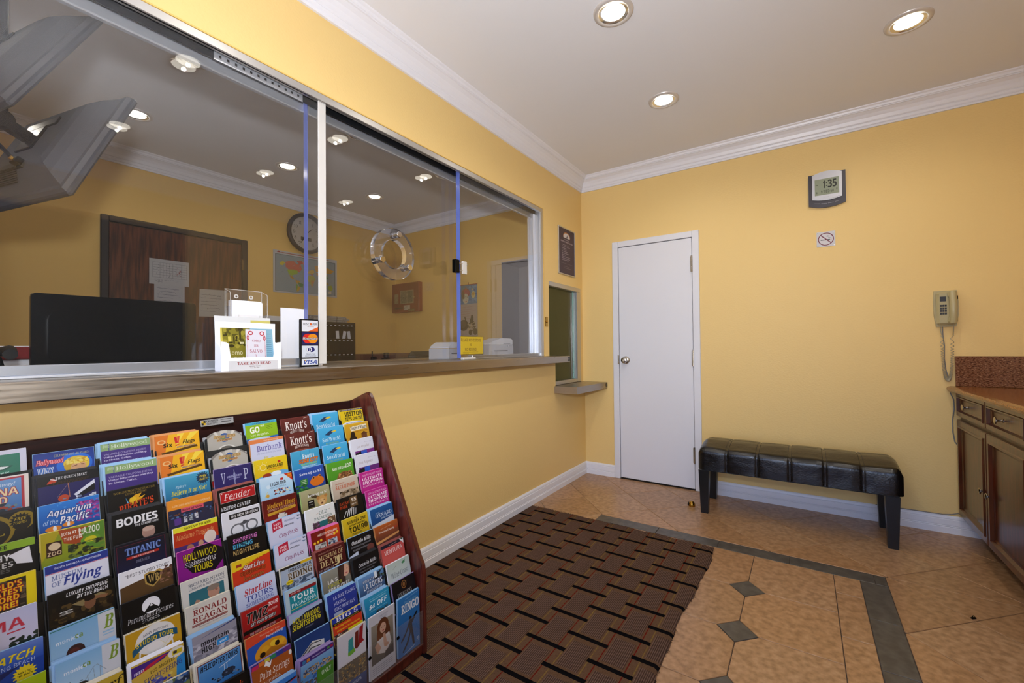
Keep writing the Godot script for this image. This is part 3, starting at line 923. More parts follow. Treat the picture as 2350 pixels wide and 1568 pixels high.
6 3|p_yellow|yellow toy park leaflet with a line-drawn sun, third row, sixth column|b~e6c21a;g~0,0,100,80~e8cc20~e0b414;e~25,24,10,10~f4e28a;e~25,24,8,8~e6c21a;l~10,14,15,18,1.2~f4e28a;l~24,8,24,13,1.2~f4e28a;l~38,10,34,15,1.2~f4e28a;l~9,28,14,27,1.2~f4e28a;t~LEGOLAND~36,21,50,9~15130e~b;r~70,12,9,7~c02020;t~CALIFORNIA RESORT~38,32,46,4~c8641c~b;p~6aaede~0,54,30,50,44,44,60,48,80,42,100,48,100,80,0,80;e~62,50,16,8~e8f2f8;e~34,52,13,8~a03a20
6 4|p_blue|pale blue toy park leaflet with a red corner flash, fourth row, sixth column|b~b4d8f0;g~0,0,100,80~cfe6f6~9accec;p~c8281c~74,0,100,0,100,26;t~SAVE~84,3,14,6~f0c41c~bi;t~UP TO $50!~84,10,15,5~f0c41c~bi;t~LEGOLAND~30,20,48,10~15151a~b;r~62,11,9,7~c02020;t~CALIFORNIA~30,33,48,5~6a8ea8~s;e~24,30,6,6~d4e8f4;n~40,42,50,16~b02a28,2a4a8a,e8d8b0,7a2020,3a2a20~40~3.4;e~20,56,5,5~d8a840;l~20,44,12,58,1.4~e8d060
6 5|p_red|dark red tournament leaflet with gold blackletter style title, fifth row, sixth column|b~6a1410;g~0,0,100,80~5a0f0e~8a2018;t~Medieval Times~10,12,84,14~d8a830~gi;t~DINNER & TOURNAMENT~12,28,80,5.5~e8d8b0~f;p~c89a2c~10,38,90,33,96,36,92,41,12,46;t~CALIFORNIA SPECIAL~20,36,60,4~5a2008~fu;e~52,54,14,8~d8d0c8;n~40,46,24,14~3a1410,e8e0d8~16~2
6 6|p_blue|white multi-park pass leaflet with a red saving tag, uppermost of two, sixth column|b~d2d4ea;p~c01c3c~12,6,42,0,42,26,26,28,12,32;t~SAVE~16,9,22,7~f6eef0~b;t~$100~15,18,24,8~f6eef0~b;t~Disneyland~48,8,34,7~34406c~fi;t~UNIVERSAL~46,22,30,4~20242c~bi;p~3a4a5a~86,4,98,6,92,10;p~5a7a9a~84,14,98,16,90,19;t~CityPASS~28,42,60,14~8a3a62~fi
6 7|p_blue|white multi-park pass leaflet with a red saving tag, lower of two, sixth column|b~d2d4ea;p~c01c3c~12,6,42,0,42,26,26,28,12,32;t~SAVE~16,9,22,7~f6eef0~b;t~$100~15,18,24,8~f6eef0~b;t~Disneyland~48,8,34,7~34406c~fi;t~UNIVERSAL~46,22,30,4~20242c~bi;p~3a4a5a~86,4,98,6,92,10;p~5a7a9a~84,14,98,16,90,19;t~CityPASS~28,42,60,14~8a3a62~fi
6 8|p_cream|horseback leaflet with brown western lettering over hills, eighth row, sixth column|b~a8b8cc;r~0,0,100,7~2a2416;r~62,0,34,8~e0b818;t~HORSEBACK~24,10,72,9~2a2418~b;t~RIDING~20,22,76,18~3c2a18~g~e0d4b8;t~HOLLYWOOD~56,42,40,7~f0f4f8~b;n~0,44,100,36~5a6a7c,44546a,7a889a~60~7;e~24,46,11,6~e8d020;t~LIVE A LITTLE~16,44,16,3~3a3008~b
6 9|p_blue|pale leaflet with a turquoise panel and white town tour title, ninth row, sixth column|b~b4ccd6;r~13,10,84,70~1c8f9c;r~13,10,84,9~8a1c20;t~5TH OFF TOUR~18,12,30,4~f0d8d0~bi;t~TOUR~20,22,70,15~f2f6f6~b;t~PASADENA~17,41,76,11~f2f6f6~s;l~13,57,97,57,1.6~d8c860
6 10|p_purple|navy sightseeing leaflet with heavy slanted yellow capitals, tenth row, sixth column|b~151c34;p~a8bcd8~0,0,100,0,100,8,50,10,0,24;t~HOLLYWOOD~8,14,82,14~e4d420~bi;t~SIGHTSEEING~6,30,86,14~e4d420~bi;t~tours.com~42,48,24,4~c8d0e0~s
6 11|p_blue|dark blue leaflet with a stepped white building, eleventh row, sixth column|b~1c3f7c;g~0,0,100,80~1a3a78~244c8c;p~dcdcd8~46,22,80,32,76,80,30,80;p~c4c4c0~8,46,46,22,40,80,6,80;l~10,48,46,26,2.4~24242a;l~10,56,44,36,2.4~24242a;l~10,64,42,46,2.4~24242a;l~10,72,42,56,2.4~24242a;l~46,28,70,32,2.4~2c2c30;l~44,38,70,42,2.4~2c2c30;l~44,48,70,50,2.4~2c2c30
6 12|p_purple|purple-banded beach town leaflet with a tucked green coupon, bottom row, sixth column|b~5a96d4;r~0,0,100,14~4a2a80;t~Presley Park~34,5,40,6~e8e4f4~bi;r~6,3,9,9~3a8ac0;r~18,3,9,9~e08a2c;r~80,4,8,6~5a9a4a;r~90,4,8,6~c0284a;g~0,14,100,40~8abce8~5a9ad8;n~8,30,86,24~8a6a4a,b89868,4a5a7a,c8b090~80~4;n~0,54,60,60~3a6ab0,6a5a4a,7aa8d8~50~6;r~48,50,52,90~4f8f2c;t~ONLY~62,60,30,12~e4f0d8~g
7 1|p_red|maroon farm park leaflet with bold white lettering, uppermost of two, seventh column|b~5a2220;g~0,0,100,80~642624~481a18;t~Knott's~13,12,74,28~f2eee8~g;t~BERRY FARM~26,41,48,8~e8e0d8~ga;l~78,6,94,4,1.4~d8c8c0;e~50,62,30,6~8a4a40
7 2|p_red|maroon farm park leaflet with bold white lettering, lower of two, seventh column|b~5a2220;g~0,0,100,80~642624~481a18;t~Knott's~13,12,74,28~f2eee8~g;t~BERRY FARM~26,41,48,8~e8e0d8~ga;l~78,6,94,4,1.4~d8c8c0;e~50,62,30,6~8a4a40
7 3|p_blue|turquoise water park leaflet with orange bubble letters, third row, seventh column|b~3a9cc8;g~0,0,100,80~4aacd4~2a8cc0;l~34,0,34,26,0.8~1a6a9a;l~64,0,64,20,0.8~1a6a9a;t~Knott's~38,14,42,15~f0f6f8~g;t~SOAK CITY~24,30,70,13~e8882c~bi~a03c1c;t~WATERPARK~30,45,58,6~9cd05a~b;t~ORANGE COUNTY~32,53,56,5~e8f2f8~b
7 4|p_blue|royal blue leaflet with an orange frog, fourth row, seventh column|b~1e4aa4;g~0,0,100,80~2452b0~163c8c;t~Save up to $7~16,13,74,10~eef2fa~b;r~16,32,24,20~2a7a34;l~19,36,36,36,1.4~c8e0c0;l~19,41,36,41,1.4~c8e0c0;l~19,46,36,46,1.4~c8e0c0;e~72,48,24,15~d8701c;e~62,36,5,5~e88a24;e~82,34,5,5~e88a24;e~62,36,2,3~1a1008;e~84,34,2,3~1a1008;n~0,48,44,30~1f6a2a,12502a,3a8a3a~40~6
7 5|p_green|olive and tan leaflet with a young lion, fifth row, seventh column|b~98946a;g~0,0,100,80~b0ac84~8a8454;p~4a3c22~24,14,46,20,62,30,58,36,36,28;t~Save up to $7~22,16,70,10~eef0f0~b;r~20,34,22,24~0f0e0d;l~24,40,38,40,1.6~d8d8d0;l~24,48,38,48,1.2~a8a8a0;e~70,44,17,16~c89858;e~68,50,11,11~d8b078;e~56,34,6,5~b07c40;e~84,32,6,5~b07c40;l~62,46,66,45,1.6~3a2410;l~73,45,78,44,1.6~3a2410;e~68,53,4,3~6a3c28
7 6|p_white|white old town leaflet with green serif title over a teal panel, sixth row, seventh column|b~e4e6e2;t~OLD~44,13,28,11~3c5a50~f;t~PASADENA~26,29,62,9~3c5a50~f;l~34,20,42,18,0.8~b08050;l~76,16,84,14,0.8~b08050;r~20,44,30,40~4a3a40;r~42,44,28,40~1c6a70;r~70,40,28,40~6a4a34;n~70,38,28,40~8a2a24,d8c8a8,3a4a34,a88a5a~40~3;n~18,42,24,36~6a5a60,2a2428,8a5a8a~30~3
7 7|p_pink|orange-red film town tour leaflet with gold stars, seventh row, seventh column|b~c83a1c;g~0,0,100,80~d84c20~8a1c14;r~0,0,48,70~7a1812;t~HOLLYWOODLAND~22,11,70,7~f2e8dc~bi;t~TOURS~50,21,30,7~f2e8dc~bi;s~80,26,5~f0c028;s~90,23,5~f0c028;s~10,34,5~f0c028;s~21,33,5~f0c028;s~32,31,5~f0c028;r~10,40,38,26~c4c4c0;n~11,41,36,24~5a5a5a,8a8a88,b8b8b4~34~4;r~54,38,34,26~b8c4d0;n~55,39,32,24~4a5a7a,2a3a5a,c8b8a8~30~4
7 8|p_red|maroon leaflet with ornate pale gold capitals, eighth row, seventh column|b~4a1414;g~0,0,100,80~561818~3c0f10;t~Hollywood's World Famous~8,7,80,5~d8b8a0~fi;t~MUSEUM OF~8,16,84,13~d4c088~g;t~DEATH~10,33,76,17~d4c088~g;p~d4c088~66,36,78,34,76,56,62,60,56,56,68,54;t~ON DISPLAY~6,55,50,6~e8e0d8~f
7 9|p_blue|outlet shopping leaflet with a smiling long-haired woman, ninth row, seventh column|b~8a8878;g~0,0,100,80~9a988a~6a685c;p~3a2a24~56,0,84,0,78,60,54,60;e~82,20,14,18~d8a88c;p~4a3028~66,4,80,2,74,40,64,50;p~4a3028~96,2,100,2,100,50,94,30;l~76,17,81,17,1.2~3a2418;l~87,17,91,16,1.2~3a2418;e~84,29,5,1.8~b05050;t~LA'S~18,28,34,11~f0f0ea~b;t~CHOICE~18,41,48,10~b8b43c~b;t~FOR OUTLET~18,53,74,9~f0f0ea~b
7 10|p_blue|royal blue bike tour leaflet with white capitals, tenth row, seventh column|b~2a3c98;g~0,0,100,80~2e42a0~22328a;t~LA BIKE TOURS~20,10,74,9~e0e4f4~s;t~HIKING~20,27,40,9~e0e4f4~s;t~BIKE RENTALS~20,42,70,9~e0e4f4~s;r~16,56,30,24~a8b8d8
7 11|p_yellow|sports shop flyer with a blue, red and yellow front, eleventh row, seventh column|b~e8e4d8;r~0,0,100,14~2038a0;t~BIG 5~12,1,76,13~f4f4f8~g;r~0,14,100,7~141414;t~The West's Largest Sporting Goods Chain~6,16,84,4~e0c020~b;r~0,21,100,25~d03a1c;t~Sporting Goods~6,24,54,8~f0d020~bi;t~to Sports Enthusiasts~12,35,80,7~f0d020~bi;r~0,46,48,34~5a4038;n~0,46,48,34~c8b8a0,3a2a40,8a4a30,2a2a2a~80~3;r~48,46,52,40~e8d818;l~54,54,84,54,1.4~5a5008;l~54,60,80,60,1.4~5a5008;l~54,66,76,66,1.4~5a5008
7 12|p_cream|tall white leaflet with three western boots, bottom row, seventh column|b~e2e0e6;r~0,92,100,110~6a5c44;p~3aa0a0~36,26,52,22,52,48,56,62,60,70,46,74,34,72;p~78b83a~34,62,56,58,60,70,46,74,34,72;p~7a2a20~60,14,72,12,72,52,76,60,66,66,58,62;p~a01c24~76,8,90,0,86,44,92,54,76,58,72,52;n~0,96,100,60~8a7a54,c8a860,3a3428,b88a34,5a5a4a~150~4;g~0,150,100,50~3a5a9a~1c2c5a;t~FASHION OUTLETS~10,158,70,9~d8e4f4~b
8 1|p_blue|sky blue marine park leaflet with a leaping whale mark, uppermost of three, eighth column|b~3aa8dc;g~0,0,100,80~48b4e4~2c98d0;p~1c3c60~24,26,44,14,60,12,48,18,66,16,40,30;p~e0c030~48,18,66,13,72,18,58,21;t~SeaWorld~12,36,72,14~f0f6f8~f;t~ALL ABOUT FUN~24,55,50,5~9cba50~b
8 2|p_blue|sky blue marine park leaflet with a leaping whale mark, middle of three, eighth column|b~3aa8dc;g~0,0,100,80~48b4e4~2c98d0;p~1c3c60~24,26,44,14,60,12,48,18,66,16,40,30;p~e0c030~48,18,66,13,72,18,58,21;t~SeaWorld~12,36,72,14~f0f6f8~f;t~ALL ABOUT FUN~24,55,50,5~9cba50~b
8 3|p_blue|sky blue marine park leaflet with a leaping whale mark, lowest of three, column eight|b~3aa8dc;g~0,0,100,80~48b4e4~2c98d0;p~1c3c60~24,26,44,14,60,12,48,18,66,16,40,30;p~e0c030~48,18,66,13,72,18,58,21;t~SeaWorld~12,36,72,14~f0f6f8~f;t~ALL ABOUT FUN~24,55,50,5~9cba50~b
8 4|p_green|grass green zoo leaflet with a furry animal, fourth row, eighth column|b~4f9c28;g~0,0,100,80~5aa82c~448a24;t~SAN DIEGO~18,20,48,9~f2f4ec~bi;t~ZOO~68,14,24,13~f6f6f0~b;e~62,60,30,22~8a5a34;n~34,40,60,30~a87848,6a4226,c89860,5a3820~60~4
8 5|p_cream|beige animal park leaflet with orange jungle letters, fifth row, eighth column|b~c9b9a6;g~0,0,100,80~d2c4b2~b8a48e;t~SAN DIEGO ZOO~12,12,34,3.6~b04a2c~b;t~SAFARI PARK~10,20,78,12~c2522c~gi;e~60,58,36,18~8a7458;n~24,42,72,30~6a5840,a8947a,3c3224,c0ac90~70~5
8 6|p_dark|black animal park leaflet with zebra fur and a five dollar mark, sixth row, eighth column|b~12110f;t~SAFARI~8,15,38,9~c8441c~g;t~PARK~8,27,30,9~c8441c~g;r~48,5,30,34~6a5030;t~$5~54,9,20,14~e8e0d4~b;t~OFF!~54,28,18,5~e8e0d4~b;l~30,66,40,42,2.6~e8e8e8;l~38,66,46,42,2.6~e8e8e8;l~46,66,53,40,2.6~e8e8e8;l~56,66,60,42,2.4~dcdcdc;l~64,66,68,46,2.2~d0d0d0;l~18,66,30,46,2.4~d0d0d0
8 7|p_yellow|mustard sightseeing leaflet with thick black capitals, seventh row, eighth column|b~d2b01c;g~0,0,100,80~dabc24~c09c14;t~THE~46,4,12,4~1c180c~b;t~NUMBER ONE~14,10,78,10~17140a~bi;t~SIGHTSEEING~22,24,64,6~17140a~bi;t~TOUR~20,33,62,18~17140a~b;e~88,40,8,10~5a4a10;t~STAR TOURS~30,54,40,6~2a2410~b
8 8|p_blue|black outlet mall leaflet with white script lines, uppermost of two, eighth column|b~0f0f12;t~Ontario Mills~14,13,74,12~f2f2f4~bi;t~California's Largest Outlet~10,29,76,7~c8c8d0~fi;t~Shopping Destination~16,39,60,7~c8c8d0~fi;p~c8d4ec~0,56,34,48,34,80,0,80;e~82,52,14,12~6a3a34
8 9|p_dark|black outlet mall leaflet with white script lines, lower of two, eighth column|b~0f0f12;t~Ontario Mills~18,20,70,11~e8e8ec~bi;t~California's Largest Outlet~16,35,70,6~b0b0b8~fi;t~Shopping Destination~20,44,56,6~b0b0b8~fi;p~b8c4dc~30,60,60,52,60,80,30,80
8 10|p_blue|blue helicopter leaflet with white outlined lettering, tenth row, eighth column|b~34558c;g~0,0,100,80~6a9ad0~1c3458;n~60,0,40,40~2a2c34,4a6a5a,1c2028~30~6;t~PRIVATE~16,13,44,8~e0eaf6~b~1c3060;t~LA TOURS~16,25,74,17~f2f6fa~b~1c3468;t~BY HELICOPTER~26,46,60,8~d0dcec~b~1c3060;p~e8f0f8~60,0,72,0,72,20,62,20
8 11|p_blue|turquoise discount leaflet with a big white four dollar saving, eleventh row, eighth column|b~1c86b4;g~0,0,100,80~2a9cc4~1474a4;l~20,10,96,10,0.8~a8d8ec;t~AQUARIUM OF THE PACIFIC~22,15,64,4~cce8f4~b;t~$4~14,26,24,15~f2f8fa~bi;t~OFF~46,24,42,15~f2f8fa~bi;l~16,46,86,46,0.8~a8d8ec;n~40,52,60,28~1a2018,5a4a34,3a3428~30~5
8 12|p_white|tall white magazine with a seated long-haired woman, bottom row, eighth column|b~d6d6dc;t~COMMUNITY~38,10,36,5~8a8aa0~f;t~CONCERTS~42,17,28,5~8a8aa0~f;r~8,30,84,118~8a8072;g~8,30,84,118~a09684~5c5448;e~52,48,22,26~6a3a20;e~40,70,12,24~74442a;e~68,72,12,24~64361e;e~52,52,12,16~d8ac90;l~45,50,50,50,1.4~3a2418;l~55,50,60,49,1.4~3a2418;e~53,61,4,1.6~b04c48;p~e0dad6~30,84,76,76,84,110,60,134,26,120;p~d2a488~20,96,32,88,44,110,30,124;p~d2a488~52,72,60,70,66,104,54,108;e~64,110,9,6~c89a7c;p~3a322c~60,128,92,120,92,148,54,148;l~10,160,88,160,1.6~9a9aa4;l~10,166,88,166,1.6~9a9aa4;l~10,172,88,172,1.6~9a9aa4;l~10,178,70,178,1.6~9a9aa4
9 1|p_yellow|yellow and black visitor leaflet, top row at the right end|b~e2c41c;r~0,0,100,6~2a2440;t~WE HAVE FREE TRAVEL DEALS AT~10,1.5,80,3~d8d0e8~b;t~VISITOR~18,10,78,17~14130f~b;t~TIPS~18,31,30,12~14130f~b;t~ONLINE~52,31,44,12~14130f~b;e~50,60,52,13~f0f0f4;t~WIN A 7 DAY CRUISE FOR TWO!~20,52,70,4~4a54a0~bi
9 2|p_yellow|golden party leaflet with a robed figure and small house, second row at right end|b~cf9c20;g~0,0,100,80~d8a828~b88414;p~f0e6cc~20,12,90,8,92,24,22,28;t~You're a Wizard~22,11,70,12~1c1610~g;t~How to Throw a Party~40,29,54,5~8a4a18~bi;e~28,40,7,9~d0a080;p~1c1410~20,34,36,34,40,62,14,62;p~241812~14,50,42,50,46,80,8,80;e~28,35,8,5~241812;r~64,42,24,22~6a3c1c;p~5a3014~60,44,76,34,92,44
9 3|p_white|white city guide with a thin handwritten title, uppermost of two at the right end|b~dfe0ec;t~Los Angeles~24,24,56,13~a89a9a~si;t~official visitors guide~60,15,30,2.6~7a7a8a~s;r~14,44,86,40~7a2a82;p~2a5ac0~40,47,66,44,66,80,40,80;p~141420~14,52,40,47,40,80,14,80
9 4|p_white|white city guide with a thin handwritten title, lower of two at the right end|b~dfe0ec;t~Los Angeles~14,24,60,13~a89a9a~si;t~official visitors guide~54,15,34,2.6~7a7a8a~s;r~10,46,90,40~6a2a7a;p~2a5ac0~34,48,58,46,58,80,34,80;p~141420~8,54,34,48,34,80,8,80
9 5|p_pink|hot pink shopping leaflet with white capitals, uppermost of two at the right end|b~c2268c;t~SOUTH COAST PLAZA~10,8,82,7~f2d8ea~s;t~ULTIMATE~8,19,86,10~fbf4f8~b;t~SHOPPING~8,32,86,11~fbf4f8~b;t~EXPERIENCE~8,47,86,6~f2d8ea~s
9 6|p_pink|hot pink shopping leaflet with white capitals, lower of two at the right end|b~c2268c;t~SOUTH COAST PLAZA~10,8,82,7~f2d8ea~s;t~ULTIMATE~8,19,86,10~fbf4f8~b;t~SHOPPING~8,32,86,11~fbf4f8~b;t~EXPERIENCE~8,47,86,6~f2d8ea~s
9 7|p_blue|ocean blue town leaflet with white serif capitals, seventh row at the right end|b~174a88;g~0,0,100,80~1c5a9c~123c74;t~Best of~22,15,18,4.5~cfe0f0~fi;t~OXNARD~20,22,72,13~f0f4f8~f;t~Visitor Favorites~42,38,50,6~cfe0f0~bi;p~cbd6e4~0,56,100,44,100,80,0,80
9 8|p_orange|burnt orange county leaflet with a sunset, eighth row at the right end|b~a4501c;g~0,0,100,80~b85c24~3a2430;l~24,13,70,10,0.8~e8c0a0;t~VenturaCounty~14,20,68,8~f4ece4~b;t~West~80,18,16,8~c82a1c~b;p~d89a5a~0,50,100,40,100,46,0,58
9 9|p_red|coral leaflet with white capitals and a folded white corner, ninth row at the right end|b~c84a48;g~0,0,100,80~cc5350~d4625a;r~0,0,100,11~2a2432;p~efeff0~80,0,100,0,98,20;p~2a4a34~86,0,100,0,94,8;t~VENTURA~12,20,78,14~f4efee~s;l~34,8,70,5,1~c8a8a8
9 10|p_white|pale green and white leaflet with flowing grey script, tenth row at the right end|b~ccd8dc;g~0,0,100,80~bccac0~d6e2e8;p~4a8a5a~64,12,80,6,78,16,66,18;l~24,22,40,14,1~8a7a6a;t~Wine Coast~14,32,76,18~6a7478~fi
9 11|p_purple|black winery leaflet with a gold crest, eleventh row at the right end|b~100e14;e~50,19,11,13~8a5c30;e~50,19,8,10~100e14;e~50,19,5,7~8a5c30;t~HERZOG~18,40,62,11~c4c0bc~f
9 12|p_blue|tall blue leaflet with a striding figure in black, bottom row at the right end|b~2a74b8;g~0,0,100,200~2f80c4~1f64a8;l~34,12,94,6,1~b8d8f0;t~Peace & Love~30,18,56,8~8ac0e8~s;t~RINGO~16,28,80,28~f4f6f8~f~f4f6f8;r~0,66,100,134~2673b8;e~56,86,6,8~1c1820;p~15161c~48,94,62,92,66,130,52,134;p~15161c~60,94,86,72,90,78,64,106;p~15161c~52,132,60,130,44,166,22,188,18,184,38,160;p~15161c~58,130,66,128,72,160,74,180,66,182,62,160;p~15161c~48,96,52,110,28,140,14,152,12,146,34,124;l~20,196,76,186,1.6~d4e4f4;t~PI~84,166,10,14~eef4fa~s
"""

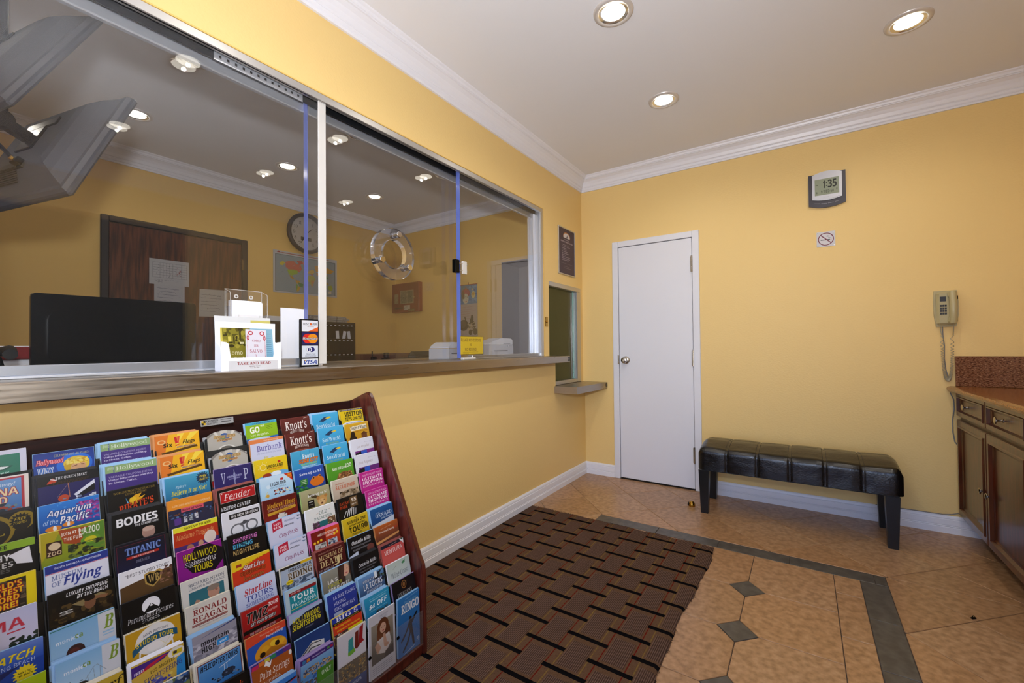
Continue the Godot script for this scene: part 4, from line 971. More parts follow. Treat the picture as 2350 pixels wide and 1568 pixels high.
const OTHER := {
	"map": [640, 372, 100.0, "b~b9c6cc;r~0,0,100,58~c9ccd2;l~12,2.6,86,2.6,1~b06058;p~a8282c~5,3,8,0.6,11,3;r~3,5,94,51~5a6c74;r~4,5.6,92,50~93a6b0;p~d8c83c~9,17,14,14,17,16,14,20,10,20;p~d26a5a~17,15,22,13,30,12,34,16,40,15,42,22,38,27,30,24,24,26,18,22;p~c85a50~34,11,42,10,44,14,38,16;p~d88a8a~43,11,50,9,52,13,47,18,44,15;p~9aba3a~20,25,29,24,36,25,35,30,30,31,27,33,22,31;p~c89a3a~23,32,28,34,31,37,29,38,25,36;p~d0a040~32,38,38,39,40,42,36,44,33,42;p~4a8a5a~36,41,44,43,43,48,38,47;p~c8a03c~35,46,40,48,37,54,34,55;p~7aaa4a~33,43,36,46,34,54,33,50;p~d8b84a~51,26,54,22,60,20,62,24,58,27;p~d0704a~55,27,60,27,58,29;p~b8b83c~50,30,60,29,64,34,62,36,58,46,54,40,50,36;p~d89a4a~56,36,62,36,60,42,57,46;p~d8a030~62,14,74,12,88,16,95,18,88,23,74,24,64,22;p~c89040~64,24,74,24,84,25,82,29,72,30,66,28;p~4a9a4a~76,28,83,27,84,31,78,33;p~c87ab0~68,29,73,30,72,36,70,34;p~b8a04a~79,34,82,36,86,39,82,40;p~a8b83a~84,42,90,40,93,45,90,49,84,46;p~e0d8c0~84,50,90,49,90,53,84,53;n~6,8,88,44~7a8c98,a8b8c0~160~0.5"],
	"clock_face": [360, 360, 100.0, "b~c8c2ba;t~12~44,11,12,10~1c1a18~f;t~1~68,17,4,9~1c1a18~f;t~2~80,30,6,9~1c1a18~f;t~3~85,46,6,9~1c1a18~f;t~4~80,63,6,9~1c1a18~f;t~5~68,76,6,9~1c1a18~f;t~6~47,82,7,10~1c1a18~f;t~7~26,76,7,9~1c1a18~f;t~8~13,62,7,9~1c1a18~f;t~9~9,46,7,9~1c1a18~f;t~10~12,29,11,9~1c1a18~f;t~11~27,16,8,9~1c1a18~f;e~50,50,1.5,1.5~2a2622"],
	"card_board": [196, 520, 100.0, "b~0b0b0d;r~5,3,90,64~e8eaf2;t~DISCOVER~13,18,76,13~1c1c22~s;e~55,24.6,6,7~e06a34;t~NETWORK~36,38,36,4~8a6a5a~s;p~e8662c~40,67,95,40,95,67;r~5,72,90,72~20205c;e~38,108,28,28~e02a24;e~66,108,28,28~f0941c;t~MasterCard~10,100,82,15~f6f4f2~bi~30182c;r~5,150,90,68~dde4f0;e~48,172,20,15~c4c8d0;e~58,172,18,15~262a70;e~46,172,14,14~f0f2f6;e~46,172,9,10~262a70;r~45,160,2,24~f0f2f6;t~Diners Club~26,194,54,8~5a6078~fi;t~International~22,204,62,8~5a6078~fi;r~5,226,90,36~eceff6;t~VISA~16,232,72,24~1f3f9c~bi;p~e0a030~16,232,30,232,26,240"],
	"yellow_sign": [300, 205, 100.0, "b~e2c228;r~0,0,100,1.4~3a2a14;r~0,67,100,1.4~3a2a14;r~98.6,0,1.4,68~3a2a14;t~PLEASE NO VISITORS~2,9,86,11~5c4318~s;t~&~41,27,6,9~5c4318~s;t~NO REFUND~18,44,50,10~5c4318~s;t~no refund check in within minutes check in counter~10,58,66,2~5c4318~b;t~by management~10,65,24,1.6~5c4318~b"],
	"purple_sign": [280, 530, 100.0, "b~38284a;e~50,30,22,17~c07a48;e~50,32,20,15~e8e4ec;r~28,36,44,14~38284a;r~30,34,40,3~e8e4ec;p~38284a~46,24,50,33,60,14,54,36,48,36;t~Welcome to~36,43,28,4~d8d0e0~b;t~Americas Best Value Inn~12,50,76,7~e4deea~g;t~Proper ID Required~20,66,40,4~d8d0e0~b;t~Phone Deposit Required~20,73,50,4~d8d0e0~b;t~No Barbecues~20,80,30,4~d8d0e0~b;t~No Loitering~20,87,28,4~d8d0e0~b;t~No Pets Allowed~20,94,36,4~d8d0e0~b;t~No Visitors Allowed~20,101,42,4~d8d0e0~b;t~No Refund~20,108,24,4~d8d0e0~b;t~Check Out Time 11:00am~20,115,52,4~d8d0e0~b;t~Smoke Free Guestrooms~20,122,50,4~d8d0e0~b;t~on this staff floor~20,129,40,4~d8d0e0~b;t~We Reserve the Right to Refuse Service to Anyone~14,144,74,3~c8c0d0~s;t~Maximum Occupancy~34,156,36,3~c8c0d0~s;t~www.americasbestvalueinn.com~34,162,40,3~c8c0d0~s"],
	"lcd": [320, 236, 100.0, "b~a4ae94;t~1~34,9,8,34~14180f~b;r~47,18,4,4~14180f;r~47,31,4,4~14180f;t~35~54,8,36,35~14180f~b;t~PM~4,24,10,4~2a3020~b;t~9 WED 68~26,52,52,13~242a1c~s;t~4~5,56,6,10~242a1c~s;t~F~88,50,5,8~242a1c~s"],
	"no_smoke": [220, 220, 100.0, "b~e6e4e8;e~50,50,42,42~7c1f38;e~50,50,37,37~ece8ec;r~22,52,50,5~26222a;r~74,52,6,5~d8a8a0;l~48,44,44,38,2~6a7080;l~50,30,60,34,2~6a7080;l~60,34,62,26,2~6a7080;l~62,38,76,46,2~6a7080;l~24,24,76,76,5.4~7c1f38;e~6,8,2.4,2.4~4a4e58;e~94,8,2.4,2.4~4a4e58;e~6,92,2.4,2.4~4a4e58;e~94,92,2.4,2.4~4a4e58"],
	"chart_paper": [300, 224, 100.0, "b~c9c9cc;r~8,10,86,44~8a8a8e;r~8.6,10.6,84.8,42.8~cdcdd0;l~8,18,94,18,0.7~8a8a8e;l~8,25,94,25,0.7~8a8a8e;l~8,32,94,32,0.7~8a8a8e;l~8,39,94,39,0.7~8a8a8e;l~8,46,94,46,0.7~8a8a8e;l~26,10,26,54,0.7~8a8a8e;l~34,10,34,54,0.7~8a8a8e;l~42,10,42,54,0.7~8a8a8e;l~50,10,50,54,0.7~8a8a8e;l~58,10,58,54,0.7~8a8a8e;l~66,10,66,54,0.7~8a8a8e;l~80,10,80,54,0.7~8a8a8e;n~68,20,11,26~b05050,a86868~14~1.4;n~10,12,70,40~5a5a64,7a7a80~60~0.8;n~12,58,20,12~4a4a54~20~0.8;n~30,58,44,6~6a6a74~22~0.7"],
	"note_paper": [200, 240, 100.0, "b~c6c6ca;l~10,14,80,16,1.2~7a7a88;l~10,26,66,27,1.2~7a7a88;l~10,38,84,40,1.2~7a7a88;l~10,50,60,51,1.2~7a7a88;l~10,62,78,64,1.2~7a7a88;l~10,74,70,75,1.2~7a7a88;l~10,86,82,88,1.2~7a7a88;l~10,98,50,99,1.2~7a7a88;n~8,10,80,92~5a5a6a,c6c6ca~60~1"],
	"hand_paper": [220, 220, 100.0, "b~c2c0bc;l~6,20,60,22,1~74747e;l~6,32,80,34,1~74747e;l~6,44,72,45,1~74747e;l~6,56,64,58,1~74747e;l~6,68,70,69,1~74747e;l~6,80,58,81,1~74747e;t~11/2~64,22,14,5~3a3a44~b;n~6,14,80,72~5a5a66,c2c0bc~50~1"],
	"tract_white": [160, 230, 100.0, "b~e8e6f2;l~8,20,6,144,1.6~b84858;l~92,20,94,144,1.6~b84858;e~22,14,12,8~c02a38;e~22,14,8,5~e8e6f2;e~78,14,12,8~c02a38;e~78,14,8,5~e8e6f2;e~10,32,6,9~c02a38;e~10,32,3,5~e8e6f2;e~90,32,6,9~c02a38;e~90,32,3,5~e8e6f2;t~COMO~30,38,40,9~a84454~f;t~SER~38,56,22,9~a84454~f;t~SALVO~18,75,60,12~a84454~f;t~Y~44,94,8,9~a84454~f;t~SABERLO~8,112,84,12~a84454~f"],
	"tract_yellow": [190, 220, 100.0, "b~d8c858;r~6,6,88,110~8a8228;n~6,6,88,60~5a5418,a89c38,3a3410~40~8;r~22,30,10,14~d8c858;l~40,30,40,50,5~4a4414;l~60,14,60,40,6~4a4414;l~58,48,70,48,5~e8e0b0;t~Como~20,68,44,11~f0ecd0~s;t~Salir de~20,84,56,11~f0ecd0~s;t~la Crisis~20,100,56,11~f0ecd0~s"],
	"tract_blue": [150, 220, 100.0, "b~8fc0d8;l~30,20,92,20,1.4~4a7a9a;l~30,28,92,28,1.4~4a7a9a;l~30,36,92,36,1.4~4a7a9a;l~30,44,92,44,1.4~4a7a9a;l~30,52,92,52,1.4~4a7a9a;l~30,60,92,60,1.4~4a7a9a;l~30,68,92,68,1.4~4a7a9a;l~30,76,92,76,1.4~4a7a9a;l~30,84,92,84,1.4~4a7a9a;l~30,92,92,92,1.4~4a7a9a;l~30,100,92,100,1.4~4a7a9a"],
	"tract_back": [260, 120, 100.0, "b~e6e8ea;r~62,3,38,43~d6cc72;t~QUE DEBO~34,8,22,4~5a6a9a~b"],
	"tract_sign": [360, 90, 100.0, "b~e4e4e8;t~TAKE AND READ~16,4,68,7~9a3a3a~g;t~GOSPEL TRACT~40,14,22,2.4~5a3a3a~b;t~Free For You~42,18,18,2~5a3a3a~b"],
	"calendar": [220, 500, 100.0, "b~b8a8a0;r~0,0,100,84~4a80ac;n~40,6,60,70~5a90bc,3a6c9c,6a9cc4~40~8;e~34,36,24,20~a02c4a;p~b85a3c~24,30,36,6,44,24;e~34,34,20,12~b03a5a;e~34,60,17,22~d8d0b8;e~20,44,8,18~6a4a2c;l~26,58,33,57,1.6~1c1814;l~41,56,47,56,1.6~1c1814;l~25,53,34,52,1.2~2a241c;l~40,51,48,51,1.2~2a241c;p~c8bca0~37,58,42,68,36,68;e~37,73,5,1.8~a84a4a;e~37,50,1.6,1.6~a02c3c;e~78,46,11,15~d8c88c;e~78,42,8,8~c89c3c;e~72,22,4,4~d8b060;e~84,26,3,3~2a3c80;l~0,98,80,96,0.8~a86a68;l~0,108,70,106,0.8~a86a68;l~0,118,84,116,0.8~a86a68;l~0,128,60,127,0.8~a86a68;l~0,138,76,136,0.8~a86a68;l~0,148,70,147,0.8~a86a68;e~22,176,26,24~3c3028;e~16,172,18,16~5a4c40;l~28,140,36,160,6~3a3026;e~70,150,8,18~3c322a;e~62,160,5,12~4a3c30;e~74,170,12,10~3a3028;n~44,164,44,40~c8b090,4a3c30,8a7860,a89878~30~5;l~58,214,92,182,3~3a3026;e~88,206,12,14~5a4c3c;e~60,208,10,12~4a4034"],
	"fire_panel": [220, 160, 100.0, "b~8a3416;r~9,26,15,24~a8977a;n~10,27,13,22~6a5a48~16~1;r~32,18,50,34~b4a68a;r~34,20,22,30~8a8470;r~58,20,20,30~7a7460;n~33,19,46,32~4a4638,c8bc9c,6a6450~60~1.4;r~10,60,32,4~5a2410;r~44,56,24,12~d0c8b8;n~46,58,20,8~8a8478~14~1;r~60,66,26,7~6a5034;t~FIRE ALARM~62,67,22,4~b89a5a~b"],
	"maker_label": [90, 60, 100.0, "b~18181c;t~RSI~24,16,52,22~c8c8cc~b;t~STEEL~30,44,40,10~a8a8ac~b"],
	"rack_label": [300, 64, 100.0, "b~a8a8a6;r~3,4,12,13~1c1a14;r~3,4,6,6~d8b020;r~9,10,6,7~d8b020;t~CERTIFIED~18,3,34,7~1c1c20~b;t~FOLDER DISPLAY~18,12,34,3~2a2a30~b;t~SERVICE INC.~18,16,24,2.4~2a2a30~b;r~60,4,34,2~4a4a4c;r~62,11,30,4~5a5a5c"],
	"small_note": [120, 120, 100.0, "b~d4d2cc;n~8,10,84,80~8a8880,b4b2ac~50~2"],
	"newsprint": [256, 128, 100.0, "b~b8b2aa;n~4,6,92,40~8a847c,7a746c~160~0.9;r~70,8,22,16~5a3a34"],
}

# ---------------------------------------------------------------- the lobby shell
const CROWN := [Vector2(0, -0.122), Vector2(0.012, -0.122), Vector2(0.014, -0.112), Vector2(0.011, -0.109), Vector2(0.017, -0.104), Vector2(0.021, -0.092), Vector2(0.019, -0.088), Vector2(0.026, -0.082), Vector2(0.034, -0.062), Vector2(0.047, -0.044), Vector2(0.066, -0.031), Vector2(0.073, -0.03), Vector2(0.073, -0.025), Vector2(0.079, -0.023), Vector2(0.083, -0.012), Vector2(0.092, -0.006), Vector2(0.095, 0.0)]
const BASE := [Vector2(0, 0.1068), Vector2(0.006, 0.1068), Vector2(0.010, 0.099), Vector2(0.012, 0.089), Vector2(0.0095, 0.086), Vector2(0.0125, 0.082), Vector2(0.014, 0.05), Vector2(0.0115, 0.047), Vector2(0.0145, 0.043), Vector2(0.0115, 0.039), Vector2(0.015, 0.035), Vector2(0.015, 0.0)]

func rev(a: Array) -> Array:
	var b := a.duplicate()
	b.reverse()
	return b


func room() -> void:
	var ye: Material = M.wall_yellow
	struct("wall_left", boxes([
		[V(-0.12, 0, 0.573), V(0, 1.04, 5.3)], [V(-0.12, 0, -0.12), V(0, 0.786, 0.573)],
		[V(-0.12, 2.262, -0.12), V(XU, H, 5.3)], [V(-0.12, 1.04, 0.640), V(XU, 2.262, 0.728)],
		[V(-0.12, 1.70, -0.12), V(XU, 2.262, 0.640)], [V(-0.12, 0.786, -0.12), V(XU, 1.70, 0.046)],
		[V(-0.12, 1.04, 0.573), V(XU, 1.089, 0.640)], [V(-0.12, 1.04, 4.6), V(XU, 2.262, 5.3)]]), ye, "warm yellow wall with the check-in window")
	struct("wall_back", boxes([[V(-0.018, 0, -0.12), V(0.295, H, 0)], [V(0.99, 0, -0.12), V(3.19, H, 0)], [V(0.295, 2.075, -0.12), V(0.99, H, 0)], [V(0.295, 0, -0.12), V(0.99, 2.075, -0.06)]]), ye, "warm yellow far wall with the white door")
	struct("wall_right", boxes([[V(3.07, 0, -0.12), V(3.19, H, 2.02)], [V(3.07, 0, 3.35), V(3.19, H, 5.3)], [V(3.07, 2.30, 2.02), V(3.19, H, 3.35)]]), ye, "warm yellow wall on the cabinet side")
	struct("wall_front", boxes([[V(-0.12, 0, 5.3), V(0.35, H, 5.42)], [V(2.75, 0, 5.3), V(3.19, H, 5.42)], [V(0.35, 2.35, 5.3), V(2.75, H, 5.42)]]), ye, "yellow entrance wall behind the viewer")
	struct("ceiling", boxes([[V(-2.76, H, -0.18), V(3.19, H + 0.12, 5.42)]]), M.ceiling_white, "flat off-white ceiling with recessed lights")
	struct("hallway", boxes([[V(3.19, 0, 1.90), V(4.8, H, 2.02)], [V(3.19, 0, 3.35), V(4.8, H, 3.47)], [V(4.8, 0, 1.90), V(4.92, H, 3.47)], [V(3.19, H, 1.90), V(4.92, H + 0.12, 3.47)], [V(3.19, -0.14, 1.90), V(4.92, 0, 3.47)]]), M.hall_dark, "unlit corridor off the lobby, seen only as a reflection")
	# entrance glazing behind the viewer
	for i in 3:
		var x0 := 0.35 + i * 0.8
		var w := struct_node("window_%d" % (i + 3), "glazed entrance bay behind the viewer")
		obj("frame", boxes([[V(x0, 0, 5.33), V(x0 + 0.05, 2.35, 5.39)], [V(x0 + 0.75, 0, 5.33), V(x0 + 0.8, 2.35, 5.39)], [V(x0 + 0.05, 2.29, 5.33), V(x0 + 0.75, 2.35, 5.39)], [V(x0 + 0.05, 0, 5.33), V(x0 + 0.75, 0.1, 5.39)]]), M.aluminium, w)
		obj("pane", boxes([[V(x0 + 0.05, 0.1, 5.357), V(x0 + 0.75, 2.29, 5.363)]]), M.pane, w)
	struct("pavement", boxes([[V(-6, -0.16, 5.42), V(9, -0.04, 14)]]), M.pavement, "grey pavement outside the entrance")

	var mb := MB.new()
	mb.mould(CROWN, V(XU, H, 0), V(XU, H, 5.3), V(1, 0, 0), 1, 1)
	struct("trim_1", mb, M.trim_white, "white crown moulding above the check-in window wall")
	mb = MB.new()
	mb.mould(CROWN, V(XU, H, 0), V(3.07, H, 0), V(0, 0, 1), 1, 1)
	struct("trim_2", mb, M.trim_white, "white crown moulding along the far wall")
	mb = MB.new()
	mb.mould(CROWN, V(3.07, H, 0), V(3.07, H, 5.3), V(-1, 0, 0), 1, 1)
	mb.mould(CROWN, V(XU, H, 5.3), V(3.07, H, 5.3), V(0, 0, -1), 1, 1)
	struct("trim_3", mb, M.trim_white, "white crown moulding on the cabinet side")
	mb = MB.new()
	mb.mould(BASE, V(0, 0, 0), V(0, 0, 5.3), V(1, 0, 0), 1, 0)
	struct("baseboard_left", mb, M.trim_white, "white grooved baseboard under the check-in window")
	mb = MB.new()
	mb.mould(BASE, V(0, 0, 0), V(0.2805, 0, 0), V(0, 0, 1), 1, 0)
	struct("baseboard_back_1", mb, M.trim_white, "short white baseboard left of the white door")
	mb = MB.new()
	mb.mould(BASE, V(1.004, 0, 0), V(2.56, 0, 0), V(0, 0, 1), 0, 0)
	struct("baseboard_back_2", mb, M.trim_white, "white grooved baseboard behind the black bench")


func office_room() -> void:
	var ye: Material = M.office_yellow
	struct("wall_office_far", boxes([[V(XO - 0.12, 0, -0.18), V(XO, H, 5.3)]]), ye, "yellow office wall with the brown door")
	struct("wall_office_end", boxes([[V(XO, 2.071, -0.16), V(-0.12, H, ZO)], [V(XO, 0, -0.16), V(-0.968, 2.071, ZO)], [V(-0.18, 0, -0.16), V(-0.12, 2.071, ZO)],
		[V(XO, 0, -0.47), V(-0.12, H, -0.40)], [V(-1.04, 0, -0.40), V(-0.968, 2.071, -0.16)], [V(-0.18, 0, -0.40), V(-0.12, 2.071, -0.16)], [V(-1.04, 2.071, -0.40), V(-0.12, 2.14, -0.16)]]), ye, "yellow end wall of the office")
	struct("wall_office_near", boxes([[V(XO - 0.12, 0, 5.18), V(-0.12, H, 5.3)]]), ye, "near end wall of the office, out of view")
	var lining := struct_node("door_3", "grey doorway recess in the office end wall")
	obj("reveal", boxes([[V(-0.968, 0, -0.40), V(-0.962, 2.071, ZO)], [V(-0.968, 2.065, -0.40), V(-0.18, 2.071, ZO)]]), M.grey_door, lining)
	obj("slab", boxes([[V(-0.962, 0, -0.39), V(-0.18, 2.062, -0.365)]]), M.grey_door, lining)
	struct("office_floor", boxes([[V(XO - 0.12, -0.12, -0.47), V(-0.12, 0, 5.3)]]), M.grey_door, "office floor, hidden behind the counter")
	var mb := MB.new()
	mb.mould(CROWN, V(XO, H, ZO), V(XO, H, 5.18), V(1, 0, 0), 1, 1)
	struct("trim_4", mb, M.trim_white, "white crown moulding above the brown office door")
	mb = MB.new()
	mb.mould(CROWN, V(XO, H, ZO), V(-0.12, H, ZO), V(0, 0, 1), 1, 0)
	struct("trim_5", mb, M.trim_white, "white crown moulding on the office end wall")
	# brown door
	var d := struct_node("door_2", "dark wood-grained door in a dark frame, office far wall")
	obj("frame", boxes([[V(XO, 0, 2.717), V(XO + 0.03, 2.185, 2.763)], [V(XO, 0, 1.746), V(XO + 0.03, 2.185, 1.792)], [V(XO, 2.14, 1.792), V(XO + 0.03, 2.185, 2.717)]], 0.004), M.frame_brown, d)
	obj("slab", boxes([[V(XO, 0.005, 1.795), V(XO + 0.016, 2.137, 2.714)]], 0.002), M.brown_door, d)
	for y in [0.3, 1.1, 1.9]:
		obj("hinge", boxes([[V(XO + 0.014, y, 1.785), V(XO + 0.036, y + 0.1, 1.80)]], 0.002), M.nickel, d)
	mb = MB.new()
	mb.lathe([Vector2(0.03, 0), Vector2(0.03, 0.008), Vector2(0.012, 0.01), Vector2(0.012, 0.03), Vector2(0.027, 0.045), Vector2(0.024, 0.06), Vector2(0, 0.065)], V(XO + 0.016, 0.98, 2.65), V(1, 0, 0))
	obj("knob", mb, M.nickel, d)


func lobby_door() -> void:
	var d := struct_node("door_1", "narrow plain white door in a white casing")
	obj("casing", boxes([[V(0.2805, 0, -0.02), V(0.3325, 2.09, 0.014)], [V(0.9515, 0, -0.02), V(1.004, 2.09, 0.014)], [V(0.3325, 2.04, -0.02), V(0.9515, 2.09, 0.014)]], 0.003), M.door_white, d)
	obj("jamb", boxes([[V(0.295, 0, -0.06), V(0.3315, 2.045, -0.021)], [V(0.9525, 0, -0.06), V(0.99, 2.045, -0.021)], [V(0.295, 2.041, -0.06), V(0.99, 2.075, -0.021)]]), M.door_white, d)
	obj("slab", boxes([[V(0.3365, 0.012, -0.036), V(0.9475, 2.036, 0.004)]], 0.002), M.door_white, d)
	for y in [0.22, 1.0, 1.76]:
		var h := obj("hinge", boxes([[V(0.938, y, 0.002), V(0.956, y + 0.125, 0.0165)]], 0.003), M.nickel, d)
		var mb := MB.new()
		mb.tube(PackedVector3Array([V(0.9495, y - 0.004, 0.018), V(0.9495, y + 0.129, 0.018)]), 0.007, 10)
		var pin := obj("hinge_pin", mb, M.nickel, h)
	var mb := MB.new()
	mb.lathe([Vector2(0.034, 0), Vector2(0.034, 0.004), Vector2(0.028, 0.009), Vector2(0.013, 0.012), Vector2(0.013, 0.03), Vector2(0.024, 0.036), Vector2(0.027, 0.048), Vector2(0.024, 0.06), Vector2(0.012, 0.064), Vector2(0.01, 0.061), Vector2(0, 0.061)], V(0.3925, 1.042, 0.004), V(0, 0, 1), 28)
	obj("knob", mb, M.nickel, d)
	obj("strike_plate", boxes([[V(0.322, 1.005, 0.008), V(0.335, 1.085, 0.0155)]], 0.001), M.nickel, d)


# ---------------------------------------------------------------- check-in window
func check_in_window() -> void:
	var w := struct_node("window_1", "long check-in window with thick acrylic panes in an aluminium frame")
	# outer frame with the pale bead round it
	obj("frame", boxes([[V(XU - 0.02, 2.229, 0.732), V(XU + 0.004, 2.260, 4.6)], [V(XU - 0.02, 1.091, 0.732), V(XU + 0.004, 2.229, 0.764)]], 0.002), M.aluminium, w)
	obj("bead", boxes([[V(XU - 0.002, 2.2605, 0.722), V(XU + 0.006, 2.266, 4.6)], [V(XU - 0.002, 1.091, 0.722), V(XU + 0.006, 2.2605, 0.7315)]], 0.001), M.office_yellow, w)
	obj("sill_rail", boxes([[V(-0.105, 1.0915, 2.62), V(XU - 0.004, 1.099, 4.6)], [V(-0.07, 1.099, 2.62), V(XU - 0.012, 1.127, 4.6)]], 0.002), M.aluminium_pale, w)
	obj("sill_rail", boxes([[V(-0.105, 1.0915, 0.765), V(XU - 0.004, 1.096, 1.60)], [V(-0.07, 1.096, 0.765), V(XU - 0.012, 1.116, 1.60)]], 0.002), M.aluminium, w)
	# header track: dark channel with two fins, bright inner rail
	obj("track_channel", boxes([[V(-0.112, 2.245, 0.765), V(XU - 0.021, 2.2615, 4.6)], [V(-0.066, 2.215, 0.765), V(-0.062, 2.245, 4.6)], [V(-0.026, 2.229, 0.765), V(XU - 0.0205 + 0.018, 2.2295, 4.6)]]), M.aluminium_dark, w)
	obj("inner_rail", boxes([[V(-0.112, 2.196, 0.765), V(-0.104, 2.245, 4.6)], [V(-0.118, 2.192, 0.765), V(-0.098, 2.200, 4.6)]], 0.002), M.aluminium_pale, w)
	obj("jamb_channel", boxes([[V(-0.118, 1.091, 0.750), V(-0.021, 2.245, 0.766)], [V(-0.118, 1.091, 0.766), V(-0.108, 2.245, 0.80)], [V(-0.07, 1.091, 0.766), V(-0.063, 2.245, 0.80)]], 0.002), M.aluminium_pale, w)
	var sc := MB.new()
	for z in [0.95, 1.06, 1.3, 1.55, 1.9, 2.2, 2.46, 2.95, 3.15, 3.5]:
		sc.lathe([Vector2(0.006, 0), Vector2(0.006, 0.002), Vector2(0.0, 0.004)], V(-0.045, 2.245, z), V(0, -1, 0), 8)
	obj("screws", sc, M.nickel, w)
	var ps_ := MB.new()
	ps_.box(V(-0.055, 2.208, 2.69), V(-0.051, 2.243, 3.02))
	obj("perforated_strip", ps_, M.aluminium_pale, w)
	for i in 12:
		obj("slot", boxes([[V(-0.0512, 2.220, 2.705 + i * 0.0265), V(-0.0505, 2.229, 2.713 + i * 0.0265)]]), M.black_matte, w)
	# three panes, 30 mm acrylic
	pane(w, V(-0.06, 1.10, 2.605), V(-0.03, 2.24, 4.6))
	pane(w, V(-0.105, 1.10, 1.66), V(-0.075, 2.24, 2.655))
	pane(w, V(-0.06, 1.10, 0.77), V(-0.03, 2.24, 1.712))
	obj("edge_strip", boxes([[V(-0.031, 1.10, 2.600), V(-0.024, 2.252, 2.636)], [V(-0.058, 1.10, 2.5985), V(-0.031, 2.24, 2.6045)]], 0.002), M.acrylic_edge_pale, w)
	obj("edge_strip", boxes([[V(-0.0295, 1.10, 2.606), V(-0.0255, 2.24, 2.614)]], 0.001), M.aluminium_pale, w)
	# speak-through ring on three chrome stand-offs, in front of a hole in the middle pane
	var c := V(-0.05, 1.641, 2.222)
	var r := thing("speaking_ring", "round clear acrylic speaking ring on three chrome stand-offs", "speak-through", c)
	var mb := MB.new()
	mb.lathe([Vector2(0.074, 0), Vector2(0.13, 0), Vector2(0.13, 0.03), Vector2(0.074, 0.03), Vector2(0.074, 0)], V(-0.052, 1.641, 2.222), V(1, 0, 0), 56, true)
	obj("ring", mb, M.acrylic_solid, r)
	for a in [82.0, 205.0, 325.0]:
		var q := V(-0.074, 1.641 + 0.101 * sin(deg_to_rad(a)), 2.222 - 0.101 * cos(deg_to_rad(a)))
		mb = MB.new()
		mb.lathe([Vector2(0, -0.001), Vector2(0.015, -0.001), Vector2(0.015, 0.018), Vector2(0.013, 0.02), Vector2(0.013, 0.052), Vector2(0.016, 0.054), Vector2(0.016, 0.07), Vector2(0.014, 0.072), Vector2(0, 0.072)], q, V(1, 0, 0), 24, true)
		obj("stand_off", mb, M.chrome, r)
	# latch on the edge of the right pane
	var l := thing("pane_latch", "small black latch with a clear keeper on the right pane edge", "latch", V(-0.03, 1.60, 1.72))
	obj("catch", boxes([[V(-0.040, 1.612, 1.738), V(-0.012, 1.69, 1.775)]], 0.002), M.black_plastic, l)
	obj("keeper", boxes([[V(-0.028, 1.612, 1.665), V(-0.016, 1.69, 1.705)]], 0.002), M.acrylic_edge_pale, l)
	mb = MB.new()
	for y in [1.63, 1.672]:
		mb.tube(PackedVector3Array([V(-0.02, y, 1.66), V(-0.02, y, 1.74)]), 0.004, 8)
	obj("bolt", mb, M.chrome, l)
	# pane shoe at the foot of the right pane
	var sh := thing("pane_shoe", "clear block clamping the foot of the right pane", "clamp", V(-0.03, 1.0915, 1.66))
	obj("block", boxes([[V(-0.028, 1.0918, 1.60), V(-0.004, 1.105, 1.72)]], 0.003), M.acrylic_edge_pale, sh)
	# steel counter through the window
	var t := struct("trim_counter", MB.new() if false else counter_mesh(), M.stainless, "long brushed steel counter below the check-in window")
	var lab := thing("maker_label", "tiny black maker label on the far end of the steel counter", "label", V(0.135, 1.06, 0.585))
	var lb := MB.new()
	lb.quad(V(0.1352, 1.049, 0.614), V(0.1352, 1.049, 0.575), V(0.1352, 1.083, 0.575), V(0.1352, 1.083, 0.614), print_rect("maker_label"))
	obj("plate", lb, print_mat("maker_label"), lab)


func counter_mesh() -> MB:
	return boxes([[V(-0.12, 1.0402, 0.5735), V(0.1345, 1.091, 4.6)], [V(-0.66, 1.055, 0.65), V(-0.12, 1.091, 4.6)]], 0.003)


func pane(w: Node3D, lo: Vector3, hi: Vector3) -> void:
	var p := obj("pane", boxes([[lo, hi]]), M.pane, w)
	obj("polished_edge", boxes([[V(lo.x + 0.0005, lo.y, hi.z - 0.0008), V(hi.x - 0.0005, hi.y, hi.z + 0.0008)]]), M.acrylic_edge, w)


func side_window() -> void:
	var w := struct_node("window_2", "small green-tinted side window by the white door")
	obj("frame", boxes([[V(-0.10, 1.663, 0.046), V(XU + 0.003, 1.70, 0.640)], [V(-0.10, 0.845, 0.046), V(XU + 0.003, 1.663, 0.122)], [V(-0.10, 0.845, 0.122), V(XU + 0.001, 0.876, 0.60)]], 0.003), M.aluminium, w)
	obj("pane", boxes([[V(-0.062, 0.876, 0.150), V(-0.05, 1.663, 0.640)]]), M.green_glass, w)
	obj("pane_edge", boxes([[V(-0.064, 0.876, 0.123), V(-0.048, 1.663, 0.149)]], 0.001), M.green_edge, w)
	var mb := MB.new()
	for i in 8:
		mb.lathe([Vector2(0.003, 0), Vector2(0.003, 0.001), Vector2(0, 0.001)], V(-0.047, 0.93 + i * 0.098, 0.138), V(1, 0, 0), 6)
	obj("rivet", mb, M.aluminium_dark, w)
	# steel shelf
	var s := thing("steel_shelf", "short stainless steel shelf under the green side window", "shelf", V(0.1, 0.83, 0.3))
	mb = MB.new()
	mb.prism(PackedVector2Array([Vector2(-0.10, 0.002), Vector2(0.218, 0.002), Vector2(0.196, 0.585), Vector2(-0.10, 0.60)]), V(0, 0.787, 0), V(1, 0, 0), V(0, 0, 1), V(0, 0.056, 0))
	obj("top", mb, M.stainless, s)
	mb = MB.new()
	mb.quad(V(0.2195, 0.803, 0.034), V(0.2205, 0.803, 0.006), V(0.2205, 0.832, 0.006), V(0.2195, 0.832, 0.034), print_rect("maker_label"))
	obj("maker_plate", mb, print_mat("maker_label"), s)


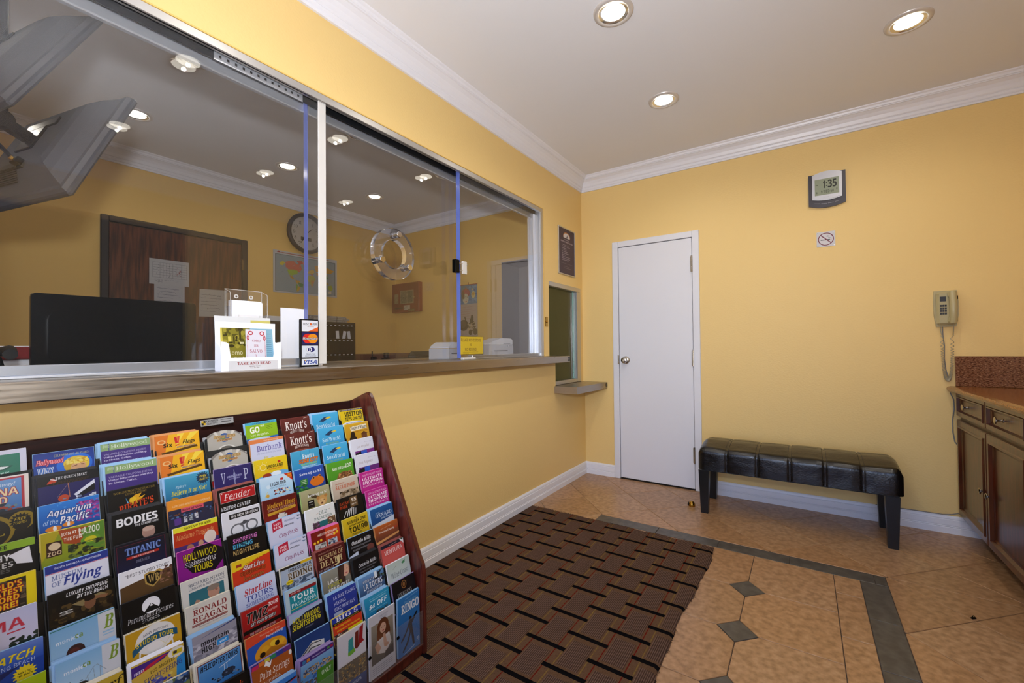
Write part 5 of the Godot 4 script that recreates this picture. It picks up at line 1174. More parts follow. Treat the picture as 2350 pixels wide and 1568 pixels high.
# ---------------------------------------------------------------- floor
func tile_mesh(poly: PackedVector2Array) -> MB:
	var mb := MB.new()
	if Geometry2D.is_polygon_clockwise(poly):
		poly.reverse()
	var inner := Geometry2D.offset_polygon(poly, -0.0016)
	if inner.size() != 1 or inner[0].size() != poly.size():
		mb.prism(poly, V(0, -0.012, 0), V(1, 0, 0), V(0, 0, 1), V(0, 0.012, 0))
		return mb
	var n := poly.size()
	# match the inset corner to its outer corner
	var q := inner[0]
	var best := 0
	for i in n:
		if q[i].distance_to(poly[0]) < q[best].distance_to(poly[0]):
			best = i
	var idx := Geometry2D.triangulate_polygon(q)
	for i in range(0, idx.size(), 3):
		var a := q[idx[i]]
		var b := q[idx[i + 1]]
		var c := q[idx[i + 2]]
		var A := V(a.x, 0, a.y)
		var B := V(b.x, 0, b.y)
		var C := V(c.x, 0, c.y)
		if (B - A).cross(C - A).y < 0:
			mb.tri(A, C, B)
		else:
			mb.tri(A, B, C)
	var cen := Vector2.ZERO
	for p in poly:
		cen += p / n
	for i in n:
		var a := poly[i]
		var b := poly[(i + 1) % n]
		var ai := q[(i + best) % n]
		var bi := q[(i + 1 + best) % n]
		mb.quad_from(V(a.x, -0.0016, a.y), V(b.x, -0.0016, b.y), V(bi.x, 0, bi.y), V(ai.x, 0, ai.y), V(cen.x, -0.05, cen.y))
		mb.quad_from(V(a.x, -0.012, a.y), V(b.x, -0.012, b.y), V(b.x, -0.0016, b.y), V(a.x, -0.0016, a.y), V(cen.x, -0.005, cen.y))
	return mb


func rect(x0: float, z0: float, x1: float, z1: float) -> PackedVector2Array:
	return PackedVector2Array([Vector2(x0, z0), Vector2(x1, z0), Vector2(x1, z1), Vector2(x0, z1)])


func floor_tiles() -> void:
	var f := struct("floor", boxes([[V(-0.12, -0.14, -0.12), V(3.19, -0.0035, 5.42)]]), M.grout, "diagonal tan tile floor with a slate border")
	var g := 0.0014
	var put_tile := func(called: String, poly: PackedVector2Array, m: Material) -> void:
		for p in Geometry2D.offset_polygon(poly, -g):
			if p.size() >= 3:
				var area := 0.0
				for i in p.size():
					area += p[i].cross(p[(i + 1) % p.size()])
				if absf(area) > 0.0008:
					obj(called, tile_mesh(p), m, f)
	# diagonal field outside the border
	var cuts := [rect(0.003, 0.003, 3.067, 0.868), rect(2.004, 0.868, 3.067, 3.4), rect(0.003, 0.868, 0.508, 3.4)]
	for i in range(-7, 10):
		for j in range(-4, 12):
			if (i + j) % 2 != 0:
				continue
			var c := Vector2(1.26 + 0.2505 * i, 0.8595 + 0.2535 * j)
			var t := PackedVector2Array([c + Vector2(0.2505, 0), c + Vector2(0, 0.2535), c - Vector2(0.2505, 0), c - Vector2(0, 0.2535)])
			var m: Material = M["tile_tan_%d" % (rng.randi() % 4)]
			for cut in cuts:
				for p in Geometry2D.intersect_polygons(t, cut):
					put_tile.call("tile", p, m)
	# slate border
	var xs := [0.508, 0.902, 1.253, 1.605, 1.957, 2.004]
	for i in 5:
		put_tile.call("border_tile", rect(xs[i], 0.868, xs[i + 1], 0.974), M.tile_slate)
	for i in 7:
		put_tile.call("border_tile", rect(1.897, 0.974 + i * 0.352, 2.004, 0.974 + (i + 1) * 0.352), M.tile_slate)
		put_tile.call("border_tile", rect(0.508, 0.974 + i * 0.352, 0.614, 0.974 + (i + 1) * 0.352), M.tile_slate)
	# narrow tan course inside it
	var zs := [0.974, 1.162, 1.530, 1.897, 2.264, 2.631, 2.998, 3.365]
	for i in 7:
		put_tile.call("tile", rect(1.7915, zs[i], 1.897, zs[i + 1]), M["tile_tan_%d" % (i % 4)])
	# clipped squares with slate diamonds between them
	for r in 7:
		var z0 := 0.987 + r * 0.3665
		var z1 := minf(z0 + 0.3665, 3.4)
		if r == 0:
			z0 = 0.974
		for k in 3:
			var x1 := 1.7915 if k == 0 else 1.442 - (k - 1) * 0.3665
			var x0 := 1.442 - k * 0.3665
			var sq := rect(maxf(x0, 0.614), z0, x1, z1)
			var left := [sq]
			for dx in ([x0] if k == 0 else [x0, x1]):
				for dz in [0.987 + r * 0.3665, 0.987 + (r + 1) * 0.3665]:
					if dz < 1.2:
						continue
					var dia := PackedVector2Array([Vector2(dx + 0.0765, dz), Vector2(dx, dz + 0.0805), Vector2(dx - 0.0765, dz), Vector2(dx, dz - 0.0805)])
					var nxt := []
					for p in left:
						nxt.append_array(Geometry2D.clip_polygons(p, dia))
					left = nxt
			for p in left:
				put_tile.call("tile", p, M["tile_tan_%d" % ((r * 2 + k) % 4)])
			var dz := 0.987 + (r + 1) * 0.3665
			if dz < 3.3:
				put_tile.call("diamond_tile", PackedVector2Array([Vector2(x0 + 0.0765, dz), Vector2(x0, dz + 0.0805), Vector2(x0 - 0.0765, dz), Vector2(x0, dz - 0.0805)]), M.tile_slate)
	put_tile.call("tile", rect(0.003, 3.4, 3.067, 5.29), M.tile_tan_0)


func rug() -> void:
	# one repeat of the weave: 0.262 x 0.208 m
	var W := 524
	var Hh := 416
	var im_ := Image.create(W, Hh, false, Image.FORMAT_RGBA8)
	var hm := Image.create(W, Hh, false, Image.FORMAT_RGBA8)
	im_.fill(col("5c4533"))
	hm.fill(Color(0.45, 0.45, 0.45))
	var r := RandomNumberGenerator.new()
	r.seed = 9
	for k in 6000:
		var c := col("5c4533").lightened(r.randf() * 0.08) if r.randf() < 0.5 else col("5c4533").darkened(r.randf() * 0.3)
		im_.fill_rect(Rect2i(r.randi() % W, r.randi() % Hh, 3, 3), c)
	var px := 2000.0
	for colu in 2:
		var s := 0.131 * colu
		var zoff := 0.0 if colu == 0 else 0.104
		for lx in [0.035, 0.137]:
			var c := col("8a7038") if colu == 0 else col("6e1a14")
			var w := 9 if colu == 0 else 8
			for y in Hh:
				if r.randf() < (0.72 if colu == 0 else 0.95):
					wrap_fill(im_, int((s + lx) * px) - w / 2 + r.randi() % 2, y, w, 1, c.darkened(r.randf() * 0.25))
		# ribbed block between two dashes
		for y in int(0.150 * px):
			var yy := int((zoff + 0.036) * px) + y
			for x in int(0.084 * px):
				var rib := ((x / 7) % 2 == 0)
				var c := col("6e564a") if rib else col("412f27")
				if (yy / 5 + x / 7) % 3 == 0:
					c = c.darkened(0.25)
				if rib or r.randf() < 0.8:
					wrap_fill(im_, int((s + 0.044) * px) + x, yy, 1, 1, c.lightened(r.randf() * 0.05))
				wrap_fill(hm, int((s + 0.044) * px) + x, yy, 1, 1, Color(0.7, 0.7, 0.7) if rib else Color(0.2, 0.2, 0.2))
	for colu in 2:
		var s := 0.131 * colu
		var zoff := 0.0 if colu == 0 else 0.104
		for y in int(0.021 * px):
			wrap_fill(im_, int(s * px) + r.randi() % 3, int((zoff - 0.010) * px) + y, int(0.170 * px), 1, col("0b0a0c").lightened(r.randf() * 0.03))
			wrap_fill(hm, int(s * px), int((zoff - 0.010) * px) + y, int(0.170 * px), 1, Color(0.6, 0.6, 0.6))
	var m := StandardMaterial3D.new()
	m.resource_name = "rug_weave"
	m.albedo_texture = ImageTexture.create_from_image(im_)
	m.roughness = 1.0
	m.metallic_specular = 0.1
	m.heightmap_enabled = true
	m.heightmap_texture = ImageTexture.create_from_image(hm)
	m.heightmap_scale = 0.25
	var nu := 90
	var nv := 150
	var x0 := 0.016
	var z0 := 0.984
	var z1 := 3.55
	var pts := PackedVector3Array()
	var wob := func(z: float) -> float: return 1.243 + 0.010 * sin(z * 5.2 - 4.9) + 0.004 * sin(z * 17.0) + 0.0015 * sin(z * 61.0)
	var top := MB.new()
	for i in nu:
		for j in nv:
			var u := i / float(nu - 1)
			var t := j / float(nv - 1)
			var z := lerpf(z0 + 0.004 * sin(u * 40.0) * (1.0 - t), z1, t)
			var xr: float = wob.call(z)
			var e := minf(minf(u * 1.23, (1.0 - u) * 1.23), minf(t * 2.5, 1.0)) / 0.012
			var y := 0.0085 * (1.0 - pow(1.0 - clampf(e, 0, 1), 2.0)) + 0.0012
			pts.append(V(lerpf(x0, xr, u), y + 0.0006 * sin(z * 23.0) * sin(u * 31.0), z))
	top.grid(nu, nv, pts, true)
	for i in top.v.size():
		top.t[i] = Vector2((top.v[i].x - 0.612) / 0.262, (top.v[i].z - 1.0735) / 0.208)
	var t := thing("rug", "brown woven entrance rug with black dashes and red and gold lines", "rug", V(0.63, 0, 2.2))
	obj("pile", top, m, t)
	# loose fringe threads at the cut edges
	var fr := MB.new()
	for k in 260:
		var a: Vector3
		var d: Vector3
		if k % 3 == 0:
			var z := r.randf_range(1.0, 3.3)
			a = V(wob.call(z) - 0.004, 0.005, z)
			d = V(r.randf_range(0.004, 0.011), -0.003, r.randf_range(-0.006, 0.006))
		else:
			a = V(r.randf_range(0.02, 1.24), 0.005, z0 + 0.003)
			d = V(r.randf_range(-0.005, 0.005), -0.003, -r.randf_range(0.003, 0.010))
		fr.tube(PackedVector3Array([a, a + d * 0.6 + V(0, 0.001, 0), a + d]), 0.0009, 4)
	var fo := obj("fringe", fr, mat("rug_fringe", "2c1d14", 1.0), t)
	fo.set_meta("kind", "stuff")


func wrap_fill(i: Image, x: int, y: int, w: int, h: int, c: Color) -> void:
	var W := i.get_width()
	var Hh := i.get_height()
	x = posmod(x, W)
	y = posmod(y, Hh)
	i.fill_rect(Rect2i(x, y, w, h), c)
	if x + w > W:
		i.fill_rect(Rect2i(x - W, y, w, h), c)
	if y + h > Hh:
		i.fill_rect(Rect2i(x, y - Hh, w, h), c)


# ---------------------------------------------------------------- recessed lights
func lamps() -> void:
	var spots := []
	for z in [0.908, 1.78, 2.76, 3.65]:
		spots.append([0.975, z, true])
		spots.append([2.128, z, true])
	for z in [0.84, 1.74, 2.745, 3.7]:
		spots.append([-0.97, z, false])
		spots.append([-1.925, z, false])
	var where := {
		"0.975 0.908": "lit round recessed ceiling light nearest the far wall", "0.975 1.78": "lit round recessed ceiling light at the top centre of the view",
		"2.128 0.908": "lit round recessed ceiling light at the upper right, above the clock",
		"-1.925 0.84": "lit recessed office ceiling light nearest the office corner", "-1.925 1.74": "lit recessed office ceiling light above the wall clock",
		"-1.925 2.745": "lit recessed office ceiling light beside the hanging monitor", "-0.97 2.745": "recessed office ceiling light tucked behind the window header at left",
		"-0.97 0.84": "recessed office ceiling light behind the window header at right"}
	for s in spots:
		var c := V(s[0], H, s[1])
		var key := "%s %s" % [str(s[0]), str(s[1])]
		var lab: String = where.get(key, "recessed %s ceiling light outside the view, %s row from the far wall, %s" % ["lobby" if s[2] else "office", {0: "first", 1: "second", 2: "third", 3: "last"}[mini(3, int(s[1]))], "window side" if absf(s[0]) < 1.0 else "far side"])
		var t := thing("recessed_light", lab, "ceiling light", c, "recessed ceiling lights")
		var mb := MB.new()
		mb.lathe([Vector2(0.092, 0.0), Vector2(0.090, 0.006), Vector2(0.080, 0.010), Vector2(0.071, 0.008), Vector2(0.068, 0.003)], c, V(0, -1, 0), 40)
		obj("trim_ring", mb, M.lamp_trim, t)
		mb = MB.new()
		mb.lathe([Vector2(0.068, 0.0075), Vector2(0.060, 0.004), Vector2(0.054, 0.003)], c, V(0, -1, 0), 40)
		obj("reflector", mb, M.lamp_can, t)
		mb = MB.new()
		mb.lathe([Vector2(0.055, 0.0028), Vector2(0.045, 0.0062), Vector2(0.025, 0.0085), Vector2(0, 0.009)], c, V(0, -1, 0), 32)
		obj("lens", mb, M.lamp_glow, t)
		var l := SpotLight3D.new()
		l.name = "downlight"
		l.position = c + V(0, -0.021, 0)
		l.rotation_degrees = Vector3(-90, 0, 0)
		l.spot_angle = 80.0
		l.spot_angle_attenuation = 0.6
		l.spot_range = 12.0
		l.spot_attenuation = 2.0
		l.light_size = 0.01
		l.light_color = Color(1.0, 0.97, 0.92)
		l.light_energy = 0.30 if s[2] else 0.06
		l.shadow_enabled = true
		add_child(l, true)

# ---------------------------------------------------------------- brochure rack
const RACK_S := [0.640, 0.576, 0.510, 0.445, 0.374, 0.307, 0.235, 0.168, 0.099, 0.031, -0.035, -0.104]
const TILT := 0.23

# point on the sloping face that the leaflet tops follow: s up the slope, inset d behind it
func slope(s: float, d: float) -> Vector2:
	var dir := Vector2(-0.4356, 0.9001)
	return Vector2(0.45, 0.355) + dir * s + Vector2(-0.9001, -0.4356) * d


func brochure_rack() -> void:
	var rk := thing("brochure_rack", "large dark mahogany tiered leaflet rack standing under the steel counter", "display rack", V(0.25, 0, 3.05))
	var prof := PackedVector2Array([Vector2(0.028, 0.010), Vector2(0.482, 0.010), Vector2(0.480, 0.31), Vector2(0.474, 0.34), Vector2(0.455, 0.37), Vector2(0.178, 0.958), Vector2(0.166, 0.974), Vector2(0.148, 0.978), Vector2(0.128, 0.972), Vector2(0.052, 0.942), Vector2(0.028, 0.936)])
	for z in [2.510, 3.605]:
		var mb := MB.new()
		# side panel with eased edges: core plus a slightly smaller skin on each face
		var small: PackedVector2Array = Geometry2D.offset_polygon(prof, -0.004)[0]
		mb.prism(prof, V(0, 0, z + 0.004), V(1, 0, 0), V(0, 1, 0), V(0, 0, 0.014))
		mb.prism(small, V(0, 0, z), V(1, 0, 0), V(0, 1, 0), V(0, 0, 0.022))
		obj("side_panel", mb, M.mahogany_up, rk)
	obj("back_panel", boxes([[V(0.030, 0.02, 2.532), V(0.046, 0.937, 3.605)]], 0.002), M.mahogany_dark, rk)
	obj("plinth", boxes([[V(0.10, 0.010, 2.532), V(0.478, 0.046, 3.605)]], 0.003), M.mahogany, rk)
	# pocket tiers: leaning black back plate, ledge and low front lip
	var up := Vector2(-sin(TILT), cos(TILT))
	var fw := Vector2(cos(TILT), sin(TILT))
	for r in 11:
		var top := slope(RACK_S[r], 0.027)
		var b := top - up * 0.112 - fw * 0.0125
		var mb := MB.new()
		var pl := func(p: Vector2, q: Vector2, w: float) -> void:
			var d := (q - p).normalized().orthogonal() * w * 0.5
			mb.prism(PackedVector2Array([p + d, q + d, q - d, p - d]), V(0, 0, 2.533), V(1, 0, 0), V(0, 1, 0), V(0, 0, 1.071))
		pl.call(b, b + up * (0.105 if r > 0 else 0.075), 0.002)
		pl.call(b, b + fw * (0.0145 if r < 10 else 0.006), 0.002)
		pl.call(b + fw * (0.0145 if r < 10 else 0.006), b + fw * (0.0145 if r < 10 else 0.006) + up * (0.035 if r < 10 else 0.02), 0.0016)
		obj("pocket_tier", mb, M.black_matte, rk)
	for c in range(0, 10):
		var z := 2.5345 + 0.1185 * c
		if c == 0 or c == 9:
			continue
		var mb := MB.new()
		var q := PackedVector2Array()
		for e in [[0.60, 0.052], [0.60, 0.040], [-0.06, 0.040], [-0.13, 0.040], [-0.13, 0.085], [-0.06, 0.085]]:
			q.append(slope(e[0], e[1]))
		mb.prism(q, V(0, 0, z - 0.001), V(1, 0, 0), V(0, 1, 0), V(0, 0, 0.002))
		obj("divider", mb, M.black_matte, rk)
	# bottom pocket: floor board and clear front with two black studs
	obj("bottom_shelf", boxes([[V(0.395, 0.0462, 2.534), V(0.4845, 0.054, 3.603)]], 0.001), M.mahogany, rk)
	obj("clear_front", boxes([[V(0.4805, 0.054, 2.534), V(0.4835, 0.178, 3.30)]], 0.001), M.acrylic, rk)
	for z in [2.656, 2.775]:
		var mb := MB.new()
		mb.lathe([Vector2(0.006, 0), Vector2(0.006, 0.002), Vector2(0.003, 0.004), Vector2(0, 0.004)], V(0.4835, 0.142, z), V(1, 0, 0), 14)
		obj("stud", mb, M.black_plastic, rk)
	var lb := MB.new()
	var p0 := slope(0.668, 0.050)
	lb.xf = Transform3D(Basis(V(0, 0, -1), V(-sin(TILT), cos(TILT), 0), V(cos(TILT), sin(TILT), 0)), V(p0.x, p0.y, 3.075))
	lb.box(V(-0.047, -0.012, -0.001), V(0.047, 0.008, 0.0))
	lb.quad(V(-0.047, -0.012, 0.0004), V(0.047, -0.012, 0.0004), V(0.047, 0.008, 0.0004), V(-0.047, 0.008, 0.0004), print_rect("rack_label"))
	var rl := obj("maker_plate", lb, print_mat("rack_label"), rk)
	rl.set_meta("label", "small grey maker plate at the top of the rack")

	# the leaflets, one pile to a pocket
	for line in COVERS.split("\n", false):
		var f := line.split("|")
		if f.size() < 4:
			continue
		var key := f[0].strip_edges()
		var cr := key.split(" ")
		leaflets(int(cr[0]), int(cr[1]), key, f[1], f[2])


func leaflets(c: int, r: int, key: String, page: String, label: String) -> void:
	var tall := r == 12 and c >= 6
	var width := rng.randf_range(0.102, 0.109)
	var zc := 2.540 + 0.1185 * (9 - c) + 0.0565 + rng.randf_range(-0.002, 0.002)
	var s: float = RACK_S[r - 1] + rng.randf_range(-0.003, 0.003)
	if key == "1 1" or key == "1 2":
		s += 0.02
	if key == "5 1" or key == "5 2":
		s -= 0.012
	var p := slope(s, 0.027 if r > 1 else 0.036)
	var tilt := TILT
	var h := 0.104
	if tall:
		tilt = 0.03
		h = 0.205
		p = Vector2(0.470, 0.262)
	var bas := Basis(V(0, 0, -1), V(-sin(tilt), cos(tilt), 0), V(cos(tilt), sin(tilt), 0))
	var base := V(p.x, p.y, zc) - bas.y * h
	bas = bas.rotated(bas.z, rng.randf_range(-0.012, 0.012))
	var t := local_thing("brochure_stack", label, "brochures", Transform3D(bas, base), "travel leaflets in the rack")
	# cover
	var ca := MB.new()
	var w2 := width / 2
	var rc := print_rect(key)
	var ph := 0.0797 * width / 0.1 if not tall else 1.953 * width
	var arch := key in ["5 1", "5 2"]
	if arch:
		var q := PackedVector2Array()
		q.append(Vector2(-w2, 0))
		q.append(Vector2(w2, 0))
		for i in 13:
			var u := 1.0 - i / 6.0
			var y := h - 0.014 * u * u * (1.0 if absf(u) < 0.8 else 1.25) - (0.006 if absf(u) > 0.86 else 0.0)
			q.append(Vector2(w2 * u, y))
		# artwork hangs from the top of the arch
		ca.prism(q, V(0, 0, 0), V(1, 0, 0), V(0, 1, 0), V(0, 0, 0.0009), Rect2(rc.position.x, rc.position.y, rc.size.x, rc.size.y * h / ph))
	else:
		var vis := minf(h, ph)
		ca.quad(V(-w2, h - vis, 0.0009), V(w2, h - vis, 0.0009), V(w2, h, 0.0009), V(-w2, h, 0.0009), Rect2(rc.position, Vector2(rc.size.x, rc.size.y * vis / ph)))
		ca.box(V(-w2, 0, 0), V(w2, h, 0.0007))
		if vis < h:
			ca.quad(V(-w2, 0, 0.0009), V(w2, 0, 0.0009), V(w2, h - vis, 0.0009), V(-w2, h - vis, 0.0009), Rect2(rc.position.x + rc.size.x * 0.02, rc.end.y - 0.004, rc.size.x * 0.03, 0.001))
	# every print page shares its material; cover edges sample the artwork's corner
	if not arch:
		for i in ca.t.size():
			if i >= 4 and i < 28:
				ca.t[i] = rc.position + Vector2(rc.size.x * 0.03, rc.size.y * 0.03)
	obj("cover", ca, print_mat(key), t)
	# the sheets behind it, fanned a little
	var n := rng.randi_range(3, 9)
	if key in ["3 1", "3 2", "4 1", "1 9", "8 9", "2 8", "5 4", "3 9", "4 10", "6 12", "8 11", "4 9"]:
		n = 9
	var mb := MB.new()
	var z := -0.0004
	var spread := 0.0045 if n >= 9 else 0.002
	for i in n:
		z -= 0.00105
		var dx := rng.randf_range(-1.0, 0.6) * spread - (i * 0.0007 if n >= 9 else 0.0)
		var dy := rng.randf_range(-0.6, 1.0) * spread * 0.8 + (i * 0.0006 if n >= 9 else 0.0)
		if arch:
			dy -= 0.016
		mb.box(V(-w2 + dx, dy, z - 0.0008), V(w2 + dx, h + dy, z))
	obj("sheets_behind", mb, M[page], t)


# ---------------------------------------------------------------- things on the steel counter
func counter_things() -> void:
	var y := 1.0912
	# tract box
	var o := V(0.035, y, 2.94)
	var ang := 0.06
	var bas := Basis(V(0, 0, -1), V(0, 1, 0), V(1, 0, 0)).rotated(V(0, 1, 0), ang)
	var t := local_thing("tract_box", "white card dispenser box with a printed front flap, on the steel counter", "leaflet box", Transform3D(bas, o))
	var mb := MB.new()
	mb.box(V(-0.104, 0, -0.020), V(0.104, 0.003, 0.020))
	mb.box(V(-0.104, 0.003, 0.0185), V(0.104, 0.045, 0.020), 0.0006)
	mb.prism(PackedVector2Array([Vector2(-0.02, 0.003), Vector2(0.02, 0.003), Vector2(0.02, 0.045), Vector2(0.012, 0.085), Vector2(-0.012, 0.098), Vector2(-0.02, 0.10)]), V(-0.104, 0, 0), V(0, 0, 1), V(0, 1, 0), V(0.0015, 0, 0))
	mb.prism(PackedVector2Array([Vector2(-0.02, 0.003), Vector2(0.02, 0.003), Vector2(0.02, 0.045), Vector2(0.012, 0.085), Vector2(-0.012, 0.098), Vector2(-0.02, 0.10)]), V(0.1025, 0, 0), V(0, 0, 1), V(0, 1, 0), V(0.0015, 0, 0))
	mb.prism(PackedVector2Array([Vector2(-0.104, 0.045), Vector2(-0.074, 0.045), Vector2(-0.080, 0.092), Vector2(-0.088, 0.098), Vector2(-0.104, 0.10)]), V(0, 0, 0.0186), V(1, 0, 0), V(0, 1, 0), V(0, 0, 0.0014))
	mb.prism(PackedVector2Array([Vector2(0.104, 0.045), Vector2(0.074, 0.045), Vector2(0.080, 0.092), Vector2(0.088, 0.098), Vector2(0.104, 0.10)]), V(0, 0, 0.0186), V(1, 0, 0), V(0, 1, 0), V(0, 0, 0.0014))
	mb.box(V(-0.104, 0.003, -0.0215), V(0.104, 0.17, -0.020))
	obj("card_body", mb, M.white_card, t)
	mb = MB.new()
	var rc := print_rect("tract_sign")
	mb.quad(V(-0.080, 0.000, 0.0206), V(0.090, 0.000, 0.0206), V(0.090, 0.034, 0.0206), V(-0.080, 0.034, 0.0206), rc)
	mb.box(V(-0.052, -0.0005, 0.0202), V(0.048, 0.003, 0.026))
	for i in range(4, mb.t.size()):
		mb.t[i] = rc.position + rc.size * 0.04
	obj("printed_flap", mb, print_mat("tract_sign"), t)
	var tr := [["tract_back", -0.100, 0.093, 0.006, 0.188, -0.016, "white and yellow tract card at the back of the card box"], ["tract_yellow", -0.086, 0.02, 0.004, 0.156, -0.006, "yellow tract with a grey photo, left in the card box"], ["tract_blue", 0.008, 0.088, 0.004, 0.146, 0.002, "pale blue tract with small print, right in the card box"], ["tract_white", -0.018, 0.054, 0.004, 0.142, 0.012, "white tract with red ornaments, in front in the card box"]]
	for q in tr:
		var tx := Transform3D(bas, o) * Transform3D(Basis(V(1, 0, 0), -0.10), V(0, 0.004, q[5]))
		if q[0] == "tract_yellow" or q[0] == "tract_white":
			tx = tx * Transform3D(Basis(V(0, 0, 1), -0.035 if q[0] == "tract_white" else 0.02), Vector3.ZERO)
		var k := local_thing("tract", q[6], "leaflet", tx, "tracts in the card box")
		mb = MB.new()
		rc = print_rect(q[0])
		mb.quad(V(q[1], q[3], 0.0006), V(q[2], q[3], 0.0006), V(q[2], q[4], 0.0006), V(q[1], q[4], 0.0006), rc)
		mb.box(V(q[1], q[3], -0.003), V(q[2], q[4], 0.0))
		for i in range(4, mb.t.size()):
			mb.t[i] = rc.position + rc.size * 0.03
		obj("cover", mb, print_mat(q[0]), k)
	# card sign
	mb = MB.new()
	var cs := thing("card_sign", "upright black sign with four payment card marks, beside the clear pane edge", "sign", V(-0.01, y, 2.69))
	mb.box(V(-0.022, y + 0.0005, 2.646), V(-0.008, 1.287, 2.727), 0.003)
	obj("board", mb, M.black_plastic, cs)
	mb = MB.new()
	mb.quad(V(-0.0075, 1.096, 2.7255), V(-0.0075, 1.096, 2.6475), V(-0.0075, 1.284, 2.6475), V(-0.0075, 1.284, 2.7255), print_rect("card_board"))
	obj("card_marks", mb, print_mat("card_board"), cs)
	# yellow notice on the right pane
	mb = MB.new()
	var yn := thing("yellow_notice", "yellow paper notice taped low on the right-hand pane", "notice", V(-0.028, 1.12, 1.61))
	mb.box(V(-0.0295, 1.122, 1.494), V(-0.0286, 1.2335, 1.716))
	rc = print_rect("yellow_sign")
	for i in mb.t.size():
		mb.t[i] = rc.position + Vector2(rc.size.x * 0.03, rc.size.y * 0.1)
	mb.quad(V(-0.0282, 1.122, 1.716), V(-0.0282, 1.122, 1.494), V(-0.0282, 1.2335, 1.494), V(-0.0282, 1.2335, 1.716), rc)
	obj("sheet", mb, print_mat("yellow_sign"), yn)
	# white card stand behind the pane
	var ws := thing("white_card_stand", "tall blank white card stand just inside the window", "card stand", V(-0.15, y, 2.68))
	mb = MB.new()
	mb.box(V(-0.148, y + 0.001, 2.625), V(-0.143, 1.341, 2.735), 0.001)
	obj("panel", mb, M.white_card, ws)
	obj("foot", boxes([[V(-0.20, y + 0.0003, 2.63), V(-0.148, y + 0.003, 2.73)]]), M.white_card, ws)
	# clear leaflet holder
	var ch := thing("leaflet_holder", "clear acrylic leaflet holder with blank white cards, behind the card box", "leaflet holder", V(-0.16, y, 2.87))
	mb = MB.new()
	mb.box(V(-0.178, y + 0.0005, 2.795), V(-0.175, 1.402, 2.935))
	mb.box(V(-0.175, y + 0.0005, 2.932), V(-0.130, 1.385, 2.935))
	mb.box(V(-0.175, y + 0.0005, 2.795), V(-0.130, 1.385, 2.798))
	mb.box(V(-0.133, y + 0.0005, 2.798), V(-0.130, 1.30, 2.932))
	obj("shell", mb, M.acrylic, ch)
	mb = MB.new()
	for e in [[1.402, 2.795, 2.935]]:
		mb.tube(PackedVector3Array([V(-0.1765, 1.402, 2.795), V(-0.1765, 1.402, 2.935)]), 0.0012, 6)
	for z in [2.7965, 2.9335]:
		mb.tube(PackedVector3Array([V(-0.1765, 1.402, z), V(-0.1765, 1.095, z)]), 0.001, 6)
		mb.tube(PackedVector3Array([V(-0.1765, 1.40, z), V(-0.1315, 1.385, z), V(-0.1315, 1.095, z)]), 0.001, 6)
	var notch := PackedVector3Array([V(-0.1295, 1.30, 2.905)])
	for i in 9:
		notch.append(V(-0.1295, 1.238 - 0.012 * sin(PI * 0.5 * minf(1.0, i / 4.0)), 2.905 - 0.078 * i / 8.0))
	notch.append(V(-0.1295, 1.30, 2.827))
	mb.tube(notch, 0.001, 6)
	obj("polished_edges", mb, M.acrylic_edge_pale, ch)
	mb = MB.new()
	for z in [2.84, 2.895]:
		mb.lathe([Vector2(0.008, 0), Vector2(0.008, 0.002), Vector2(0.004, 0.002), Vector2(0.004, 0.0)], V(-0.174, 1.375, z), V(1, 0, 0), 16)
	obj("mounting_hole", mb, M.acrylic_edge_pale, ch)
	var wc := thing("blank_cards", "stack of blank white cards inside the clear leaflet holder", "cards", V(-0.15, y, 2.86))
	obj("card", boxes([[V(-0.170, y + 0.001, 2.815), V(-0.140, 1.357, 2.925)], [V(-0.139, y + 0.001, 2.812), V(-0.136, 1.352, 2.915)]], 0.001), M.white_card, wc)

# ---------------------------------------------------------------- the office behind the panes
func paper(called: String, label: String, category: String, print_: String, a: Vector3, right: Vector3, up: Vector3, thick := 0.001, group := "") -> Node3D:
	var n := right.cross(up).normalized()
	var t := thing(called, label, category, a, group)
	var mb := MB.new()
	var rc := print_rect(print_)
	mb.quad(a + n * thick, a + right + n * thick, a + right + up + n * thick, a + up + n * thick, rc)
	for q in [[a, a + right], [a + right, a + right + up], [a + right + up, a + up], [a + up, a]]:
		mb.quad_from(q[0], q[1], q[1] + n * thick, q[0] + n * thick, a + (right + up) * 0.5)
	for i in range(4, mb.t.size()):
		mb.t[i] = rc.position + rc.size * 0.02
	obj("sheet", mb, print_mat(print_), t)
	return t


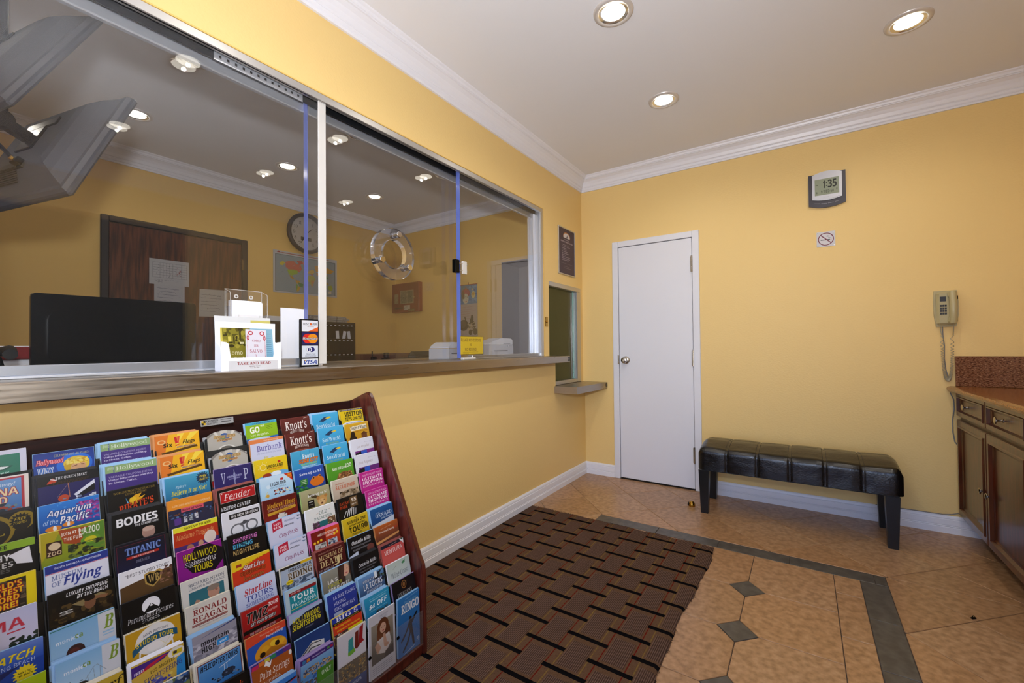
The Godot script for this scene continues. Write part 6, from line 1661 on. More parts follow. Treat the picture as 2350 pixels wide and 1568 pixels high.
func office_things() -> void:
	var mb: MB
	# wall clock
	var c := V(XO, 2.376, 1.166)
	var ck := thing("wall_clock", "large round black-rimmed wall clock above the world map", "clock", c)
	mb = MB.new()
	mb.lathe([Vector2(0.186, 0.0), Vector2(0.205, 0.012), Vector2(0.212, 0.03), Vector2(0.206, 0.048), Vector2(0.19, 0.056), Vector2(0.176, 0.05), Vector2(0.172, 0.03), Vector2(0.172, 0.02)], c, V(1, 0, 0), 64)
	obj("rim", mb, M.frame_brown, ck)
	var disc := PackedVector2Array()
	for i in 48:
		disc.append(Vector2.from_angle(TAU * i / 48.0) * 0.174)
	mb = MB.new()
	mb.prism(disc, c + V(0.004, 0, 0), V(0, 0, -1), V(0, 1, 0), V(0.016, 0, 0), print_rect("clock_face"))
	obj("dial", mb, print_mat("clock_face"), ck)
	obj("date_window", boxes([[c + V(0.020, -0.075, -0.055), c + V(0.023, -0.040, 0.060)]], 0.001), M.olive_lcd, ck)
	mb = MB.new()
	var hand := func(a: float, l: float, w: float, x: float) -> void:
		var d := V(0, cos(a), -sin(a))
		var s := V(0, sin(a), cos(a)) * w
		mb.prism(PackedVector2Array([Vector2(-1, -0.2), Vector2(1, -0.2), Vector2(0.6, 1), Vector2(-0.6, 1)]), c + V(x, 0, 0), s, d * l, V(0.0015, 0, 0))
	hand.call(TAU * 1.58 / 12.0, 0.085, 0.005, 0.024)
	hand.call(TAU * 35.0 / 60.0, 0.125, 0.004, 0.027)
	obj("hands", mb, M.black_plastic, ck)
	paper("world_map", "framed-look pale world map poster below the round clock", "map", "map", V(XO + 0.001, 1.735, 1.500), V(0, 0.001, -0.70), V(0, 0.42, 0), 0.003)
	# papers on the brown door
	paper("chart_sheet", "white printed chart sheet taped on the brown door", "paper", "chart_paper", V(XO + 0.0165, 1.70, 2.475), V(0, 0, -0.268), V(0, 0.205, 0))
	paper("note_sheet", "narrow handwritten sheet hanging below the chart on the brown door", "paper", "note_paper", V(XO + 0.0165, 1.45, 2.443), V(0, 0, -0.205), V(0, 0.25, 0))
	paper("handwritten_sheet", "slightly tilted handwritten sheet at the right edge of the brown door", "paper", "hand_paper", V(XO + 0.0165, 1.455, 2.135), V(0, 0.008, -0.215), V(0, 0.238, -0.006))
	# fire panel
	var fp := thing("alarm_panel", "red-brown fire alarm cabinet on the office end wall", "alarm panel", V(-2.40, 1.61, ZO))
	obj("cabinet", boxes([[V(-2.632, 1.611, ZO), V(-2.150, 1.973, ZO + 0.06)]], 0.004), M.panel_red, fp)
	mb = MB.new()
	mb.quad(V(-2.625, 1.617, ZO + 0.0605), V(-2.157, 1.617, ZO + 0.0605), V(-2.157, 1.967, ZO + 0.0605), V(-2.625, 1.967, ZO + 0.0605), print_rect("fire_panel"))
	obj("door", mb, print_mat("fire_panel"), fp)
	mb = MB.new()
	mb.lathe([Vector2(0.010, 0), Vector2(0.010, 0.006), Vector2(0.0, 0.007)], V(-2.225, 1.785, ZO + 0.0605), V(0, 0, 1), 14)
	obj("lock", mb, M.nickel, fp)
	# calendar
	var cal := paper("wall_calendar", "long paper calendar with a red-turbaned portrait on the office end wall", "calendar", "calendar", V(-1.548, 1.285, ZO + 0.001), V(0.250, 0.004, 0), V(0, 0.585, 0), 0.004)
	obj("hanging_strip", boxes([[V(-1.550, 1.868, ZO + 0.001), V(-1.296, 1.876, ZO + 0.007)], [V(-1.425, 1.876, ZO + 0.001), V(-1.420, 1.90, ZO + 0.005)]]), M.red_plastic, cal)
	# corner camera
	var cc := thing("corner_camera", "small dark security camera in the office ceiling corner", "camera", V(-2.57, 2.56, 0.03))
	mb = MB.new()
	mb.xf = Transform3D(Basis.from_euler(V(-0.3, -0.9, 0)), V(-2.545, 2.615, 0.055))
	mb.box(V(-0.03, -0.045, -0.05), V(0.03, 0.045, 0.05), 0.008)
	obj("housing", mb, M.dark_grey_plastic, cc)
	mb = MB.new()
	mb.tube(PackedVector3Array([V(-2.62, 2.58, -0.02), V(-2.59, 2.585, 0.02), V(-2.56, 2.60, 0.045)]), 0.008, 8)
	obj("bracket", mb, M.dark_grey_plastic, cc)
	# desk along both walls, granite with upstand
	var dk := thing("office_desk", "brown granite office desk with a low upstand along the walls", "desk", V(-2.4, 0, 1.5))
	obj("top", boxes([[V(XO + 0.002, 0.935, ZO + 0.002), V(-2.10, 0.965, 3.9)], [V(-2.10, 0.935, ZO + 0.002), V(-1.75, 0.965, 0.50)]], 0.004), M.granite_brown, dk)
	obj("upstand", boxes([[V(XO + 0.001, 0.965, ZO + 0.002), V(XO + 0.021, 1.104, 1.74)], [V(XO + 0.021, 0.965, ZO + 0.001), V(-1.75, 1.104, ZO + 0.021)]], 0.002), M.granite_brown, dk)
	obj("pedestal", boxes([[V(XO + 0.01, 0.0, 0.05), V(-2.16, 0.934, 0.55)], [V(XO + 0.01, 0.0, 3.3), V(-2.16, 0.934, 3.85)]], 0.004), M.cherry, dk)
	# mail sorter with key slots
	var so := thing("key_sorter", "black slotted mail and key sorter on the office desk", "sorter", V(-2.46, 0.9655, 1.10))
	mb = boxes([[V(-2.60, 0.966, 0.79), V(-2.32, 0.986, 1.52)], [V(-2.60, 1.425, 0.79), V(-2.32, 1.441, 1.52)], [V(-2.60, 0.986, 0.79), V(-2.32, 1.425, 0.80)], [V(-2.60, 0.986, 1.51), V(-2.32, 1.425, 1.52)], [V(-2.60, 0.986, 0.80), V(-2.585, 1.425, 1.51)], [V(-2.585, 1.255, 0.80), V(-2.34, 1.268, 1.51)], [V(-2.585, 1.105, 0.80), V(-2.34, 1.118, 1.51)]])
	obj("case", mb, M.black_matte, so)
	for y in [1.394, 1.240, 1.090]:
		obj("label_rail", boxes([[V(-2.34, y, 0.80), V(-2.317, y + 0.031, 1.51)]], 0.001), M.black_plastic, so)
	for y in [1.402, 1.249, 1.099]:
		for i in 14:
			obj("slot_label", boxes([[V(-2.3165, y, 0.828 + i * 0.0485), V(-2.3155, y + 0.010, 0.848 + i * 0.0485)]]), M.pale_grey_plastic, so)
	for q in [[0.835, 0.30], [0.905, -0.35], [0.975, 0.15]]:
		var k := thing("key_card", "white key card leaning in the sorter, %s" % {0.835: "rightmost of three", 0.905: "slanting middle one of three", 0.975: "leftmost of three"}[q[0]], "key card", V(-2.36, 1.268, q[0]), "key cards in the sorter")
		mb = MB.new()
		mb.xf = Transform3D(Basis(V(1, 0, 0), q[1] * 0.5), V(-2.36, 1.2685, q[0]))
		mb.box(V(-0.002, 0.0, -0.018), V(0.002, 0.085, 0.018), 0.0008)
		obj("card", mb, M.white_paper, k)
	# newspapers on the sorter
	var yy := 1.4415
	var names := ["lowest of the pile", "second from below", "third from below", "topmost, with a dark picture"]
	for i in 4:
		var hgt: float = [0.020, 0.016, 0.014, 0.010][i]
		var nt := thing("newspaper", "folded newspaper on the black sorter, " + names[i], "newspaper", V(-2.44, yy, 1.05), "newspapers on the sorter")
		mb = MB.new()
		mb.xf = Transform3D(Basis(V(0, 1, 0), rng.randf_range(-0.08, 0.08)), V(-2.445, yy, 1.08 + rng.randf_range(-0.03, 0.03)))
		mb.box(V(-0.12, 0.0003, -0.20), V(0.12, hgt, 0.20), 0.003)
		var rc := print_rect("newsprint")
		for j in mb.v.size():
			mb.t[j] = rc.position + rc.size * Vector2(0.05 + 0.9 * (mb.v[j].z - 0.85) / 0.48, 0.5)
		obj("paper", mb, print_mat("newsprint"), nt)
		yy += hgt + 0.0004
	var bx := thing("dark_file_box", "dark file box standing left of the key sorter", "file box", V(-2.46, 0.9655, 1.63))
	obj("box", boxes([[V(-2.60, 0.966, 1.535), V(-2.33, 1.40, 1.72)]], 0.004), M.black_matte, bx)
	obj("lid", boxes([[V(-2.605, 1.40, 1.53), V(-2.325, 1.425, 1.725)]], 0.003), M.frame_brown, bx)
	var pk := thing("paper_bundle", "wrapped bundle of paper on the dark file box", "paper", V(-2.45, 1.4255, 1.60))
	obj("wrap", boxes([[V(-2.57, 1.426, 1.545), V(-2.36, 1.475, 1.70)]], 0.006), M.white_paper, pk)
	# handset and walkie charger near the corner
	var wt := thing("radio_handset", "small black radio with a stub antenna on the office desk", "radio", V(-2.28, 0.9655, 0.58))
	obj("body", boxes([[V(-2.31, 0.966, 0.545), V(-2.27, 1.075, 0.605)]], 0.006), M.black_plastic, wt)
	mb = MB.new()
	mb.tube(PackedVector3Array([V(-2.29, 1.07, 0.595), V(-2.29, 1.135, 0.595)]), 0.007, 8)
	obj("antenna", mb, M.rubber, wt)
	var ch2 := thing("radio_charger", "short black desk charger beside the radio", "charger", V(-2.22, 0.9655, 0.47))
	obj("body", boxes([[V(-2.26, 0.966, 0.42), V(-2.19, 1.06, 0.50)]], 0.008), M.black_plastic, ch2)
	obj("cradle", boxes([[V(-2.25, 1.06, 0.435), V(-2.20, 1.118, 0.478)]], 0.006), M.black_matte, ch2)
	# black office chair
	var oc := thing("office_chair", "black padded office chair back showing above the counter", "chair", V(-1.15, 0, 0.85))
	mb = MB.new()
	mb.xf = Transform3D(Basis(V(0, 1, 0), 0.12), V(-1.20, 0, 0.86))
	mb.box(V(-0.045, 0.62, -0.225), V(0.045, 1.137, 0.225), 0.04)
	obj("backrest", mb, M.black_matte, oc)
	obj("seat", boxes([[V(-1.15, 0.44, 0.60), V(-0.70, 0.52, 1.10)]], 0.03), M.black_matte, oc)
	obj("armrest", boxes([[V(-1.22, 0.70, 1.10), V(-0.80, 1.085, 1.19)]], 0.03), M.black_matte, oc)
	mb = MB.new()
	mb.tube(PackedVector3Array([V(-0.93, 0.06, 0.85), V(-0.93, 0.45, 0.85)]), 0.03, 10)
	for i in 5:
		var a := TAU * i / 5.0
		mb.tube(PackedVector3Array([V(-0.93, 0.07, 0.85), V(-0.93 + 0.28 * cos(a), 0.04, 0.85 + 0.28 * sin(a))]), 0.02, 8)
	obj("base", mb, M.black_plastic, oc)
	# receipt printers on the inner counter
	receipt_printer("grey receipt printer behind the yellow notice, right of the pane edge", V(-0.33, 1.0915, 0.96), 0.27, 0.145, -0.15)
	receipt_printer("grey card terminal half hidden behind the pane edge", V(-0.30, 1.0915, 1.565), 0.15, 0.11, 0.25)
	# monitor with its back to the window
	var mo := thing("desk_monitor", "wide black monitor seen from behind, below the brown door", "monitor", V(-0.50, 1.0915, 3.16))
	mb = MB.new()
	mb.prism(round_rect(0.475, 0.262, 0.014), V(-0.485, 1.232, 3.165), V(0, 0, -1), V(0, 1, 0), V(0.022, 0, 0), Rect2(0, 0, 0, 0), true)
	obj("back_shell", mb, M.black_plastic, mo)
	mb = MB.new()
	mb.prism(round_rect(0.40, 0.17, 0.03), V(-0.463, 1.215, 3.165), V(0, 0, -1), V(0, 1, 0), V(0.018, 0, 0), Rect2(0, 0, 0, 0), true)
	obj("back_bulge", mb, M.black_plastic, mo)
	obj("bezel", boxes([[V(-0.496, 1.102, 2.93), V(-0.485, 1.362, 3.40)]], 0.003), M.dark_grey_plastic, mo)
	obj("stand", boxes([[V(-0.50, 1.0918, 3.08), V(-0.38, 1.101, 3.25)]], 0.002), M.black_plastic, mo)
	# things at the far left of the desk
	var dt := thing("desk_telephone", "black desk telephone at the lower left corner of the window", "telephone", V(-0.52, 1.0915, 3.53))
	mb = MB.new()
	mb.prism(PackedVector2Array([Vector2(0, 0), Vector2(0.17, 0), Vector2(0.17, 0.025), Vector2(0.10, 0.056), Vector2(0, 0.062)]), V(-0.62, 1.0918, 3.46), V(1, 0, 0), V(0, 1, 0), V(0, 0, 0.16))
	obj("body", mb, M.black_plastic, dt)
	mb = MB.new()
	mb.tube(PackedVector3Array([V(-0.60, 1.165, 3.445), V(-0.54, 1.168, 3.44), V(-0.48, 1.155, 3.445)]), 0.018, 10)
	obj("handset", mb, M.black_matte, dt)
	var rf := thing("red_folder", "dark red folder lying behind the desk telephone", "folder", V(-0.9, 0.97, 3.2))
	mb = MB.new()
	mb.xf = Transform3D(Basis(V(0, 1, 0), 0.2), V(-0.80, 1.135, 3.36))
	mb.box(V(-0.01, 0, -0.12), V(0.0, 0.048, 0.12), 0.002)
	obj("cover", mb, M.red_plastic, rf)
	mb = MB.new()
	mb.xf = Transform3D(Basis(V(0, 1, 0), 0.2), V(-0.81, 1.130, 3.36))
	mb.box(V(-0.025, -0.0385, -0.125), V(-0.0005, 0.056, 0.125), 0.002)
	obj("sheets", mb, M.white_paper, rf)
	var pp := thing("paper_pile", "untidy pile of white papers beside the red folder", "papers", V(-0.72, 1.0915, 3.62))
	mb = MB.new()
	for i in 6:
		mb.xf = Transform3D(Basis(V(0, 1, 0), rng.randf_range(-0.3, 0.3)) * Basis(V(1, 0, 0), rng.randf_range(-0.02, 0.02)), V(-0.74, 1.094 + i * 0.008, 3.60))
		mb.box(V(-0.07, 0, -0.10), V(0.07, 0.006, 0.10), 0.001)
	obj("sheet", mb, M.white_paper, pp)
	# loop of cable near the pane
	var cb := thing("black_cable", "black cable hanging down at the left edge of the window", "cable", V(-0.3, 1.0915, 3.56))
	mb = MB.new()
	var path := PackedVector3Array()
	for i in 24:
		var u := i / 23.0
		path.append(V(-0.40 + 0.03 * sin(u * 3.0), 1.75 - 0.655 * u, 3.515 - 0.035 * sin(u * PI * 0.9) + 0.01 * u))
	mb.tube(path, 0.005, 8)
	obj("cord", mb, M.black_plastic, cb)
	hanging_monitor("grey flat monitor hung tilted from the ceiling, lower of the two at upper left", V(-0.30, 2.077, 3.181), V(-0.258, 1.673, 3.358), 0.56, false)
	hanging_monitor("grey flat monitor hung tilted from the ceiling, upper one in the picture corner", V(-0.30, 2.314, 3.274), V(-0.249, 1.903, 3.487), 0.60, true)
	ceiling_rack()


func receipt_printer(label: String, at: Vector3, len_: float, hgt: float, turn: float) -> void:
	var t := local_thing("receipt_printer", label, "printer", Transform3D(Basis(V(0, 1, 0), turn), at), "counter machines inside the window")
	var l := len_ / 2
	var mb := MB.new()
	mb.prism(PackedVector2Array([Vector2(-l, 0), Vector2(l, 0), Vector2(l, hgt * 0.55), Vector2(l * 0.92, hgt * 0.62), Vector2(-l, hgt * 0.62)]), V(-0.075, 0, 0), V(0, 0, -1), V(0, 1, 0), V(0.15, 0, 0))
	obj("base", mb, M.grey_plastic, t)
	mb = MB.new()
	mb.prism(PackedVector2Array([Vector2(-l * 0.96, hgt * 0.64), Vector2(l * 0.97, hgt * 0.64), Vector2(l * 0.97, hgt * 0.9), Vector2(l * 0.82, hgt * 0.98), Vector2(l * 0.05, hgt), Vector2(-l * 0.5, hgt * 0.86), Vector2(-l * 0.96, hgt * 0.72)]), V(-0.07, 0, 0), V(0, 0, -1), V(0, 1, 0), V(0.14, 0, 0))
	obj("cover", mb, M.pale_grey_plastic, t)
	obj("slot", boxes([[V(0.0752, hgt * 0.30, -l * 0.5), V(0.0762, hgt * 0.34, l * 0.6)], [V(0.0705, hgt * 0.70, -l * 0.75), V(0.0722, hgt * 0.72, -l * 0.2)]]), M.dark_grey_plastic, t)
	mb = MB.new()
	mb.lathe([Vector2(0.006, 0), Vector2(0.006, 0.006), Vector2(0, 0.007)], V(0.0752, hgt * 0.58, -l * 0.55), V(1, 0, 0), 12)
	obj("button", mb, M.pale_grey_plastic, t)


# TR and BR are the ends of the edge nearest the pane
func hanging_monitor(label: String, TR: Vector3, BR: Vector3, wide: float, upper: bool) -> void:
	var e2 := V(-0.972, 0, 0.233)
	var up := (TR - BR)
	var hgt := up.length()
	up = up.normalized()
	var back := e2.cross(up).normalized()       # towards the viewer's side
	if back.z < 0:
		back = -back
	var x := -e2
	var bas := Basis(x, up, x.cross(up))
	var t := local_thing("hanging_monitor", label, "monitor", Transform3D(bas, BR), "monitors hung from the office ceiling")
	# local: x from -wide to 0, y from 0 to hgt, z out of the back
	var mb := MB.new()
	mb.box(V(-wide, 0, -0.022), V(0, hgt, -0.002), 0.006)
	obj("bezel", mb, M.dark_grey_plastic, t)
	mb = MB.new()
	var ring := func(d: float, z: float) -> Array: return [V(-wide + d, d, z), V(-d, d, z), V(-d, hgt - d, z), V(-wide + d, hgt - d, z)]
	var levels := [[0.004, -0.002], [0.010, 0.010], [0.022, 0.013], [0.055, 0.040], [0.085, 0.058], [0.11, 0.064]]
	for i in levels.size() - 1:
		var a: Array = ring.call(levels[i][0], levels[i][1])
		var b: Array = ring.call(levels[i + 1][0], levels[i + 1][1])
		for k in 4:
			mb.quad(a[k], a[(k + 1) % 4], b[(k + 1) % 4], b[k])
	var top: Array = ring.call(0.11, 0.064)
	mb.quad(top[0], top[1], top[2], top[3])
	obj("back_cover", mb, M.dusty_grey_plastic, t)
	mb = MB.new()
	for i in 8:
		mb.box(V(-wide * 0.72, 0.045 + i * 0.006, 0.0405 + i * 0.0035), V(-wide * 0.42, 0.0475 + i * 0.006, 0.0425 + i * 0.0035))
	obj("vent", mb, M.black_matte, t)
	mb = MB.new()
	mb.box(V(-wide * 0.5 - 0.05, hgt * 0.5 - 0.05, 0.064), V(-wide * 0.5 + 0.05, hgt * 0.5 + 0.05, 0.072), 0.002)
	mb.box(V(-wide * 0.5 - 0.10, hgt * 0.62, 0.064), V(-wide * 0.5 + 0.10, hgt * 0.70, 0.070), 0.002)
	mb.box(V(-wide * 0.5 - 0.018, hgt * 0.5 - 0.018, 0.072), V(-wide * 0.5 + 0.018, hgt * 0.5 + 0.018, 0.13), 0.004)
	obj("mount_plate", mb, M.black_plastic, t)
	mb = MB.new()
	mb.lathe([Vector2(0, -0.03), Vector2(0.028, -0.03), Vector2(0.03, -0.025), Vector2(0.03, 0.025), Vector2(0.028, 0.03), Vector2(0, 0.03)], V(-wide * 0.5, hgt * 0.5, 0.15), V(1, 0, 0), 20)
	# upright pole to the ceiling
	var head := Transform3D(bas, BR) * V(-wide * 0.5, hgt * 0.5, 0.15)
	var inv := Transform3D(bas, BR).affine_inverse()
	mb.tube(PackedVector3Array([inv * head, inv * (head + V(0, (H - head.y) * 0.5, 0)), inv * V(head.x, H - 0.001, head.z)]), 0.02, 12)
	obj("pole", mb, M.black_plastic, t)
	# recessed socket strip with a plugged cable
	mb = MB.new()
	mb.box(V(-wide * 0.62, 0.085, 0.0585), V(-wide * 0.36, 0.115, 0.0655))
	obj("socket_recess", mb, M.black_matte, t)
	mb = MB.new()
	mb.box(V(-wide * 0.42, 0.088, 0.0655), V(-wide * 0.36, 0.112, 0.085), 0.003)
	mb.tube(PackedVector3Array([V(-wide * 0.39, 0.10, 0.085), V(-wide * 0.41, 0.12, 0.12), V(-wide * 0.52, 0.16, 0.14), V(-wide * 0.7, 0.20, 0.13), V(-wide * 0.95, 0.26, 0.09)]), 0.006, 8)
	obj("signal_cable", mb, M.black_plastic, t)
	mb = MB.new()
	mb.box(V(-wide * 0.40, 0.094, 0.0845), V(-wide * 0.38, 0.106, 0.095), 0.002)
	obj("plug_screw", mb, M.brass, t)


func ceiling_rack() -> void:
	var t := thing("monitor_ceiling_mount", "metal ceiling frame with a tangle of cables above the hanging monitors", "mount", V(-0.6, H, 3.45))
	var mb := MB.new()
	for q in [[V(-0.28, 2.60, 3.38), V(-0.78, 2.55, 3.50)], [V(-0.30, 2.55, 3.44), V(-0.80, 2.50, 3.56)], [V(-0.40, 2.70, 3.36), V(-0.46, 2.30, 3.60)], [V(-0.55, 2.70, 3.38), V(-0.60, 2.32, 3.62)]]:
		mb.tube(PackedVector3Array([q[0], q[1]]), 0.009, 8)
	obj("rods", mb, M.nickel, t)
	mb = MB.new()
	for i in 9:
		var a := V(-0.32 - 0.05 * i, 2.70, 3.36 + 0.02 * (i % 3))
		var b := V(-0.40 - 0.06 * rng.randf(), 2.25 + 0.15 * rng.randf(), 3.55 + 0.06 * rng.randf())
		var path := PackedVector3Array()
		for k in 12:
			var u := k / 11.0
			path.append(a.lerp(b, u) + V(0.03 * sin(u * 7.0 + i), -0.05 * sin(u * PI), 0.025 * cos(u * 6.0 + i * 2)))
		mb.tube(path, 0.0045, 6)
	obj("cable", mb, M.black_plastic, t)
	mb = MB.new()
	var path := PackedVector3Array()
	for k in 14:
		var u := k / 13.0
		path.append(V(-0.30 - 0.12 * u, 2.47 + 0.02 * sin(u * 6.0), 3.46 + 0.08 * u))
	mb.tube(path, 0.003, 6)
	obj("white_cable", mb, M.white_card, t)

# ---------------------------------------------------------------- bench
func bench() -> void:
	var t := thing("bench", "long black tufted leather bench on four tapered black legs", "bench", V(1.6, 0, 0.26))
	var x0 := 1.064
	var x1 := 2.138
	var nu := 121
	# cross-section from the front underside over the top to the back underside (z, y, outward z, outward y)
	var sec := []
	var zf := 0.482
	var zb := 0.058
	var yb := 0.306
	var yt := 0.462
	for i in 9:
		sec.append([zf, lerpf(yb, yt - 0.045, i / 8.0), 1.0, 0.0])
	for i in range(1, 9):
		var a := PI / 2 * i / 8.0
		sec.append([zf - 0.045 + 0.045 * cos(a), yt - 0.045 + 0.045 * sin(a), cos(a), sin(a)])
	for i in range(1, 30):
		var u := i / 30.0
		sec.append([lerpf(zf - 0.045, zb + 0.04, u), yt + 0.020 * sin(PI * u), 0.0, 1.0])
	for i in 9:
		var a := PI / 2 + PI / 2 * i / 8.0
		sec.append([zb + 0.04 + 0.04 * cos(a), yt - 0.04 + 0.04 * sin(a), cos(a), sin(a)])
	for i in range(1, 5):
		sec.append([zb, lerpf(yt - 0.04, yb, i / 4.0), -1.0, 0.0])
	var nv := sec.size()
	var pts := PackedVector3Array()
	var seams := [1.0 / 6, 2.0 / 6, 3.0 / 6, 4.0 / 6, 5.0 / 6]
	var nz := FastNoiseLite.new()
	nz.seed = 4
	nz.frequency = 9.0
	for i in nu:
		var u := i / float(nu - 1)
		var x := lerpf(x0, x1, u)
		var dip := 0.0
		for s in seams:
			dip -= 0.006 * exp(-pow((u - s) / 0.005, 2)) + 0.003 * exp(-pow((u - s) / 0.03, 2))
		for j in nv:
			var s: Array = sec[j]
			var d := dip
			var tz: float = (zf - s[0]) / (zf - zb)
			if s[3] > 0.8:
				d -= 0.006 * exp(-pow((tz - 0.62) / 0.012, 2))
			d += 0.0045 * nz.get_noise_3d(x * 0.35, s[1] * 0.5, s[0] * 0.5)
			# round the two ends
			var e := minf(u, 1.0 - u) * (x1 - x0)
			var rr := 0.045
			var k := 0.0
			if e < rr:
				k = (1.0 - sqrt(maxf(0.0, 1.0 - pow((rr - e) / rr, 2)))) * rr
			var py: float = s[1] + s[3] * d
			if s[3] > 0.0:
				py -= k * s[3]
			var pz: float = s[0] + s[2] * (d - k * 0.5)
			pts.append(V(x, py, pz))
	var mb := MB.new()
	mb.grid(nu, nv, pts)
	# close the two ends
	for e in [0, nu - 1]:
		var o := pts[e * nv] * 0.5 + pts[e * nv + nv - 1] * 0.5 + V(0, 0.05, 0)
		for j in nv - 1:
			var a := pts[e * nv + j]
			var b := pts[e * nv + j + 1]
			if (b - a).cross(o - a).x * (1.0 if e else -1.0) < 0:
				mb.tri(b, a, o)
			else:
				mb.tri(a, b, o)
	var fixed: bool = mb.n[30 * nv + 3].z < 0
	if fixed:
		mb = MB.new()
		mb.grid(nu, nv, pts, true)
		for e in [0, nu - 1]:
			var o := pts[e * nv] * 0.5 + pts[e * nv + nv - 1] * 0.5 + V(0, 0.05, 0)
			for j in nv - 1:
				var a := pts[e * nv + j]
				var b := pts[e * nv + j + 1]
				if (b - a).cross(o - a).x * (1.0 if e else -1.0) < 0:
					mb.tri(b, a, o)
				else:
					mb.tri(a, b, o)
	obj("seat", mb, M.leather_black, t)
	obj("seat_board", boxes([[V(x0 + 0.02, 0.298, zb + 0.01), V(x1 - 0.02, 0.309, zf - 0.012)]]), M.black_matte, t)
	# twin rows of stitching along each seam
	mb = MB.new()
	for s in seams:
		for off in [-0.007, 0.007]:
			var path := PackedVector3Array()
			var i := int(round((s + off) * (nu - 1)))
			for j in range(2, nv - 5):
				path.append(pts[i * nv + j] + V(0, sec[j][3], sec[j][2]) * 0.0004)
			mb.tube(path, 0.0007, 4)
	obj("stitching", mb, M.stitch, t)
	for x in [[1.070, 1.125, 0.0], [2.063, 2.116, 0.0]]:
		for zz in [[0.412, 0.468], [0.072, 0.126]]:
			mb = MB.new()
			var cx: float = (x[0] + x[1]) / 2
			var cz: float = (zz[0] + zz[1]) / 2
			var a := 0.033
			var b := 0.023
			var lo := [V(cx - b, 0.0, cz - b), V(cx + b, 0.0, cz - b), V(cx + b, 0.0, cz + b), V(cx - b, 0.0, cz + b)]
			var hi := [V(cx - a, 0.298, cz - a), V(cx + a, 0.298, cz - a), V(cx + a, 0.298, cz + a), V(cx - a, 0.298, cz + a)]
			var mid := V(cx, 0.15, cz)
			for k in 4:
				mb.quad_from(lo[k], lo[(k + 1) % 4], hi[(k + 1) % 4], hi[k], mid)
			mb.quad_from(lo[0], lo[1], lo[2], lo[3], mid)
			mb.quad_from(hi[0], hi[1], hi[2], hi[3], mid)
			obj("leg", mb, M.leg_black, t)


# ---------------------------------------------------------------- cabinet with granite top
func cabinet() -> void:
	var t := thing("base_cabinet", "cherry wood base cabinet with raised panels at the right edge", "cabinet", V(2.75, 0, 0.8))
	var xf := 2.444
	obj("carcass", boxes([[V(xf + 0.024, 0.105, 0.003), V(3.065, 0.868, 2.0)]], 0.002), M.cherry, t)
	obj("toe_kick", boxes([[V(2.565, 0.0, 0.02), V(3.065, 0.104, 2.0)]]), M.black_matte, t)
	for i in 4:
		var z0 := 0.018 + i * 0.507
		var z1 := z0 + 0.497
		if z1 > 2.05:
			continue
		var d := front(t, "drawer", xf, 0.724, 0.866, z0, z1, 0.036)
		knob(d, V(xf, 0.794, (z0 + z1) / 2 - 0.06))
		var e := front(t, "door", xf, 0.128, 0.702, z0, z1, 0.052)
		knob(e, V(xf, 0.392, z1 - 0.045 if i % 2 == 0 else z0 + 0.04))
	var ct := thing("worktop", "glossy brown and gold granite countertop on the cherry cabinet", "countertop", V(2.75, 0.869, 0.8))
	var mb := MB.new()
	var prof := PackedVector2Array([Vector2(3.068, 0.869), Vector2(2.425, 0.869), Vector2(2.412, 0.874), Vector2(2.408, 0.885), Vector2(2.413, 0.896), Vector2(2.427, 0.901), Vector2(3.068, 0.901)])
	mb.prism(prof, V(0, 0, 0.002), V(1, 0, 0), V(0, 1, 0), V(0, 0, 2.0))
	obj("slab", mb, M.granite_gold, ct)
	var bs := thing("granite_backsplash", "brown speckled granite backsplash strip behind the countertop", "backsplash", V(2.75, 0.901, 0.01))
	obj("strip", boxes([[V(2.447, 0.9013, 0.001), V(3.066, 1.084, 0.020)]], 0.002), M.granite_brown, bs)


func front(t: Node3D, called: String, x: float, y0: float, y1: float, z0: float, z1: float, m: float) -> MeshInstance3D:
	var mb := MB.new()
	# (inset, depth in front of the carcass)
	var levels := [[0.0, 0.0], [0.0, 0.016], [0.004, 0.021], [m * 0.62, 0.021], [m * 0.70, 0.026], [m * 0.84, 0.026], [m, 0.013], [m + 0.010, 0.009], [m + 0.016, 0.009]]
	var ring := func(l: Array) -> Array:
		var X: float = x + 0.0235 - l[1]
		return [V(X, y0 + l[0], z1 - l[0]), V(X, y0 + l[0], z0 + l[0]), V(X, y1 - l[0], z0 + l[0]), V(X, y1 - l[0], z1 - l[0])]
	for i in levels.size() - 1:
		var a: Array = ring.call(levels[i])
		var b: Array = ring.call(levels[i + 1])
		for k in 4:
			mb.quad_from(a[k], a[(k + 1) % 4], b[(k + 1) % 4], b[k], V(x + 0.2, (y0 + y1) / 2, (z0 + z1) / 2) if levels[i + 1][1] >= levels[i][1] else V(x + 0.0235 - levels[i][1] + 0.5, a[k].y * 0.0 + (y0 + y1) / 2, (z0 + z1) / 2))
	var q: Array = ring.call(levels[-1])
	mb.quad_from(q[0], q[1], q[2], q[3], V(x + 0.5, (y0 + y1) / 2, (z0 + z1) / 2))
	return obj(called, mb, M.cherry, t)


func knob(d: MeshInstance3D, at: Vector3) -> void:
	var mb := MB.new()
	mb.lathe([Vector2(0.009, 0.0), Vector2(0.009, 0.002), Vector2(0.005, 0.005), Vector2(0.0045, 0.018), Vector2(0.008, 0.021), Vector2(0.0165, 0.024), Vector2(0.0165, 0.027), Vector2(0.012, 0.030), Vector2(0, 0.031)], at + V(0.014, 0, 0), V(-1, 0, 0), 20)
	obj("knob", mb, M.nickel, d)


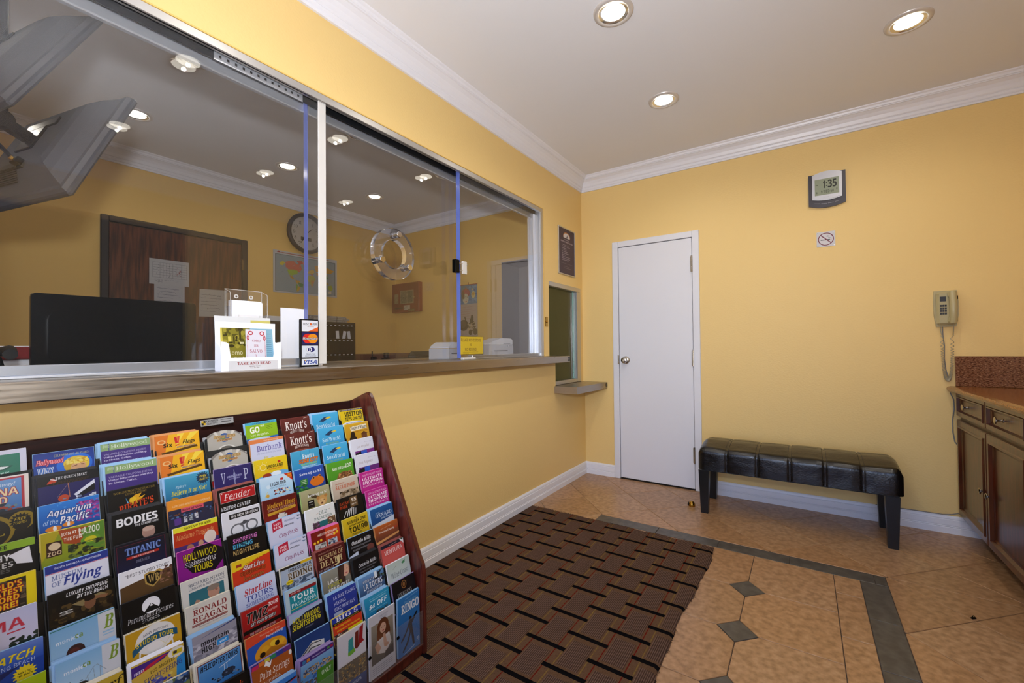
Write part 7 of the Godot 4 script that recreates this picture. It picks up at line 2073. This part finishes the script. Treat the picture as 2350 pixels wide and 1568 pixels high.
# ---------------------------------------------------------------- wall things
func wall_things() -> void:
	var mb: MB
	# framed notice on the window wall
	var s := thing("framed_notice", "tall purple house-rules notice in a thin silver frame above the side window", "notice", V(XU, 1.79, 0.32))
	obj("frame", boxes([[V(XU, 1.785, 0.160), V(XU + 0.010, 2.195, 0.169)], [V(XU, 1.785, 0.467), V(XU + 0.010, 2.195, 0.476)], [V(XU, 1.785, 0.169), V(XU + 0.010, 1.795, 0.467)], [V(XU, 2.185, 0.169), V(XU + 0.010, 2.195, 0.467)]], 0.002), M.aluminium, s)
	mb = MB.new()
	mb.quad(V(XU + 0.005, 1.795, 0.467), V(XU + 0.005, 1.795, 0.169), V(XU + 0.005, 2.185, 0.169), V(XU + 0.005, 2.185, 0.467), print_rect("purple_sign"))
	obj("sheet", mb, print_mat("purple_sign"), s)
	# brass bell plate
	s = thing("bell_plate", "small brass bell plate between the two windows", "bell", V(XU, 1.33, 0.685))
	obj("plate", boxes([[V(XU, 1.327, 0.665), V(XU + 0.005, 1.405, 0.706)]], 0.002), M.brass, s)
	mb = MB.new()
	mb.lathe([Vector2(0.009, 0), Vector2(0.009, 0.005), Vector2(0.005, 0.008), Vector2(0, 0.009)], V(XU + 0.005, 1.366, 0.685), V(1, 0, 0), 16)
	obj("button", mb, M.brass, s)
	# digital clock
	s = thing("digital_clock", "silver and charcoal digital wall clock reading 1:35", "clock", V(1.835, 2.13, 0))
	var plate := PackedVector2Array()
	for i in 13:
		var u := i / 6.0 - 1.0
		plate.append(Vector2(0.104 * u, 0.022 * (u * u) - 0.014 - 0.117 + 0.0))
	plate.append(Vector2(0.104, 0.106))
	plate.append(Vector2(-0.104, 0.106))
	mb = MB.new()
	mb.prism(plate, V(1.835, 2.243, 0.0005), V(1, 0, 0), V(0, 1, 0), V(0, 0, 0.018))
	obj("back_plate", mb, M.charcoal_plastic, s)
	var face := PackedVector2Array()
	for i in 13:
		var u := i / 6.0 - 1.0
		face.append(Vector2(0.083 * u, -0.077 + 0.014 * u * u - 0.007))
	for i in 13:
		var u := 1.0 - i / 6.0
		face.append(Vector2(0.083 * u, 0.118 - 0.020 * u * u))
	mb = MB.new()
	var inner: PackedVector2Array = Geometry2D.offset_polygon(face, -0.006)[0]
	mb.prism(face, V(1.835, 2.243, 0.0185), V(1, 0, 0), V(0, 1, 0), V(0, 0, 0.008))
	mb.prism(inner, V(1.835, 2.243, 0.0265), V(1, 0, 0), V(0, 1, 0), V(0, 0, 0.004))
	obj("bezel", mb, M.silver_plastic, s)
	mb = MB.new()
	mb.quad(V(1.767, 2.196, 0.0310), V(1.903, 2.196, 0.0310), V(1.903, 2.308, 0.0310), V(1.767, 2.308, 0.0310), print_rect("lcd"))
	obj("display", mb, print_mat("lcd"), s)
	mb = MB.new()
	mb.box(V(1.815, 2.1785, 0.0302), V(1.845, 2.1825, 0.0308))
	for i in 26:
		if i % 7 == 6:
			continue
		mb.box(V(1.765 + i * 0.0054, 2.1375 + 0.00005 * pow(i - 13, 2), 0.0184), V(1.7688 + i * 0.0054, 2.1395 + 0.00005 * pow(i - 13, 2), 0.0190))
	obj("print_marks", mb, M.pale_grey_plastic, s)
	# no smoking sign
	s = thing("no_smoking_sign", "small white no-smoking sign below the digital clock", "sign", V(1.825, 1.843, 0))
	mb = MB.new()
	mb.box(V(1.7725, 1.842, 0.0005), V(1.8775, 1.946, 0.003), 0.0008)
	for i in mb.t.size():
		mb.t[i] = print_rect("no_smoke").position + print_rect("no_smoke").size * Vector2(0.5, 0.03)
	mb.quad(V(1.7725, 1.842, 0.0033), V(1.8775, 1.842, 0.0033), V(1.8775, 1.946, 0.0033), V(1.7725, 1.946, 0.0033), print_rect("no_smoke"))
	obj("plate", mb, print_mat("no_smoke"), s)
	mb = MB.new()
	for q in [[1.779, 1.850], [1.871, 1.850], [1.779, 1.938], [1.871, 1.938]]:
		mb.lathe([Vector2(0.0028, 0), Vector2(0.0024, 0.001), Vector2(0, 0.0014)], V(q[0], q[1], 0.0033), V(0, 0, 1), 10)
	obj("screws", mb, M.nickel, s)
	wall_phone()
	# door stop
	s = thing("door_stop", "small brass dome door stop on the floor beside the bench", "door stop", V(0.997, 0, 0.372))
	mb = MB.new()
	mb.lathe([Vector2(0.021, 0.0), Vector2(0.022, 0.004), Vector2(0.0225, 0.014), Vector2(0.019, 0.026), Vector2(0.011, 0.034), Vector2(0.0, 0.037)], V(0.997, 0.0002, 0.372), V(0, 1, 0), 24)
	obj("dome", mb, M.brass, s)
	obj("bumper", boxes([[V(0.970, 0.004, 0.362), V(0.980, 0.026, 0.388)]], 0.003), M.rubber, s)
	# a black clip lost on the tiles
	s = thing("black_clip", "tiny black clip lying on a tile joint at lower right", "clip", V(2.262, 0, 1.095))
	mb = MB.new()
	mb.xf = Transform3D(Basis(V(0, 1, 0), 0.7), V(2.26, 0.0003, 1.095))
	mb.box(V(-0.010, 0, -0.004), V(0.010, 0.006, 0.004), 0.001)
	mb.tube(PackedVector3Array([V(-0.008, 0.006, 0), V(-0.002, 0.013, 0), V(0.006, 0.010, 0)]), 0.0015, 6)
	obj("body", mb, M.black_plastic, s)


func wall_phone() -> void:
	var s := thing("wall_telephone", "beige push-button wall telephone with a coiled cord above the counter", "telephone", V(2.412, 1.265, 0))
	var mb := MB.new()
	mb.prism(PackedVector2Array([Vector2(-0.044, 0.0), Vector2(0.044, 0.0), Vector2(0.055, 0.07), Vector2(0.056, 0.15), Vector2(0.050, 0.222), Vector2(-0.052, 0.222), Vector2(-0.056, 0.15), Vector2(-0.053, 0.07)]), V(2.412, 1.264, 0.0005), V(1, 0, 0), V(0, 1, 0), V(0, 0, 0.016))
	obj("back_plate", mb, M.phone_beige, s)
	mb = MB.new()
	mb.box(V(2.366, 1.274, 0.0165), V(2.456, 1.478, 0.046), 0.012)
	obj("body", mb, M.phone_beige, s)
	# handset: bar with two swollen ends, on the right half
	mb = MB.new()
	var path := PackedVector3Array([V(2.432, 1.288, 0.066), V(2.432, 1.33, 0.078), V(2.432, 1.38, 0.082), V(2.432, 1.43, 0.078), V(2.432, 1.474, 0.066)])
	mb.tube(path, 0.0165, 14)
	mb.box(V(2.411, 1.282, 0.0455), V(2.453, 1.330, 0.078), 0.012)
	mb.box(V(2.411, 1.436, 0.0455), V(2.453, 1.482, 0.078), 0.012)
	obj("handset", mb, M.phone_beige, s)
	for i in 4:
		for j in 3:
			obj("key", boxes([[V(2.380 + j * 0.0105, 1.338 + i * 0.016, 0.0458), V(2.3885 + j * 0.0105, 1.350 + i * 0.016, 0.0495)]], 0.001), M.dark_grey_plastic, s)
	obj("number_card", boxes([[V(2.380, 1.418, 0.0458), V(2.407, 1.448, 0.0475)]], 0.0005), M.dark_grey_plastic, s)
	obj("hook", boxes([[V(2.455, 1.43, 0.0165), V(2.462, 1.452, 0.035)]], 0.001), M.black_plastic, s)
	# coiled cord: from the body down, round and up to the handset
	mb = MB.new()
	var spine := PackedVector3Array()
	for i in 60:
		var u := i / 59.0
		var a := PI * u
		var y := 1.21 - 0.205 * sin(a) ** 0.55 - 0.07 * sin(a)
		spine.append(V(lerpf(2.392, 2.436, (1 - cos(a)) / 2), y, 0.018))
	var coil := PackedVector3Array()
	var turns := 62.0
	for i in 744:
		var u := i / 743.0
		var f := u * 59.0
		var k := mini(int(f), 58)
		var p := spine[k].lerp(spine[k + 1], f - k)
		var d := (spine[k + 1] - spine[k]).normalized()
		var sd := d.cross(V(0, 0, 1)).normalized()
		var a := TAU * turns * u
		coil.append(p + sd * 0.0068 * cos(a) + V(0, 0, 1) * 0.0068 * sin(a))
	mb.tube(coil, 0.0015, 5)
	mb.tube(PackedVector3Array([V(2.436, 1.285, 0.06), V(2.438, 1.255, 0.045), V(2.440, 1.21, 0.022)]), 0.0025, 6)
	mb.tube(PackedVector3Array([V(2.388, 1.265, 0.01), V(2.388, 1.235, 0.014), V(2.392, 1.21, 0.018)]), 0.0025, 6)
	obj("coiled_cord", mb, M.phone_cord, s)
	mb = MB.new()
	mb.tube(PackedVector3Array([V(2.397, 1.265, 0.006), V(2.398, 1.21, 0.006), V(2.404, 1.15, 0.005), V(2.402, 1.07, 0.005), V(2.408, 1.0, 0.005), V(2.420, 0.945, 0.005), V(2.424, 0.93, 0.005)]), 0.003, 6)
	obj("wall_cord", mb, M.grey_cord, s)
	mb = MB.new()
	mb.tube(PackedVector3Array([V(2.424, 0.86, 0.005), V(2.438, 0.82, 0.005), V(2.440, 0.76, 0.005), V(2.432, 0.70, 0.005), V(2.432, 0.62, 0.005), V(2.440, 0.56, 0.005), V(2.455, 0.54, 0.005)]), 0.003, 6)
	obj("wall_cord", mb, M.grey_cord, s)
	mb = MB.new()
	mb.tube(PackedVector3Array([V(2.06, 0.1095, 0.012), V(2.25, 0.111, 0.012), V(2.38, 0.112, 0.011), V(2.42, 0.118, 0.006), V(2.45, 0.13, 0.005)]), 0.0025, 6)
	obj("wall_cord", mb, M.grey_cord, s)
